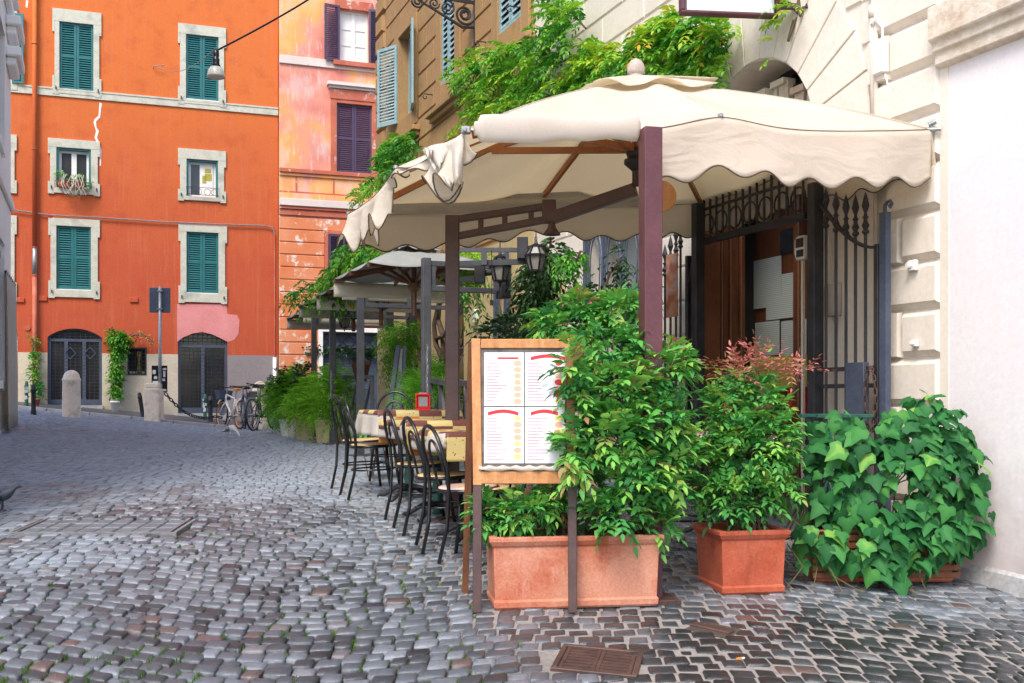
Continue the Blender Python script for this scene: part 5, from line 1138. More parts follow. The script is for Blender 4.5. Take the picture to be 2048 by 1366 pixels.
# wiring bars carrying the lanterns from the wall
mb = MB(); a = P(905, 522, 9.6)
t = thing('lamp_rail', 'dark steel rails under the canopy carrying lanterns and black driver boxes', 'rail', tuple(P(1000, 520, 9.8)), 0); O = Vector(t.location)
mb.bar(P(905,528,9.6)-O, P(1090,522,9.75)-O, .035, .05).bar(P(905,560,9.7)-O, P(968,556,9.9)-O, .05, .05).bar(P(968,500,9.6)-O, P(968,530,9.6)-O, .05, .05).bar(P(905,500,9.9)-O, P(1060,500,9.9)-O, .04, .04); mb.build('rail', M['greypost'], t)
for a in ((1045,497,9.7), (960,545,9.8)):
    c = P(*a)-O; MB().box(c.x-.05,c.x+.05,c.y-.06,c.y+.06,c.z-.10,c.z+.10).tube([c+Vector((.05,0,0)), c+Vector((.11,0,0))], .03, 10).build('driver_box', M['iron'], t, bevel=.006)
t = thing('plug_cable', 'thin black cable with a plug dangling in front of the yellow wall', 'cable', tuple(P(983, 500, 9.5)), 0)
zb = P(983, 600, 9.5).z-P(983, 500, 9.5).z; MB().tube([(0,0,0),(.005,0,zb*.5),(0,0,zb)], .004, 5).build('cable', M['black'], t); MB().box(-.015,.015,-.012,.012,zb-.05,zb).build('plug', M['black'], t, bevel=.004)
# ================================================================ menu board
c = GP(945, 1226); t = thing('menu_board', 'wooden folding menu board with four white menu pages at the end of the long trough', 'menu board', (c.x, c.y, c.z), 0)
w_, H = .545, 1.44; ln = .15
def fy(z): return ln*z/H
mb = MB()
for x in (0, w_-.045):
    mb.loft([[(x-.01*0,fy(.66),.66),(x+.048,fy(.66),.66),(x+.048,fy(.66)+.03,.66),(x,fy(.66)+.03,.66)], [(x-.012,fy(H),H),(x+.036,fy(H),H),(x+.036,fy(H)+.03,H),(x-.012,fy(H)+.03,H)]])
mb.bar((.04,fy(H-.028)+.014,H-.028),(w_-.05,fy(H-.028)+.014,H-.028),.03,.05,(0,0,1)).bar((.045,fy(.70)+.014,.70),(w_-.05,fy(.70)+.014,.70),.03,.065)
mb.build('frame', M['woodpale'], t, bevel=.003)
mb = MB()
for x in (0, w_-.045): MB().loft([[(x,0,0),(x+.046,0,0),(x+.046,.028,0),(x,.028,0)], [(x,fy(.659),.659),(x+.047,fy(.659),.659),(x+.047,fy(.659)+.028,.659),(x,fy(.659)+.028,.659)]]).build('leg', M['brownpost'], t, bevel=.003)
mb = MB(); bx_, by_ = -.075, .44
mb.loft([[(bx_,by_-.03,.01),(bx_+.035,by_-.03,.01),(bx_+.035,by_,.01),(bx_,by_,.01)], [(-.030,.155,H-.02),(.008,.155,H-.02),(.008,.185,H-.02),(-.030,.185,H-.02)]]); mb.build('back_leg', M['wooddark'], t)
mb = MB(); mb.loft([[(bx_+w_*.95,by_-.03,.01),(bx_+w_*.95+.035,by_-.03,.01),(bx_+w_*.95+.035,by_,.01),(bx_+w_*.95,by_,.01)], [(w_-.08,.155,H-.02),(w_-.045,.155,H-.02),(w_-.045,.185,H-.02),(w_-.08,.185,H-.02)]]); mb.build('back_leg', M['wooddark'], t)
M['slate'] = rough_mat('scuffed_backing', (.05,.045,.04), (.16,.14,.125), 9, .5, 60, .002)
def bd(mb, x0, x1, z0, z1, off, t_=.003): return mb.add([(x0,fy(z0)+off,z0),(x1,fy(z0)+off,z0),(x1,fy(z1)+off,z1),(x0,fy(z1)+off,z1),(x0,fy(z0)+off+t_,z0),(x1,fy(z0)+off+t_,z0),(x1,fy(z1)+off+t_,z1),(x0,fy(z1)+off+t_,z1)], [(0,1,2,3),(7,6,5,4),(0,4,5,1),(1,5,6,2),(2,6,7,3),(3,7,4,0)])
bk = bd(MB(), .03, w_-.04, .72, H-.05, .012, .008).build('backing', M['slate'], t)
M['menuwhite'] = rough_mat('menu_page', (.66,.66,.70), (.70,.70,.74), 2, .35, bd=0)
def softcol(name, c_): m, n, b = mat(name); b.inputs[0].default_value = (*c_, 1); b.inputs['Roughness'].default_value = .4; return m
M['menured'] = softcol('menu_red', (.72,.03,.04)); M['menupink'] = softcol('menu_pale_line', (.55,.32,.40)); M['menupeach'] = softcol('menu_peach', (.80,.42,.28)); M['menuyellow'] = softcol('menu_yellow', (.85,.62,.22)); M['menugrey'] = softcol('menu_fold', (.50,.48,.52))
X0, X1 = .058, .49; Z0, Z1 = .775, 1.365; xm, zm = X0+.215, 1.075
for i, (a, b, c_, d) in enumerate(((X0,xm-.003,Z0,zm-.003),(xm+.003,X1,Z0,zm-.003),(X0,xm-.003,zm+.003,Z1),(xm+.003,X1,zm+.003,Z1))):
    pg = bd(MB(), a, b, c_, d, .008).build('menu_page', M['menuwhite'], t)
    mb = MB(); xa_, xb_ = (a+.02+(.05 if i > 1 and i == 2 else 0), b-.03) if i in (0, 2) else (a+.03, b-.04 if i == 1 else b)
    n = 10
    for k in range(n):
        u0, u1 = k/n, (k+1)/n; arch = lambda u: .014*math.sin(math.pi*u) if i != 2 else 0; th = .022 if i != 2 else .010; zt_ = d-.012 if i != 3 else d-.010
        A_ = (xa_+(xb_-xa_)*u0, zt_-.014+arch(u0)); B_ = (xa_+(xb_-xa_)*u1, zt_-.014+arch(u1))
        mb.add([(A_[0],fy(A_[1])+.006,A_[1]-th),(B_[0],fy(B_[1])+.006,B_[1]-th),(B_[0],fy(B_[1])+.006,B_[1]),(A_[0],fy(A_[1])+.006,A_[1])], [(0,1,2,3)])
    mb.build('heading', M['menured'], pg)
    mb = MB(); z = d-.062; k = 0
    while z > c_+.012:
        L_ = random.uniform(.05, .105); bd(mb, a+.012, a+.012+L_, z, z+.004, .0058, .001); z -= .0165; k += 1
    mb.build('text_line', M['menupink'], pg)
    z = d-.058; k = 0
    while z > c_+.02:
        mb = MB(); cx = b-.035; rr = .014+random.uniform(-.001,.003)
        vs = [(cx+1.35*rr*math.cos(2*math.pi*q_/14), fy(z)+.006, z+rr*math.sin(2*math.pi*q_/14)) for q_ in range(14)]; mb.add(vs, [tuple(range(14))])
        mb.build('dish_picture', M[random.choice(['menupeach','menupeach','menuyellow','menured' if i in (1,3) else 'menupeach'])], pg); z -= .034 if i != 1 else .036; k += 1
        if i == 1 and k > 3: break
MB().loft([[(x_, fy(.74)+.004+.006*math.sin(x_*60), .735+.006*math.sin(x_*40)), (x_, fy(.74)-.016+.006*math.sin(x_*70), .742), (x_, fy(.755)-.010, .762+.005*math.sin(x_*90)), (x_, fy(.75)+.006, .758)] for x_ in [.03+k*.0115 for k in range(40)]]).build('tape', M['cloth'], t, smooth=True)

# ================================================================ planters
def trough(name, label, c, rz, L, D, Hh, mt, lip=.045, taper=.02, thick=.028, band=True):
    t = thing(name, label, 'planter', (c.x, c.y, c.z), rz)
    def rg(x0, x1, y0, y1, z): return [(x0,y0,z),(x1,y0,z),(x1,y1,z),(x0,y1,z)]
    mb = MB(); mb.loft([rg(taper,L-taper,taper,D-taper,0), rg(taper*.9-.008,L-taper*.9+.008,taper*.9-.008,D-taper*.9+.008,.012), rg(taper*.8-.008,L-taper*.8+.008,taper*.8-.008,D-taper*.8+.008,.04), rg(taper*.8,L-taper*.8,taper*.8,D-taper*.8,.052),
        rg(.006,L-.006,.006,D-.006,Hh-lip-.01), rg(-.004,L+.004,-.004,D+.004,Hh-lip), rg(-.016,L+.016,-.016,D+.016,Hh-lip*.5), rg(-.016,L+.016,-.016,D+.016,Hh), rg(thick,L-thick,thick,D-thick,Hh), rg(thick,L-thick,thick,D-thick,Hh-.05)], cap=False)
    mb.add(rg(taper,L-taper,taper,D-taper,0), [(3,2,1,0)]); mb.build('box', mt, t, bevel=.005, seg=2)
    MB().box(thick,L-thick,thick,D-thick,Hh-.09,Hh-.045).build('soil', M['soil'], t); return t
def terra_weather(name, red, pale, dark, cx=.5):
    m, n, b = mat(name); t = noise(n, 2.2, 8, .62); r_ = ramp(n, [(.36, red), (.56, pale), (.75, pale)]); lk(n, t.outputs[0], r_.inputs[0])
    t2 = noise(n, 5, 9, .7, stretch=(2,2,.6)); r2 = ramp(n, [(.56,(0,0,0)),(.72,(1,1,1))]); lk(n, t2.outputs[0], r2.inputs[0]); f = N(n,'ShaderNodeMath',operation='MULTIPLY'); lk(n, r2.outputs[0], f.inputs[0]); f.inputs[1].default_value=.45
    c = mix(n, f.outputs[0], r_.outputs[0], dark); t3 = noise(n, 70, 4); c = mix(n, .35, c, t3.outputs[0], 'OVERLAY'); lk(n, c, b.inputs[0]); b.inputs['Roughness'].default_value = .78; b.inputs['Specular IOR Level'].default_value=.25; bump(n, b, t3.outputs[0], .002, .5); return m
M['terra1'] = terra_weather('weathered_terracotta', (.40,.090,.042), (.52,.235,.155), (.62,.40,.31)); M['terra2'] = terra_weather('damp_terracotta', (.34,.062,.03), (.43,.11,.06), (.10,.035,.025))
c1 = GP(985, 1222); trough('terracotta_trough', 'long terracotta trough behind the menu board legs', c1, R(8), .91, .36, .385, M['terra1'])
c2 = GP(1443, 1192); trough('terracotta_planter', 'square red terracotta planter with a damp left side', c2, R(11), .40, .42, .365, M['terra2'])
c3 = GP(1630, 1166); t3_ = trough('wooden_trough', 'reddish slatted trough almost hidden under the ivy', c3, R(2), .86, .26, .32, M['terrared'], lip=.02)
mb = MB()
for k in range(6): mb.box(-.02, .88, -.022, -.017, .03+k*.045, .03+k*.045+.034)
mb.build('slats', M['doorbrown'], t3_, bevel=.004)
def plant(name, label, cat, loc): return thing(name, label, cat, tuple(loc), 0)
def rel(bl, o): return [((c[0]-o[0], c[1]-o[1], c[2]-o[2]), r_, w) for c, r_, w in bl]
def stems(parent, base, bl, o, mt, n=14, r_=.007, spread=.25):
    mb = MB()
    for k in range(n):
        c, rr, _ = random.choice(bl); a = Vector((base[0]+random.uniform(-spread, spread), base[1]+random.uniform(-.1,.1), base[2])); b = Vector(c)+Vector((random.uniform(-.6,.6)*rr[0], random.uniform(-.5,.5)*rr[1], random.uniform(-.2,.5)*rr[2]))
        m = a.lerp(b, .5)+Vector((random.uniform(-.04,.04), random.uniform(-.04,.04), .03)); mb.tube([a-Vector(o), m-Vector(o), b-Vector(o)], [r_, r_*.8, r_*.5], 5)
    return mb.build('stem', mt, parent)
def topred(z0, amt=.5, zlo=None):  # red young leaves near the top, a few elsewhere
    def f(p, tb):
        k = (rng.random(len(tb)) < amt*np.clip((p[:,2]-z0)/.12, 0, 1)); tb[k] = rng.uniform(.88, 1, k.sum()); 
        q_ = np.sin(p[:,0]*13+p[:,2]*9)*np.sin(p[:,2]*15+p[:,1]*7); tb = tb+.10*q_; tb = np.minimum(tb, .8)+0; k2 = (rng.random(len(tb)) < .008+.05*(q_ < -.8)); tb[k] = rng.uniform(.9, 1, k.sum()); tb[k2] = rng.uniform(.82, 1, k2.sum()); return np.clip(tb, 0, 1)
    return f
o = (.35, 5.8, .36); t = plant('nandina_bush', 'tall dense nandina bush growing from the right half of the long trough', 'bush', o)
bl = [B(1110,650,6.1,40,24,.14), B(1165,612,6.1,42,16,.12), B(1255,610,6.1,36,18,.12), B(1150,650,6.05,70,30,.16), B(1220,625,6.1,62,30,.16), B(1140,745,5.5,16,60,.05), B(1150,900,5.5,18,60,.05), B(1345,720,5.95,26,34,.12), B(1355,900,5.95,26,60,.14), B(1205,695,5.98,85,42,.2), B(1305,745,5.9,60,52,.2), B(1225,775,5.8,72,55,.2), B(1315,840,5.88,62,62,.22), B(1230,870,5.7,72,62,.2), B(1250,955,5.7,80,52,.2), B(1325,940,5.85,50,65,.2), B(1225,1025,5.62,60,38,.16), B(1315,1050,5.72,32,32,.14), B(1105,655,6.05,26,14,.12), B(1165,830,5.62,22,120,.06)]
sprays('foliage', t, rel(bl, o), 1350, M['leaf_nandina'], .066, .42, 7, .095, .6, .4, (.50,.22), topred(9, 0))
stems(t, (.45, 5.8, .34), bl, o, M['bark'], 22, .008, .25)
o = (-.0, 5.72, .36); t = plant('nandina_bush', 'low leafy nandina filling the left end of the long trough under the menu board', 'bush', o)
bl = [B(1055,1015,5.66,58,30,.12), B(1020,1035,5.66,32,22,.1), B(968,1030,5.66,12,36,.06,.008), B(1090,1000,5.72,38,24,.12)]
sprays('foliage', t, rel(bl, o), 300, M['leaf_nandina'], .055, .42, 7, .075, .6, .4, (.50,.2), topred(.52-.36, .25)); stems(t, (.05, 5.72, .34), bl, o, M['bark'], 10, .006, .2)
o = (c2.x+.2, c2.y+.22, .34); t = plant('nandina_bush', 'rounded nandina bush with pink young tips in the square planter', 'bush', o)
bl = [B(1495,900,6.15,78,72,.24), B(1485,985,6.1,72,45,.22), B(1445,830,6.25,42,48,.18), B(1515,815,6.2,48,48,.2), B(1480,775,6.3,55,28,.16), B(1420,945,6.2,30,55,.14), B(1555,960,6.1,28,50,.14), B(1550,880,6.2,30,45,.14), B(1440,1025,6.05,20,22,.08)]
sprays('foliage', t, rel(bl, o), 900, M['leaf_nandina'], .057, .42, 7, .095, .55, .4, (.46,.22), topred(9, 0)); stems(t, o, bl, o, M['bark'], 18, .007, .12)
bl = [B(1520,735,6.25,80,26,.14), B(1465,745,6.3,60,22,.12), B(1590,740,6.25,40,14,.1), B(1520,705,6.3,25,20,.1)]
sprays('young_foliage', t, rel(bl, o), 100, M['leaf_nandina'], .042, .34, 7, .12, .3, .3, (.96,.04), up=.5); stems(t, o, bl, o, M['menured'] if False else M['bark'], 12, .004, .1)
# ivy
def ivy(name, parent, bl, n, size=(.10,.17)):
    p, u = blobpts(bl, n, .62); front = u[:,1] < .35; p, u = p[front], u[front]; k = len(p)
    nn = u*.8+np.array([0,-.75,.45])+unit(k)*.62; d = np.array([0,-.30,-1.])+unit(k)*.75+u*.35
    return leaves(name, parent, p, d, nn, rng.uniform(*size, k), .92, M['leaf_ivy'], np.clip(rng.normal(.38, .24, k), 0, 1), 'ivy')
o = (2.0, 6.45, .3); t = plant('ivy_bush', 'broad mound of large glossy ivy leaves against the lilac wall corner', 'bush', o)
bl = [B(1800,965,6.3,140,130,.18), B(1850,860,6.35,95,70,.12), B(1890,940,6.28,75,95,.12), B(1665,960,6.45,75,105,.18), B(1720,1070,6.2,110,62,.14), B(1860,1070,6.25,90,60,.12), B(1640,1075,6.3,50,60,.12), B(1665,860,6.5,60,35,.15), B(1935,1040,6.3,38,60,.06), B(1790,1140,6.15,90,20,.08,.012)]
ivy('foliage', t, rel(bl, o), 1050, (.055,.135)); stems(t, (2.0, 6.45, .25), bl, o, M['bark'], 34, .006, .38)
mb = MB()
for k in range(9):
    x = random.uniform(-.45,.55); y = -.28+random.uniform(-.05,.08); z = random.uniform(-.32,-.1); mb.tube([(x,y+.1,z+.12),(x+random.uniform(-.08,.08),y,z),(x+random.uniform(-.2,.2),y-.02,max(z-.12,-.33)+0)], .004, 5)
mb.build('runner', M['stemgreen'], t)
# small flowering bits: table behind, black bag
c = GP(1905, 1150); t = thing('plastic_bag', 'crumpled black plastic bag on the ground in the wall corner', 'bag', (c.x, c.y+.03, c.z))
def bag(u, v): a = 2*math.pi*u; k = math.sin(math.pi*v); return (.17*math.cos(a)*k*(1+.15*math.sin(a*5+v*9)), .09*math.sin(a)*k*(1+.2*math.sin(a*4)), .035+.045*-math.cos(math.pi*v)*(1+.3*math.sin(a*6+v*5)))
MB().grid(bag, 26, 10).build('bag', M['black'], t, smooth=True)
c = G(1690, 7.0); t = thing('folding_stand', 'small dark green folding stand showing above the ivy in front of the gate', 'stand', (c.x, c.y, c.z), R(10))
zt_ = P(1690, 832, 7.0).z-c.z; mb = MB()
for y in (0, .25):
    mb.bar((-.16,y,0),(.14,y,zt_),.03,.02).bar((.16,y+.021,0),(-.14,y+.021,zt_),.03,.02)
mb.bar((-.2,0,zt_),(.2,0,zt_),.035,.025).bar((-.2,.25,zt_),(.2,.25,zt_),.035,.025); mb.build('legs', M['greenpaint'], t, bevel=.003)
MB().box(-.2,.2,-.02,.27,zt_+.014,zt_+.03).build('top', M['greenpaint'], t, bevel=.003) if False else None

# ================================================================ cafe furniture
def make_chair():
    t = thing('bistro_chair', 'x', 'chair', (0,0,0), 0, 'black bistro chairs at the tables'); r_ = .0125
    for s_ in (-1, 1): MB().tube([(.19,.15*s_,0),(.165,.135*s_,.22),(.15,.125*s_,.43)], [r_*1.0, r_*1.05, r_*1.05], 8).build('leg', M['black'], t, smooth=True)
    hp = [(-.275,-.16,0),(-.215,-.17,.22),(-.195,-.175,.43)]; n = 14
    arc = [(-.20-.055*math.sin(math.pi*i/n)**.6, -.185*math.cos(math.pi*i/n), .58+.275*math.sin(math.pi*i/n)**.75) for i in range(n+1)]
    pts = hp+arc+[(-.195,.175,.43),(-.215,.17,.22),(-.275,.16,0)]; MB().tube(pts, r_, 8).build('back_hoop', M['black'], t, smooth=True)
    arc = [(-.185-.05*math.sin(math.pi*i/n)**.6, -.10*math.cos(math.pi*i/n), .56+.20*math.sin(math.pi*i/n)**.75) for i in range(n+1)]
    MB().tube([(-.165,-.085,.44)]+arc+[(-.165,.085,.44)], .009, 8).build('inner_hoop', M['black'], t, smooth=True)
    MB().ring((0,0,.435), (0,0,1), .197, .013, 32, 8).build('seat_ring', M['black'], t, smooth=True)
    MB().lathe([(.19,-.008),(.188,.008),(.12,.004),(0,.0)], (0,0,.447), 32).build('seat', M['seat'], t, smooth=True)
    MB().ring((-.01,0,.235), (0,0,1), .185, .008, 32, 6).build('stretcher_ring', M['black'], t, smooth=True)
    return t
ch0 = make_chair(); AZ = math.atan2(A2.y, A2.x)
CH = [(689, 995, AZ, 'black bistro chair at the street side of the far table, cane seat in full view'), (673, 981, AZ+R(3), 'black bistro chair standing half hidden directly behind the foremost chair of the far table'),
      (779, 1049, AZ-R(3), 'black bistro chair at the near left corner of the dispenser table'), (820, 1083, AZ, 'black bistro chair pulled up to the second table, between two other chairs'), (862, 1119, AZ+R(2), 'nearest full black bistro chair, left of the menu board, with a pinkish seat')]
for i, (px, py, a, lab) in enumerate(CH):
    g_ = GP(px, py); d = Vector((math.cos(a), math.sin(a))); o = ch0 if i == 0 else dup(ch0)
    x, y = g_.x+d.x*.27, g_.y+d.y*.27; o.location = (x, y, gz(x, y)); o.rotation_euler = (0, R(-2.5), a); o['label'] = lab
    if i == 4:
        for c_ in o.children:
            if c_.name.startswith('seat') and 'ring' not in c_.name: c_.data = c_.data.copy(); c_.data.materials[0] = M['seatred']; c_['label'] = 'pinkish woven seat'
def putchair(px, Y, a, lab):
    o = dup(ch0); c = G(px, Y); o.location = c; o.rotation_euler = (0, 0, a); o['label'] = lab
putchair(779, 10.2, R(-90-6), 'black bistro chair facing the camera behind the far table, only its hoops showing')
putchair(975, 6.75, R(90+22), 'black bistro chair mostly hidden behind the menu board')
putchair(1352, 7.0, R(160), 'black bistro chair behind the gap between the two planters')
def patchwork():
    m, n, b = mat('patchwork_tablecloth'); uv = N(n, 'ShaderNodeUVMap'); uv.uv_map = 'UVMap'
    mp = N(n, 'ShaderNodeMapping'); mp.inputs['Scale'].default_value = (5.2, 5.2, 1); lk(n, uv.outputs[0], mp.inputs[0])
    wn = N(n, 'ShaderNodeTexWhiteNoise'); wn.noise_dimensions = '2D'; fl = N(n, 'ShaderNodeVectorMath', operation='FLOOR'); lk(n, mp.outputs[0], fl.inputs[0]); lk(n, fl.outputs[0], wn.inputs['Vector'])
    r_ = ramp(n, [(0, (.13,.035,.032)), (.55, (.55,.20,.03)), (.72, (.10,.03,.03))], 'CONSTANT')
    ck = N(n, 'ShaderNodeTexChecker'); ck.inputs['Scale'].default_value = 1; lk(n, mp.outputs[0], ck.inputs[0]); lk(n, wn.outputs[0], r_.inputs[0])
    c = mix(n, ck.outputs[1], r_.outputs[0], (.56,.48,.20)); v = N(n, 'ShaderNodeTexVoronoi'); v.inputs['Scale'].default_value = 34; lk(n, uv.outputs[0], v.inputs[0])
    dr = ramp(n, [(.16, (1,1,1)), (.20, (0,0,0))]); lk(n, v.outputs[0], dr.inputs[0]); k = N(n, 'ShaderNodeMath', operation='MULTIPLY'); lk(n, dr.outputs[0], k.inputs[0]); lk(n, ck.outputs[1], k.inputs[1])
    c = mix(n, k.outputs[0], c, (.20,.07,.04)); t_ = noise(n, 30, 6, .7, 'UV', (1, 6, 1)); rr = ramp(n, [(.42,(0,0,0)),(.5,(1,1,1)),(.58,(0,0,0))]); lk(n, t_.outputs[0], rr.inputs[0]); k2 = N(n,'ShaderNodeMath',operation='MULTIPLY'); lk(n, rr.outputs[0], k2.inputs[0]); k2.inputs[1].default_value=.25
    c = mix(n, k2.outputs[0], c, (.28,.12,.06)); lk(n, c, b.inputs[0]); b.inputs['Roughness'].default_value = .55; return m
M['patch'] = patchwork()
def redcheck():
    m, n, b = mat('red_white_cloth'); t_ = noise(n, 22, 2); r_ = ramp(n, [(.5,(.75,.72,.70)),(.55,(.65,.03,.03))], 'CONSTANT'); lk(n, t_.outputs[0], r_.inputs[0]); lk(n, r_.outputs[0], b.inputs[0]); return m
M['redcheck'] = redcheck()
def cloth(name, label, parent_loc, rz, hx, hy, ox, oy, mt, z, n=48, wav=.012, ph=0):
    me = bpy.data.meshes.new(name); V = []; UV = []; Lx, Ly = hx+ox, hy+oy
    for j in range(n+1):
        for i in range(n+1):
            p, q_ = -Lx+2*Lx*i/n, -Ly+2*Ly*j/n; ex, ey = max(0, abs(p)-hx), max(0, abs(q_)-hy); e = max(ex, ey)
            x = math.copysign(min(abs(p), hx), p); y = math.copysign(min(abs(q_), hy), q_)
            x += math.copysign(.012*min(1, ex*30)+wav*ex*4*(1+math.sin(q_*17+ph)), p) if ex else 0; y += math.copysign(.012*min(1, ey*30)+wav*ey*4*(1+math.sin(p*15+ph)), q_) if ey else 0
            V.append((x, y, z-e+.004*math.sin(p*9+ph)*math.sin(q_*8)*(e == 0)*.5)); UV.append((p+ph, q_+ph))
    fs = [(j*(n+1)+i, j*(n+1)+i+1, (j+1)*(n+1)+i+1, (j+1)*(n+1)+i) for j in range(n) for i in range(n)]
    me.from_pydata(V, [], fs); me.polygons.foreach_set('use_smooth', [True]*len(fs)); u = me.uv_layers.new(name='UVMap')
    for l in me.loops: u.data[l.index].uv = UV[l.vertex_index]
    me.materials.append(mt); o = bpy.data.objects.new(name, me); C.objects.link(o); o.location = parent_loc; o.rotation_euler = (0, 0, rz)
    k = o.modifiers.new('thick', 'SOLIDIFY'); k.thickness = .002; k.offset = 1; return tag(o, label, 'tablecloth')
def make_table():
    t = thing('cafe_table', 'x', 'table', (0,0,0), 0, 'square cafe tables under patterned cloths')
    MB().box(-.34,.34,-.34,.34,.715,.74).build('tabletop', M['wooddark'], t, bevel=.004)
    mb = MB().lathe([(.045,.03),(.03,.08),(.045,.2),(.03,.35),(.03,.68),(.05,.71)], (0,0,0), 12); mb.build('column', M['greenpaint'], t, smooth=True)
    mb = MB()
    for k in range(4):
        a = R(45+90*k); mb.tube([(0,0,.12),(.12*math.cos(a),.12*math.sin(a),.10),(.24*math.cos(a),.24*math.sin(a),.03),(.30*math.cos(a),.30*math.sin(a),.012)], [.025,.02,.016,.018], 6)
    mb.build('foot', M['iron'], t, smooth=True); return t
tb0 = make_table(); TN = ['far', 'second', 'nearest']
def tcorner(px, py, z, ax): pass
TB = [(-1.06, 8.45), (-.76, 7.62), (-.44, 6.88)]
TL = ['square table under the patchwork cloth carrying the red dispenser', 'square table in the middle of the row, between the dispenser table and the menu board', 'square table nearest the menu board with an iron foot']
CL = ['yellow and maroon patchwork cloth under the red dispenser', 'patchwork cloth of the middle table, its corner hanging in front of a chair', 'patchwork cloth of the table just left of the menu board']
CW = ['white underlay cloth hanging from the left end of the dispenser table', 'white underlay cloth hanging from the left of the middle table', 'white underlay cloth hanging low beside the menu board']
for i, (x, y) in enumerate(TB):
    cx, cy = x+A2.x*.34+U2.x*.34, y+A2.y*.34+U2.y*.34; g_ = gz(cx, cy); o = tb0 if i == 0 else dup(tb0); o.location = (cx, cy, g_); o.rotation_euler = (0, 0, AZ); o['label'] = TL[i]
    cloth('underlay_cloth', CW[i], (cx, cy, g_), AZ, .345, .345, .20 if i == 0 else .13, .10, M['cloth'], .745, 40, .02, i*1.7)
    cloth('tablecloth', CL[i], (cx, cy, g_), AZ+R(2*i-1), .348, .352, .03 if i == 0 else .07, .19, M['patch'], .752, 56, .012, i*2.3+.4)
o = dup(tb0); c = G(1440, 7.6); o.location = c; o.rotation_euler = (0, 0, AZ); o['label'] = 'square table behind the square planter, seen through the bushes'
cloth('tablecloth', 'red and white flecked cloth glimpsed between the two tall bushes', c, AZ, .348, .352, .06, .12, M['redcheck'], .75, 30)
# dispenser
c = P(846, 822, 8.75); c.z = gz(-.75, 8.8)+.757; t = thing('napkin_dispenser', 'bright red napkin dispenser with a silver side panel on the far table', 'napkin dispenser', tuple(c), R(4))
mb = MB(); w2, h2 = .062, .145
mb.box(-w2,w2,-.045,.045,0,.02).box(-w2,w2,-.045,.045,h2-.02,h2).box(-w2,-w2+.014,-.045,.045,.02,h2-.02).box(w2-.014,w2,-.045,.045,.02,h2-.02).box(-w2+.014,w2-.014,-.03,.03,.02,h2-.02); mb.build('case', M['redplastic'], t, bevel=.006, seg=2)
MB().box(-.035,.04,-.036,-.0305,.035,.115).build('panel', M['steel'], t, bevel=.002); MB().box(-.03,.03,-.02,.02,h2,h2+.004).build('napkins', M['whiteplastic'], t)

# ================================================================ asparagus fern planters and terrace greenery
def octpot(t, r0, r1, h, mt, lip=.03): MB().lathe([(r0,0),(r1*.96,h-lip),(r1*1.04,h-lip),(r1*1.04,h),(r1*.9,h),(r1*.9,h-.05),(0,h-.05)], (0,0,0), 8, math.pi/8).build('pot', mt, t)
FP = [(652,888,.21,.34,'octagonal pale terracotta pot nearest the tall chair backs','overflowing bright green asparagus fern nearest the chairs',[(655,815,55,42,.32),(690,790,34,46,.22),(662,765,28,35,.2),(690,835,22,30,.2)]),
      (606,881,.17,.30,'small pale pot between the two larger fern pots','middle asparagus fern spilling over the small pot',[(612,815,38,36,.28),(625,790,30,30,.2)]),
      (575,873,.18,.28,'greyish stone pot under the dark green ferns','darker green asparagus fern behind the middle one',[(578,795,36,44,.3),(592,770,25,35,.2)]),
      (558,867,.16,.26,'leftmost greyish pot of the fern row','leftmost asparagus fern beside the parked bicycles',[(556,815,22,45,.25),(545,790,14,25,.15)])]
for i, (px, py, rr, h, l1, l2, bl) in enumerate(FP):
    c = GP(px, py); t = thing('fern_pot', l1, 'pot', (c.x, c.y+rr, gz(c.x, c.y+rr)), .2*i, 'row of pots with asparagus fern'); octpot(t, rr*.8, rr, h, M['terrapale'] if i < 2 else M['stonewhite'])
    o = (c.x, c.y+rr, c.z+h); t = thing('asparagus_fern', l2, 'fern', o, 0, 'asparagus ferns spilling from the pots')
    b_ = [B(*a[:2], c.y+rr*.8, a[2], a[3], a[4]) for a in bl]
    sprays('foliage', t, rel(b_, o), 900-90*i, M['leaf_fern'], .075, .12, 13, .22, .9, .1, (.72-.30*(i > 1),.2), tpl='blade', up=.6); stems(t, o, b_, o, M['stemgreen'], 14, .005, .05)
def clump(name, label, cat, blobs, n, mt, leaf, width, count, spray, tone=(.45,.18), tpl='lance', droop=.6, base=None, up=.25, st=True):
    c = blobs[0][0]; o = base or (c[0], c[1], c[2]); t = plant(name, label, cat, o); sprays('foliage', t, rel(blobs, o), n, mt, leaf, width, count, spray, droop, .3, tone, None, tpl, up)
    if st: stems(t, o, blobs, o, M['bark'], 6, .006, .05)
    return t
clump('hedge_plant', 'dark leafy plant behind the leftmost fern pots', 'plant', [B(578,770,17.5,40,32,.3), B(605,745,17.2,18,20,.2)], 160, M['leaf_dark'], .07, .5, 5, .08)
clump('fern', 'feathery green fern behind the red dispenser', 'fern', [B(850,790,11,40,28,.3), B(820,780,11.3,25,30,.25), B(872,760,11.3,20,30,.2), B(885,800,10.6,18,22,.2)], 520, M['leaf_fern'], .07, .12, 11, .2, (.25,.15), 'blade', base=(-.9,11,.4))
clump('floor_plant', 'bright strappy plant on the ground under the white underlay', 'plant', [B(745,858,10.2,26,14,.2)], 60, M['leaf_nandina'], .10, .3, 5, .06, (.5,.15), base=(P(745,870,10.2).x,10.2,.34))
clump('hanging_fern', 'trailing green fern hanging high above the leaning blue panel', 'fern', [B(790,672,15.3,25,28,.25), B(812,690,15.0,14,48,.2), B(780,700,15.2,14,40,.2), B(826,672,15,10,35,.15)], 460, M['leaf_fern'], .07, .14, 11, .2, (.4,.18), 'blade', 1.6, up=-.3)
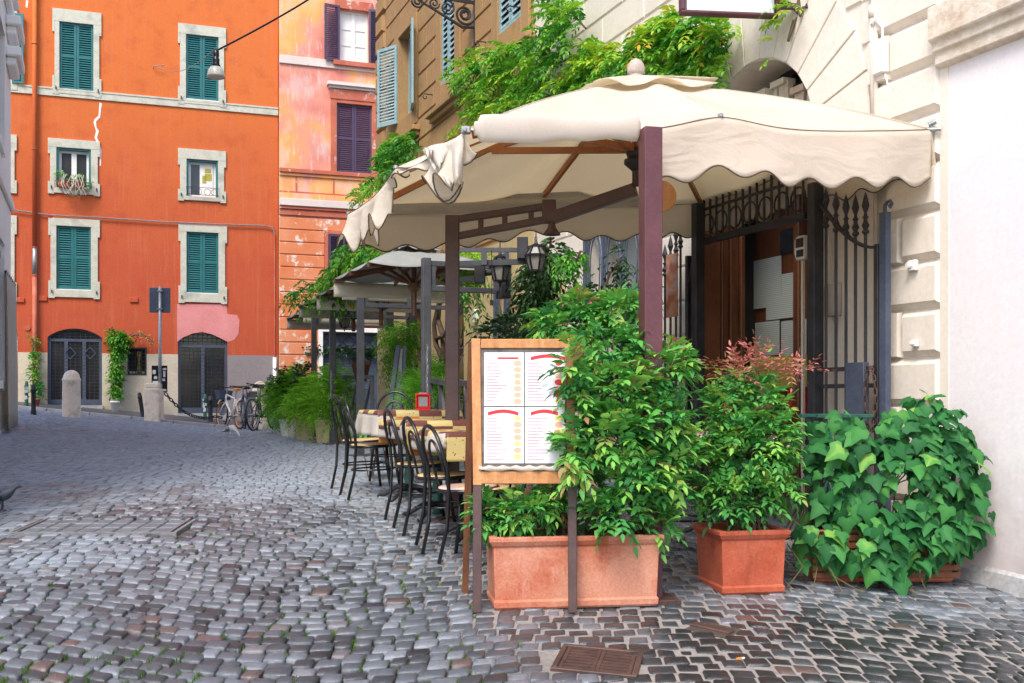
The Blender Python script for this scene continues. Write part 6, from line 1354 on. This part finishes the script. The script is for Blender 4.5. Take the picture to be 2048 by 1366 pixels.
clump('potted_shrub', 'dark green shrub behind the menu board top left of the tall bush', 'shrub', [B(985,670,8.9,35,14,.25), B(1010,650,9.0,25,14,.2), B(1040,690,8.6,30,20,.2)], 130, M['leaf_dark'], .07, .4, 5, .10, base=(P(1000,760,8.9).x,8.9,.3))
# windbreak panel leaning
a, b_ = P(771, 812, 11.6), P(797, 692, 12.0); t = thing('windbreak_panel', 'tall blue grey framed panel leaning behind the far table', 'panel', (a.x, a.y, gz(a.x, a.y)), 0); O = Vector(t.location); top_ = b_-O; bot = Vector((a.x-.03, a.y, gz(a.x, a.y)))-O
MB().bar(bot, top_, .05, .04).bar(bot+Vector((.16,.2,0)), top_+Vector((.06,.1,0)), .04, .04).build('frame', M['bluegrey'], t)
MB().loft([[bot+Vector((.02,.03,.02)), bot+Vector((.14,.17,.02)), bot+Vector((.14,.185,.02)), bot+Vector((.02,.045,.02))], [top_+Vector((.01,.02,-.03)), top_+Vector((.05,.09,-.03)), top_+Vector((.05,.1,-.03)), top_+Vector((.01,.03,-.03))]]).build('glass', M['paper'], t)
# railings
def railing(name, label, A, Bp, h, posts, mt):
    A, Bp = Vector(A), Vector(Bp); t = thing(name, label, 'railing', tuple(A), 0); D = Bp-A; mb = MB()
    for k in range(posts+1): p = D*(k/posts); MB().bar(p, p+Vector((0,0,h)), .05).build('post', mt, t)
    mb = MB().bar((0,0,h), D+Vector((0,0,h)), .06, .05).bar((0,0,h*.42), D+Vector((0,0,h*.42)), .03, .03)
    for k in range(posts): p, p2 = D*(k/posts), D*((k+1)/posts); mb.bar(p+Vector((0,0,.05)), p2+Vector((0,0,h)), .03, .02).bar(p2+Vector((0,0,.05)), p+Vector((0,0,h)), .025, .018)
    mb.build('rail', mt, t); return t
railing('terrace_railing', 'grey crossed terrace railing between the grey and brown posts', G(862,10.8), G(904,9.6), .95, 2, M['greypost'])
railing('terrace_railing', 'grey crossed terrace railing right behind the brown canopy post', G(912,10.2), G(960,9.2), .95, 2, M['greypost'])
railing('terrace_railing', 'low grey terrace railing between the rear posts in front of the roller shutter', G(690,15.0), G(744,14.0), .95, 2, M['greypost'])
for (a, b__, l) in (((856,9.95,690),(858,9.95,800),'thin grey chain hanging on the nearest grey post'), ((664,14.8,742),(665,14.8,800),'short chain hanging between the two rear grey posts')):
    A_ = P(a[0], a[2], a[1]); t = thing('chain', l, 'chain', tuple(A_)); n = 18 if a[0] > 800 else 14; z = P(b__[0], b__[2], b__[1]).z-A_.z
    chain(MB(), [(.003*math.sin(i), -.10, z*i/n) for i in range(n+1)], .014, .004).build('links', M['steel'], t)
c = P(722, 762, 14.4); t = thing('flower_pot', 'brown flower pot with a small plant on the rear railing', 'pot', tuple(c)); MB().lathe([(.08,0),(.13,.22),(.14,.22),(.14,.26),(.1,.26),(.1,.2),(0,.2)], (0,0,0), 14).build('pot', M['wooddark'], t, smooth=True); sprays('foliage', t, [((0,0,.32),(.12,.12,.08),1)], 30, M['leaf_dark'], .06, .5, 5, .06)
# vine trunk
Yt = RW.Y(878); base = RW.w(S_(880), .25, gz(-.9, Yt)); t = thing('vine_trunk', 'old twisted wisteria trunks climbing the yellow wall between the posts', 'vine', tuple(base)); mb = MB()
def vp(px, py, d=.2): s1, z1 = RW.sz(px, py, d); return RW.w(s1, d, z1)-base
mb.tube([vp(877,800),vp(880,740),vp(889,705),vp(886,670),vp(876,640),vp(880,590),vp(888,550),vp(893,500)], [.07,.06,.055,.045,.04,.04,.035,.03], 8)
mb.tube([vp(886,720,.22),vp(872,690,.22),vp(868,650,.25),vp(876,610,.25),vp(886,565,.25),vp(884,500,.25)], [.045,.04,.035,.03,.03,.025], 8).tube([vp(872,678,.22),vp(888,672,.28),vp(899,650,.25),vp(900,590,.22)], [.03,.03,.025,.02], 7)
mb.build('trunk', M['bark'], t, smooth=True)
# ================================================================ wisteria on the walls
def inpoly(x, y, poly):
    c = False; j = len(poly)-1
    for i in range(len(poly)):
        if (poly[i][1] > y) != (poly[j][1] > y) and x < (poly[j][0]-poly[i][0])*(y-poly[i][1])/(poly[j][1]-poly[i][1])+poly[i][0]: c = not c
        j = i
    return c
def vine(name, label, polys, n, d0, d1, tone, leaf=.075, spray=.22, mt=None, count=11, lime=0, width=.44):
    """pinnate leaves standing off the wall inside a ragged outline; polys: [(outline, weight, tone)]"""
    c = polys[0][0][0]; s0, z0_ = RW.sz(c[0], c[1], .1); base = RW.w(s0, .1, z0_); t = thing(name, label, 'vine', tuple(base)); Pn, Tn = [], []
    for poly, w, tn in polys:
        xs_, ys_ = [p[0] for p in poly], [p[1] for p in poly]; k = 0
        while k < int(n*w):
            x, y = random.uniform(min(xs_), max(xs_)), random.uniform(min(ys_), max(ys_))
            if not inpoly(x, y, poly): continue
            if math.sin(x*.083+y*.05)*math.sin(y*.071-x*.03) < -.62 and random.random() < .8: k += .35; continue
            d = d0+(d1-d0)*random.random()**1.0; s1, z1 = RW.sz(x, y, d); Pn.append(RW.w(s1, d, z1)-base); Tn.append(tn+.22*math.sin(x*.05+y*.09)); k += 1
    p = np.array([tuple(v) for v in Pn]); m = len(p); nw = np.array([RW.n.x, RW.n.y, 0.]); uw = np.array([RW.u.x, RW.u.y, 0.])
    d = nw*rng.uniform(.2, 1, m)[:,None]+uw*rng.normal(0, .8, m)[:,None]+np.array([0,0,1.])*rng.normal(.0, .45, m)[:,None]; d /= np.linalg.norm(d, axis=1)[:,None]
    side = np.cross(d, [0,0,1.]); side /= np.linalg.norm(side, axis=1)[:,None]+1e-6; nn = np.cross(side, d); tb = np.clip(np.array(Tn)+rng.normal(0, .13, m), 0, .92)
    A, D, Nv, S, T = [], [], [], [], []; sp = spray*rng.uniform(.7, 1.2, m)
    for k in range(count):
        last = k == count-1; tt = 1. if last else (k//2+1)/(count//2+.6); sg = 0 if last else (1 if k % 2 else -1)
        q_ = p+d*(sp*tt)[:,None]+np.array([0,0,-1.])*(sp*tt*tt*.45)[:,None]; fwd = d+np.array([0,0,-1.])*(.8*tt)
        A.append(q_); D.append(fwd*(.55 if sg else 1)+side*sg*.95+np.array([0,0,-.15])+unit(m)*.2); Nv.append(nn+unit(m)*.3); S.append(leaf*rng.uniform(.75, 1.15, m)); T.append(np.clip(tb+rng.normal(0, .04, m), 0, 1))
    leaves('foliage', t, np.concatenate(A), np.concatenate(D), np.concatenate(Nv), np.concatenate(S), width, mt or M['leaf_wisteria'], np.concatenate(T), 'lance')
    mb = MB(); cc = [np.array([v for v in p[rng.integers(0, m)]]) for _ in range(14)]; cc.sort(key=lambda v: v @ uw)
    for a, b in zip(cc, cc[1:]): a, b = Vector(a), Vector(b); mb.tube([a-N3*.12, a.lerp(b, .5)-N3*.12+Vector((0,0,random.uniform(-.1,.1))), b-N3*.12], .012, 5)
    mb.build('stem', M['bark'], t); return t
vine('wisteria', 'big mass of wisteria on the seam of the ochre and cream facades', [
  ([(905,130),(940,108),(985,100),(1020,84),(1062,82),(1088,40),(1100,-15),(1160,-15),(1166,45),(1152,95),(1128,140),(1104,190),(1060,225),(1000,235),(950,215),(922,180)], 1.0, .48),
  ([(950,200),(1000,196),(1040,205),(1020,238),(960,262),(900,278),(925,240)], .14, .86)], 560, .05, .45, .4, .08, .24)
vine('wisteria', 'small wisteria tuft with yellowing leaves just left of the canopy finial', [
  ([(1095,212),(1120,170),(1150,130),(1175,95),(1235,95),(1262,130),(1262,168),(1180,180)], 1.0, .52), ([(1165,100),(1200,88),(1245,100),(1240,125),(1190,130)], .22, .88), ([(1095,212),(1110,190),(1140,160),(1150,185),(1110,212)], .08, .98)], 190, .05, .35, .4, .085, .22)
vine('wisteria', 'wisteria cluster hanging under the lightbox sign right of the finial', [
  ([(1270,165),(1262,110),(1290,60),(1325,30),(1360,30),(1470,42),(1475,88),(1455,120),(1448,178),(1425,168),(1405,130),(1385,165),(1330,162)], 1.0, .42), ([(1270,100),(1300,45),(1330,25),(1360,40),(1330,70),(1290,110)], .2, .85), ([(1370,45),(1450,45),(1450,80),(1380,90)], .15, .82)], 300, .05, .35, .4, .080, .21)
vine('wisteria', 'single thin pale wisteria strand dangling over the arched fanlight', [([(1558,-10),(1590,-10),(1592,22),(1570,45),(1552,90),(1545,130),(1538,110),(1548,50)], 1.0, .85)], 22, .06, .2, .4, .055, .14)
vine('wisteria', 'wisteria clump on the ochre corner beneath the open blue shutters', [
  ([(772,285),(800,268),(832,266),(840,300),(832,345),(812,362),(775,370),(745,386),(722,402),(715,392),(748,350),(768,330)], 1.0, .40)], 260, .05, .5, .4, .10, .28)
def hang(label, blobs, n, tone, leaf=.085, mt=None, spray=.2): 
    c = blobs[0][0]; t = thing('wisteria', label, 'vine', c); sprays('foliage', t, rel(blobs, c), n, mt or M['leaf_wisteria'], leaf, .36, 9, spray, 1.3, .2, tone, up=-.1)
    mb = MB(); L_ = [Vector(b[0])-Vector(c) for b in blobs]
    for a, b in zip(L_, L_[1:]): mb.tube([a, a.lerp(b, .5)+Vector((0,0,.06)), b], .012, 5)
    if len(L_) > 1: mb.build('stem', M['bark'], t)
    return t
hang('long wisteria branch drooping over the tops of the grey umbrellas', [B(760,508,13.4,45,14,.3), B(715,520,14,35,18,.3), B(690,545,14.3,35,18,.3), B(668,575,14.6,30,18,.3), B(700,498,13.8,18,10,.2), B(632,570,15.2,22,8,.2), B(600,585,15.4,14,6,.12)], 420, (.45,.17))
hang('short wisteria strand over the grey arm right of the brown post', [B(945,516,11.5,22,8,.2), B(930,545,11.2,15,12,.15)], 60, (.7,.12))
hang('wisteria sprays drooping before the yellow wall behind the lamp rail', [B(945,585,10.8,22,18,.2), B(958,615,10.6,10,20,.1)], 16, (.25,.12), .065)
hang('dark mass of wisteria hanging behind the two nearest lanterns', [B(1085,545,10.3,35,40,.3), B(1070,600,10.3,30,45,.3), B(1060,650,10.2,28,30,.3), B(1105,510,10.2,28,22,.2)], 330, (.75,.2), .08, M['leaf_dark'])
hang('light wisteria twig reaching right over the cream pier', [B(1125,518,10,22,14,.12), B(1152,525,9.9,14,9,.08), B(1170,505,9.8,8,6,.06)], 42, (.36,.12), .07, None, .12)
hang('dark leaves climbing through the oval window grille', [B(1240,520,9.7,20,30,.1), B(1200,600,9.8,18,40,.1), B(1275,580,9.5,18,50,.1), B(1240,640,9.5,30,30,.1)], 90, (.5,.2), .06, M['leaf_dark'])
# ================================================================ things by the orange house
def bollard(px, py, w, h, lab, lean=0):
    c = GP(px, py); k = c.y/F; r_ = w*k/2; H_ = h*k; t = thing('stone_bollard', lab, 'bollard', tuple(c), 0, 'round headed travertine bollards')
    pr = [(r_*1.0,-.1),(r_*1.0,.0),(r_*.97,H_*.45),(r_*.95,H_*.76),(r_*.99,H_*.78),(r_*.99,H_*.81),(r_*.88,H_*.83)]+[(r_*.88*math.cos(a), H_*(.83+.17*math.sin(a))) for a in [R(15*i) for i in range(1, 7)]]
    if 'square' in lab: MB().box(-r_*.8,r_*.8,-r_*.8,r_*.8,-.1,H_*.86).box(-r_*.7,r_*.7,-r_*.7,r_*.7,H_*.86,H_).build('stone', M['bollard'], t, bevel=.03, seg=3)
    else: MB().lathe(pr, (0,0,0), 22).build('stone', M['bollard'], t, smooth=True)
    return t
bollard(143, 834, 36, 94, 'tall round headed travertine bollard left in front of the grated door'); bollard(308, 842, 38, 76, 'square cut travertine bollard behind the traffic sign pole'); bollard(520, 858, 32, 96, 'pale round headed bollard behind the parked bicycles')
def ibol(px, py, top, w, mt, lab, lean=0, stick=False):
    c = GP(px, py); k = c.y/F; r_ = w*k/2; H_ = (py-top)*k; t = thing('iron_bollard', lab, 'bollard', tuple(c), 0, 'slim iron bollards along the lane'); t.rotation_euler = (0, R(lean), 0)
    MB().lathe([(r_*1.15,-.1),(r_*1.15,.08),(r_,.1),(r_,H_-.14),(r_*1.15,H_-.13),(r_*1.15,H_-.10),(r_,H_-.09),(r_*.95,H_-.04),(r_*.5,H_-.005),(0,H_)], (0,0,0), 14).build('post', mt, t, smooth=True)
    if stick:
        mb = MB()
        for q_ in range(6):
            a = random.uniform(-2.6, -.5); z = H_*(.2+.6*random.random()); x, y = r_*1.04*math.cos(a), r_*1.04*math.sin(a); tx, ty = -math.sin(a)*.03, math.cos(a)*.03
            mb.add([(x-tx,y-ty,z),(x+tx,y+ty,z),(x+tx,y+ty,z+.07),(x-tx,y-ty,z+.07)], [(0,1,2,3)])
        mb.build('sticker', M['paper'], t)
ibol(53, 815, 762, 7, M['greenpaint'], 'green iron bollard with white stickers, the farther of the pair by the left plant', 0, True); ibol(67, 829, 768, 9, M['iron'], 'dark iron bollard standing just right of the stickered green one')
ibol(176, 812, 770, 8, M['greenpaint'], 'green iron bollard between the tall stone bollard and the leafy pillar', 0, True); ibol(287, 840, 784, 8, M['iron'], 'dark iron bollard leaning left beside the sign pole', -9); ibol(297, 838, 780, 5, M['iron'], 'thin dark iron post squeezed between the leaning bollard and the stone one', 2)
ibol(410, 842, 788, 7, M['greenpaint'], 'green stickered iron bollard in front of the right arched door', 0, True); ibol(421, 846, 791, 9, M['iron'], 'dark iron bollard at the chain end beside the orange bicycle')
# traffic sign seen from behind
c = GP(320, 843); zt_ = P(320, 573, c.y).z-c.z; t = thing('traffic_sign', 'square traffic sign seen from behind on a tall grey pole', 'traffic sign', tuple(c), R(8))
MB().tube([(0,0,-.1),(0,0,zt_)], .038, 12).build('pole', M['steel'], t, smooth=True); k = c.y/F; zp = lambda y: P(320, y, c.y).z-c.z
MB().box(-.24,.22,-.075,-.055,zp(625),zp(575)).build('sign_plate', M['bluegrey'], t, bevel=.01).location = (0,.11,0); mb = MB()
for y in (582, 618): mb.box(-.06,.06,-.045,.06,zp(y)-.015,zp(y)+.015)
mb.build('clamp', M['steel'], t)
nb = MB().box(-.19,.15,.0,.02,zp(784),zp(731)).build('notice_board', M['black'], t); nb.location = (0,.045,0); mb = MB()
for x0, y0, x1, y1 in ((-.17,740,-.10,748),(-.17,762,-.05,782),(-.03,750,.02,758),(.05,736,.13,740),(.06,742,.11,754),(.04,757,.10,762),(-.14,752,-.07,758),(.05,778,.13,782)): mb.box(x0,x1,-.004,-.001,zp(y1),zp(y0))
mb.build('sticker', M['whiteplastic'], nb); MB().box(-.03,.02,-.042,-.039,zp(695),zp(688)).build('sticker', M['orangeplastic'], t)
A_ = P(330, 786, 23.2); B_ = P(408, 836, 23.3); t = thing('chain', 'heavy iron chain sagging from the sign pole to the low bollards', 'chain', tuple(A_)); D = B_-A_
chain(MB(), [D*(i/16)+Vector((0,0,-.14*math.sin(math.pi*i/16))) for i in range(17)]+[D+Vector((.1+.1*i, 0, .03*math.sin(i))) for i in range(4)], .05, .014).build('links', M['iron'], t)
# street lamp on a cable
a = P(432, 100, 18); t = thing('street_lamp', 'suspended street lamp with a pale bell shade over the street', 'street lamp', tuple(a))
k = 18/F; MB().lathe([(0,.02),(.05,.0),(.055,-.1),(.045,-.14),(.06,-.15),(.06,-.18),(.06,-.24),(.09,-.30),(.0,-.31)], (0,0,0), 16).build('housing', M['black'], t, smooth=True)
MB().lathe([(.03,-.28),(.10,-.30),(.135,-.36),(.148,-.44),(.15,-.47),(.14,-.47),(.10,-.46),(0,-.45)], (0,0,0), 24).build('shade', M['lampglass'], t, smooth=True)
e0 = P(316, 134, 26.8); e1 = RW.w(S_(760)-.2, 0, Zr(760, -120)); pts = [e0.lerp(a+Vector((0,0,.04)), i/8)+Vector((0,0,-.25*math.sin(math.pi*i/8))) for i in range(9)]
o = MB().tube(pts, .006, 5).build('span_wire', M['steel']); tag(o, 'thin pale wire from the wall hook to the suspended lamp', 'wire'); B2 = P(590, 0, 18); E2 = a+(B2-a)*2.4
E2 = Vector((E2.x, E2.y, E2.z)); o = MB().tube([a+Vector((.03,0,0)).lerp(Vector((0,0,0)),0)+(E2-a)*(i/10)+Vector((0,0,-.12*math.sin(math.pi*i/10))) for i in range(11)], .016, 6).build('span_wire', M['black']); tag(o, 'thick black cable rising right from the suspended lamp', 'wire')
# plants by the orange house
def oclump(name, label, pts, n, mt, leaf, tone, cat='plant', count=5, spray=.12, droop=.9):
    bl = [B(px, py, OW.Y(px, .25), rx, rz_, .16) for px, py, rx, rz_ in pts]; c = bl[0][0]; t = thing(name, label, cat, c); sprays('foliage', t, rel(bl, c), n, mt, leaf, .45, count, spray, droop, .2, tone)
    mb = MB(); L_ = [Vector(b[0])-Vector(c) for b in bl]
    for a_, b_ in zip(L_, L_[1:]): mb.tube([a_, b_], .02, 5)
    mb.build('stem', M['bark'], t)
oclump('climbing_plant', 'leafy green climber forming a pillar between the left arched door and the small barred window', [(232,672,20,9),(246,680,16,12),(236,700,13,20),(234,730,11,22),(231,760,10,20),(231,785,9,14)], 420, M['leaf_wisteria'], .10, (.38,.15), 'climber')
oclump('climbing_plant', 'thin leafless tendril spreading above the small barred window', [(262,672,8,3),(280,668,10,3),(294,674,8,4),(300,684,4,4)], 26, M['leaf_nandina'], .06, (.9,.06), 'climber')
oclump('climbing_plant', 'sparse climber creeping up the base of the drainpipe', [(70,715,9,14),(67,745,10,16),(66,680,8,8),(62,677,10,4)], 90, M['leaf_wisteria'], .08, (.45,.15), 'climber')
for px, y0, y1, w, l1, l2, pl in ((230,826,802,18,'pale conical pot at the foot of the leafy pillar',None,None), (74,814,797,12,'small dark pot at the foot of the drainpipe','round leafy plant in the small pot below the drainpipe',[(75,778,9,14)])):
    c = GP(px, y0); k = c.y/F; t = thing('flower_pot', l1, 'pot', tuple(c)); h = (y0-y1)*k; MB().lathe([(w*k*.32,0),(w*k*.48,h*.85),(w*k*.54,h*.86),(w*k*.54,h),(w*k*.44,h),(w*k*.44,h*.9),(0,h*.9)], (0,0,0), 14).build('pot', M['stonewhite'] if w > 15 else M['terrared'], t, smooth=True)
    if pl: oclump('potted_plant', l2, pl, 70, M['leaf_nandina'], .08, (.4,.12))
# ================================================================ bicycles
def bicycle(label, loc, rz, fm, tm, rim, saddle, lean=0, basket=False):
    t = thing('bicycle', label, 'bicycle', tuple(loc), rz, 'bicycles parked by the pale bollard'); t.rotation_euler = (R(lean), 0, rz); Rr = .33; wb = .52
    for nm, x in (('wheel', -wb), ('wheel', wb)):
        w = MB().ring((x,0,Rr), (0,1,0), Rr-.022, .020, 32, 8).build(nm, tm, t, smooth=True); MB().ring((x,0,Rr), (0,1,0), Rr-.048, .012, 32, 6).build('rim', rim, w)
        mb = MB(); 
        for i in range(14): a = 2*math.pi*i/14; mb.tube([(x,.0,Rr),(x+(Rr-.05)*math.cos(a),0,Rr+(Rr-.05)*math.sin(a))], .0022, 4)
        mb.tube([(x,-.05,Rr),(x,.05,Rr)], .022, 8).build('spokes', M['steel'], w)
        pts = [(x+(Rr+.03)*math.cos(R(a)), 0, Rr+(Rr+.03)*math.sin(R(a))) for a in range(20 if x < 0 else 40, 170 if x < 0 else 160, 10)]; mb = MB()
        for p, p2 in zip(pts, pts[1:]): mb.bar(p, p2, .05, .008, (0,1,0))
        mb.build('mudguard', fm, t)
    mb = MB(); bb = (-.06,0,.28); st = (-.17,0,.68); hd = (.34,0,.78); hl_ = (.37,0,.62); r_ = .018
    mb.tube([bb, st], r_, 8).tube([bb, hl_], r_*1.2, 8).tube([st, hd], r_, 8).tube([hd, hl_], r_*1.2, 8).tube([st, (-wb,.06,Rr)], .010, 6).tube([st, (-wb,-.06,Rr)], .010, 6).tube([bb, (-wb,.06,Rr)], .011, 6).tube([bb, (-wb,-.06,Rr)], .011, 6)
    mb.tube([hl_, (.42,.05,.5), (wb,.055,Rr)], .013, 6).tube([hl_, (.42,-.05,.5), (wb,-.055,Rr)], .013, 6); mb.build('frame', fm, t, smooth=True)
    MB().tube([st, (-.21,0,.86)], .014, 8).tube([hd, (.32,0,.92)], .014, 8).build('seat_post', M['steel'], t)
    MB().loft([[(x, -w_, z-.02),(x, w_, z-.02),(x, w_*.8, z+.025),(x, -w_*.8, z+.025)] for x, w_, z in ((-.34,.06,.90),(-.30,.085,.895),(-.22,.07,.89),(-.12,.035,.89),(-.06,.018,.885))]).build('saddle', saddle, t, bevel=.01)
    hb = MB().tube([(.18,-.28,.96),(.27,-.25,.96),(.32,-.08,.94),(.32,.08,.94),(.27,.25,.96),(.18,.28,.96)], .012, 8).build('handlebar', M['black'], t); MB().tube([(.16,-.285,.96),(.22,-.27,.96)], .018, 8).tube([(.16,.285,.96),(.22,.27,.96)], .018, 8).build('grip', M['rubber'], hb)
    MB().ring((-.06,.05,.28), (0,1,0), .09, .006, 18, 5).tube([(-.06,-.1,.28),(-.06,.1,.28)], .014, 6).bar((-.06,.09,.28),(.05,.10,.16),.02,.012).bar((-.06,-.09,.28),(-.17,-.10,.40),.02,.012).bar((.02,.14,.16),(.10,.09,.16),.06,.02).bar((-.20,-.14,.40),(-.12,-.09,.40),.06,.02).build('crank', M['iron'], t)
    MB().tube([(-.1,.05,.26),(-.2,.18,.0)], .010, 5).build('kickstand', M['iron'], t)
    if basket:
        mb = MB(); mb.loft([[(.40,-.13,.66),(.60,-.13,.66),(.60,.13,.66),(.40,.13,.66)], [(.38,-.17,.88),(.66,-.17,.88),(.66,.17,.88),(.38,.17,.88)]]); mb.build('basket', M['bluegrey'], t); MB().box(.663,.668,-.08,.08,.74,.84).build('badge', M['orangeplastic'], t)
    else: MB().bar((-.62,.0,.74),(-.25,0,.74),.12,.012,(0,1,0)).tube([(-.6,.05,.73),(wb*-1,.06,.35)], .006, 5).build('rack', M['iron'], t)
c = GP(470, 858); bicycle('white bicycle with orange wheels and orange saddle, leftmost of the parked row', (c.x-.12, c.y+.05, c.z), R(128), M['whiteplastic'], M['rubber'], M['orangeplastic'], M['orangeplastic'], 4, True)
c = GP(486, 860); bicycle('pale blue bicycle just right of the orange wheeled one', (c.x+.08, c.y+.1, c.z), R(112), M['bluegrey'], M['rubber'], M['steel'], M['black'], -4)
c = GP(503, 861); bicycle('dark bicycle in the middle right of the parked row', (c.x+.05, c.y+.25, c.z), R(104), M['iron'], M['rubber'], M['steel'], M['black'], 5)
c = GP(519, 862); bicycle('black bicycle with rear rack, rightmost beside the ferns', (c.x+.02, c.y+.3, c.z), R(80), M['black'], M['rubber'], M['steel'], M['black'], -3)
# ================================================================ pigeons
def pigeon(label, loc, rz, mt, s_=1., peck=False):
    t = thing('pigeon', label, 'pigeon', tuple(loc), rz); sp = [(-.19,.075,.004,.022),(-.13,.085,.012,.034),(-.085,.10,.035,.042),(-.03,.118,.052,.055),(.03,.13,.052,.058),(.072,.142,.040,.046),(.095,.165,.030,.032),(.108,.184,.024,.024),(.122,.196,.022,.021),(.138,.196,.017,.016),(.149,.191,.006,.006),(.164,.187,.002,.002)]
    if peck: sp = sp[:5]+[(.08,.115,.038,.042),(.12,.08,.023,.024),(.14,.05,.02,.02),(.15,.035,.02,.02),(.16,.025,.014,.014),(.168,.015,.006,.006),(.175,.004,.002,.002)]
    rg = []
    for i, (x, z, rz_, ry) in enumerate(sp): rg.append([(x*s_+ (0), ry*math.cos(2*math.pi*k/12)*s_, (z+rz_*math.sin(2*math.pi*k/12))*s_) for k in range(12)])
    mb = MB().loft(rg)
    for y in (-.022, .022): mb.tube([(.0,y,.085),(.01,y,.04),(.005,y,.006)], [.014,.006,.005], 6).tube([(-.02,y,.004),(.035,y,.004)], .004, 5).tube([(.0,y,.004),(.03,y+.018,.004)], .003, 5).tube([(.0,y,.004),(.03,y-.018,.004)], .003, 5)
    b_ = mb.build('body', mt, t, smooth=True); mb = MB()
    for sg in (-1, 1): mb.loft([[(x, sg*(y+.006), z-h), (x, sg*(y+.012), z), (x, sg*(y+.004), z+h)] for x, y, z, h in ((.05,.038,.135,.015),(.0,.050,.125,.035),(-.06,.044,.11,.03),(-.12,.026,.09,.018),(-.17,.010,.08,.006))])
    mb.build('wing', M['bluegrey'] if mt is not M['stonewhite'] else M['steel'], t, smooth=True); return t
M['pigeon'] = rough_mat('pigeon_plumage', (.04,.05,.07), (.09,.10,.12), 14, .5)
c = GP(2, 1024); pigeon('dark grey pigeon entering the picture at the left border', (c.x+.0, c.y, c.z+.01), R(12), M['pigeon'], 1.0)
c = GP(462, 874); pigeon('whitish pigeon pecking at the cobbles before the bicycles', (c.x, c.y, c.z+.01), R(-25), M['stonewhite'], 1.05, True)
c = GP(313, 841); t = thing('litter', 'small crumpled white litter at the foot of the sign bollard', 'litter', tuple(c)); MB().grid(lambda u, v: (.2*math.cos(6.28*u)*math.sin(math.pi*v), .08*math.sin(6.28*u)*math.sin(math.pi*v), .03-.03*math.cos(math.pi*v)*(1+.4*math.sin(u*30+v*9))), 18, 8).build('paper', M['whiteplastic'], t)

c = GP(1481, 1322); t = thing('cigarette_butt', 'tiny orange cigarette butt on the wet cobbles right of the drain grate', 'litter', (c.x, c.y, c.z+.012), R(20)); MB().tube([(-.02,0,0),(.006,0,0)], .005, 8).build('filter', M['orangeplastic'], t); MB().tube([(.006,0,0),(.02,0,0)], .005, 8).build('stub', M['whiteplastic'], t)
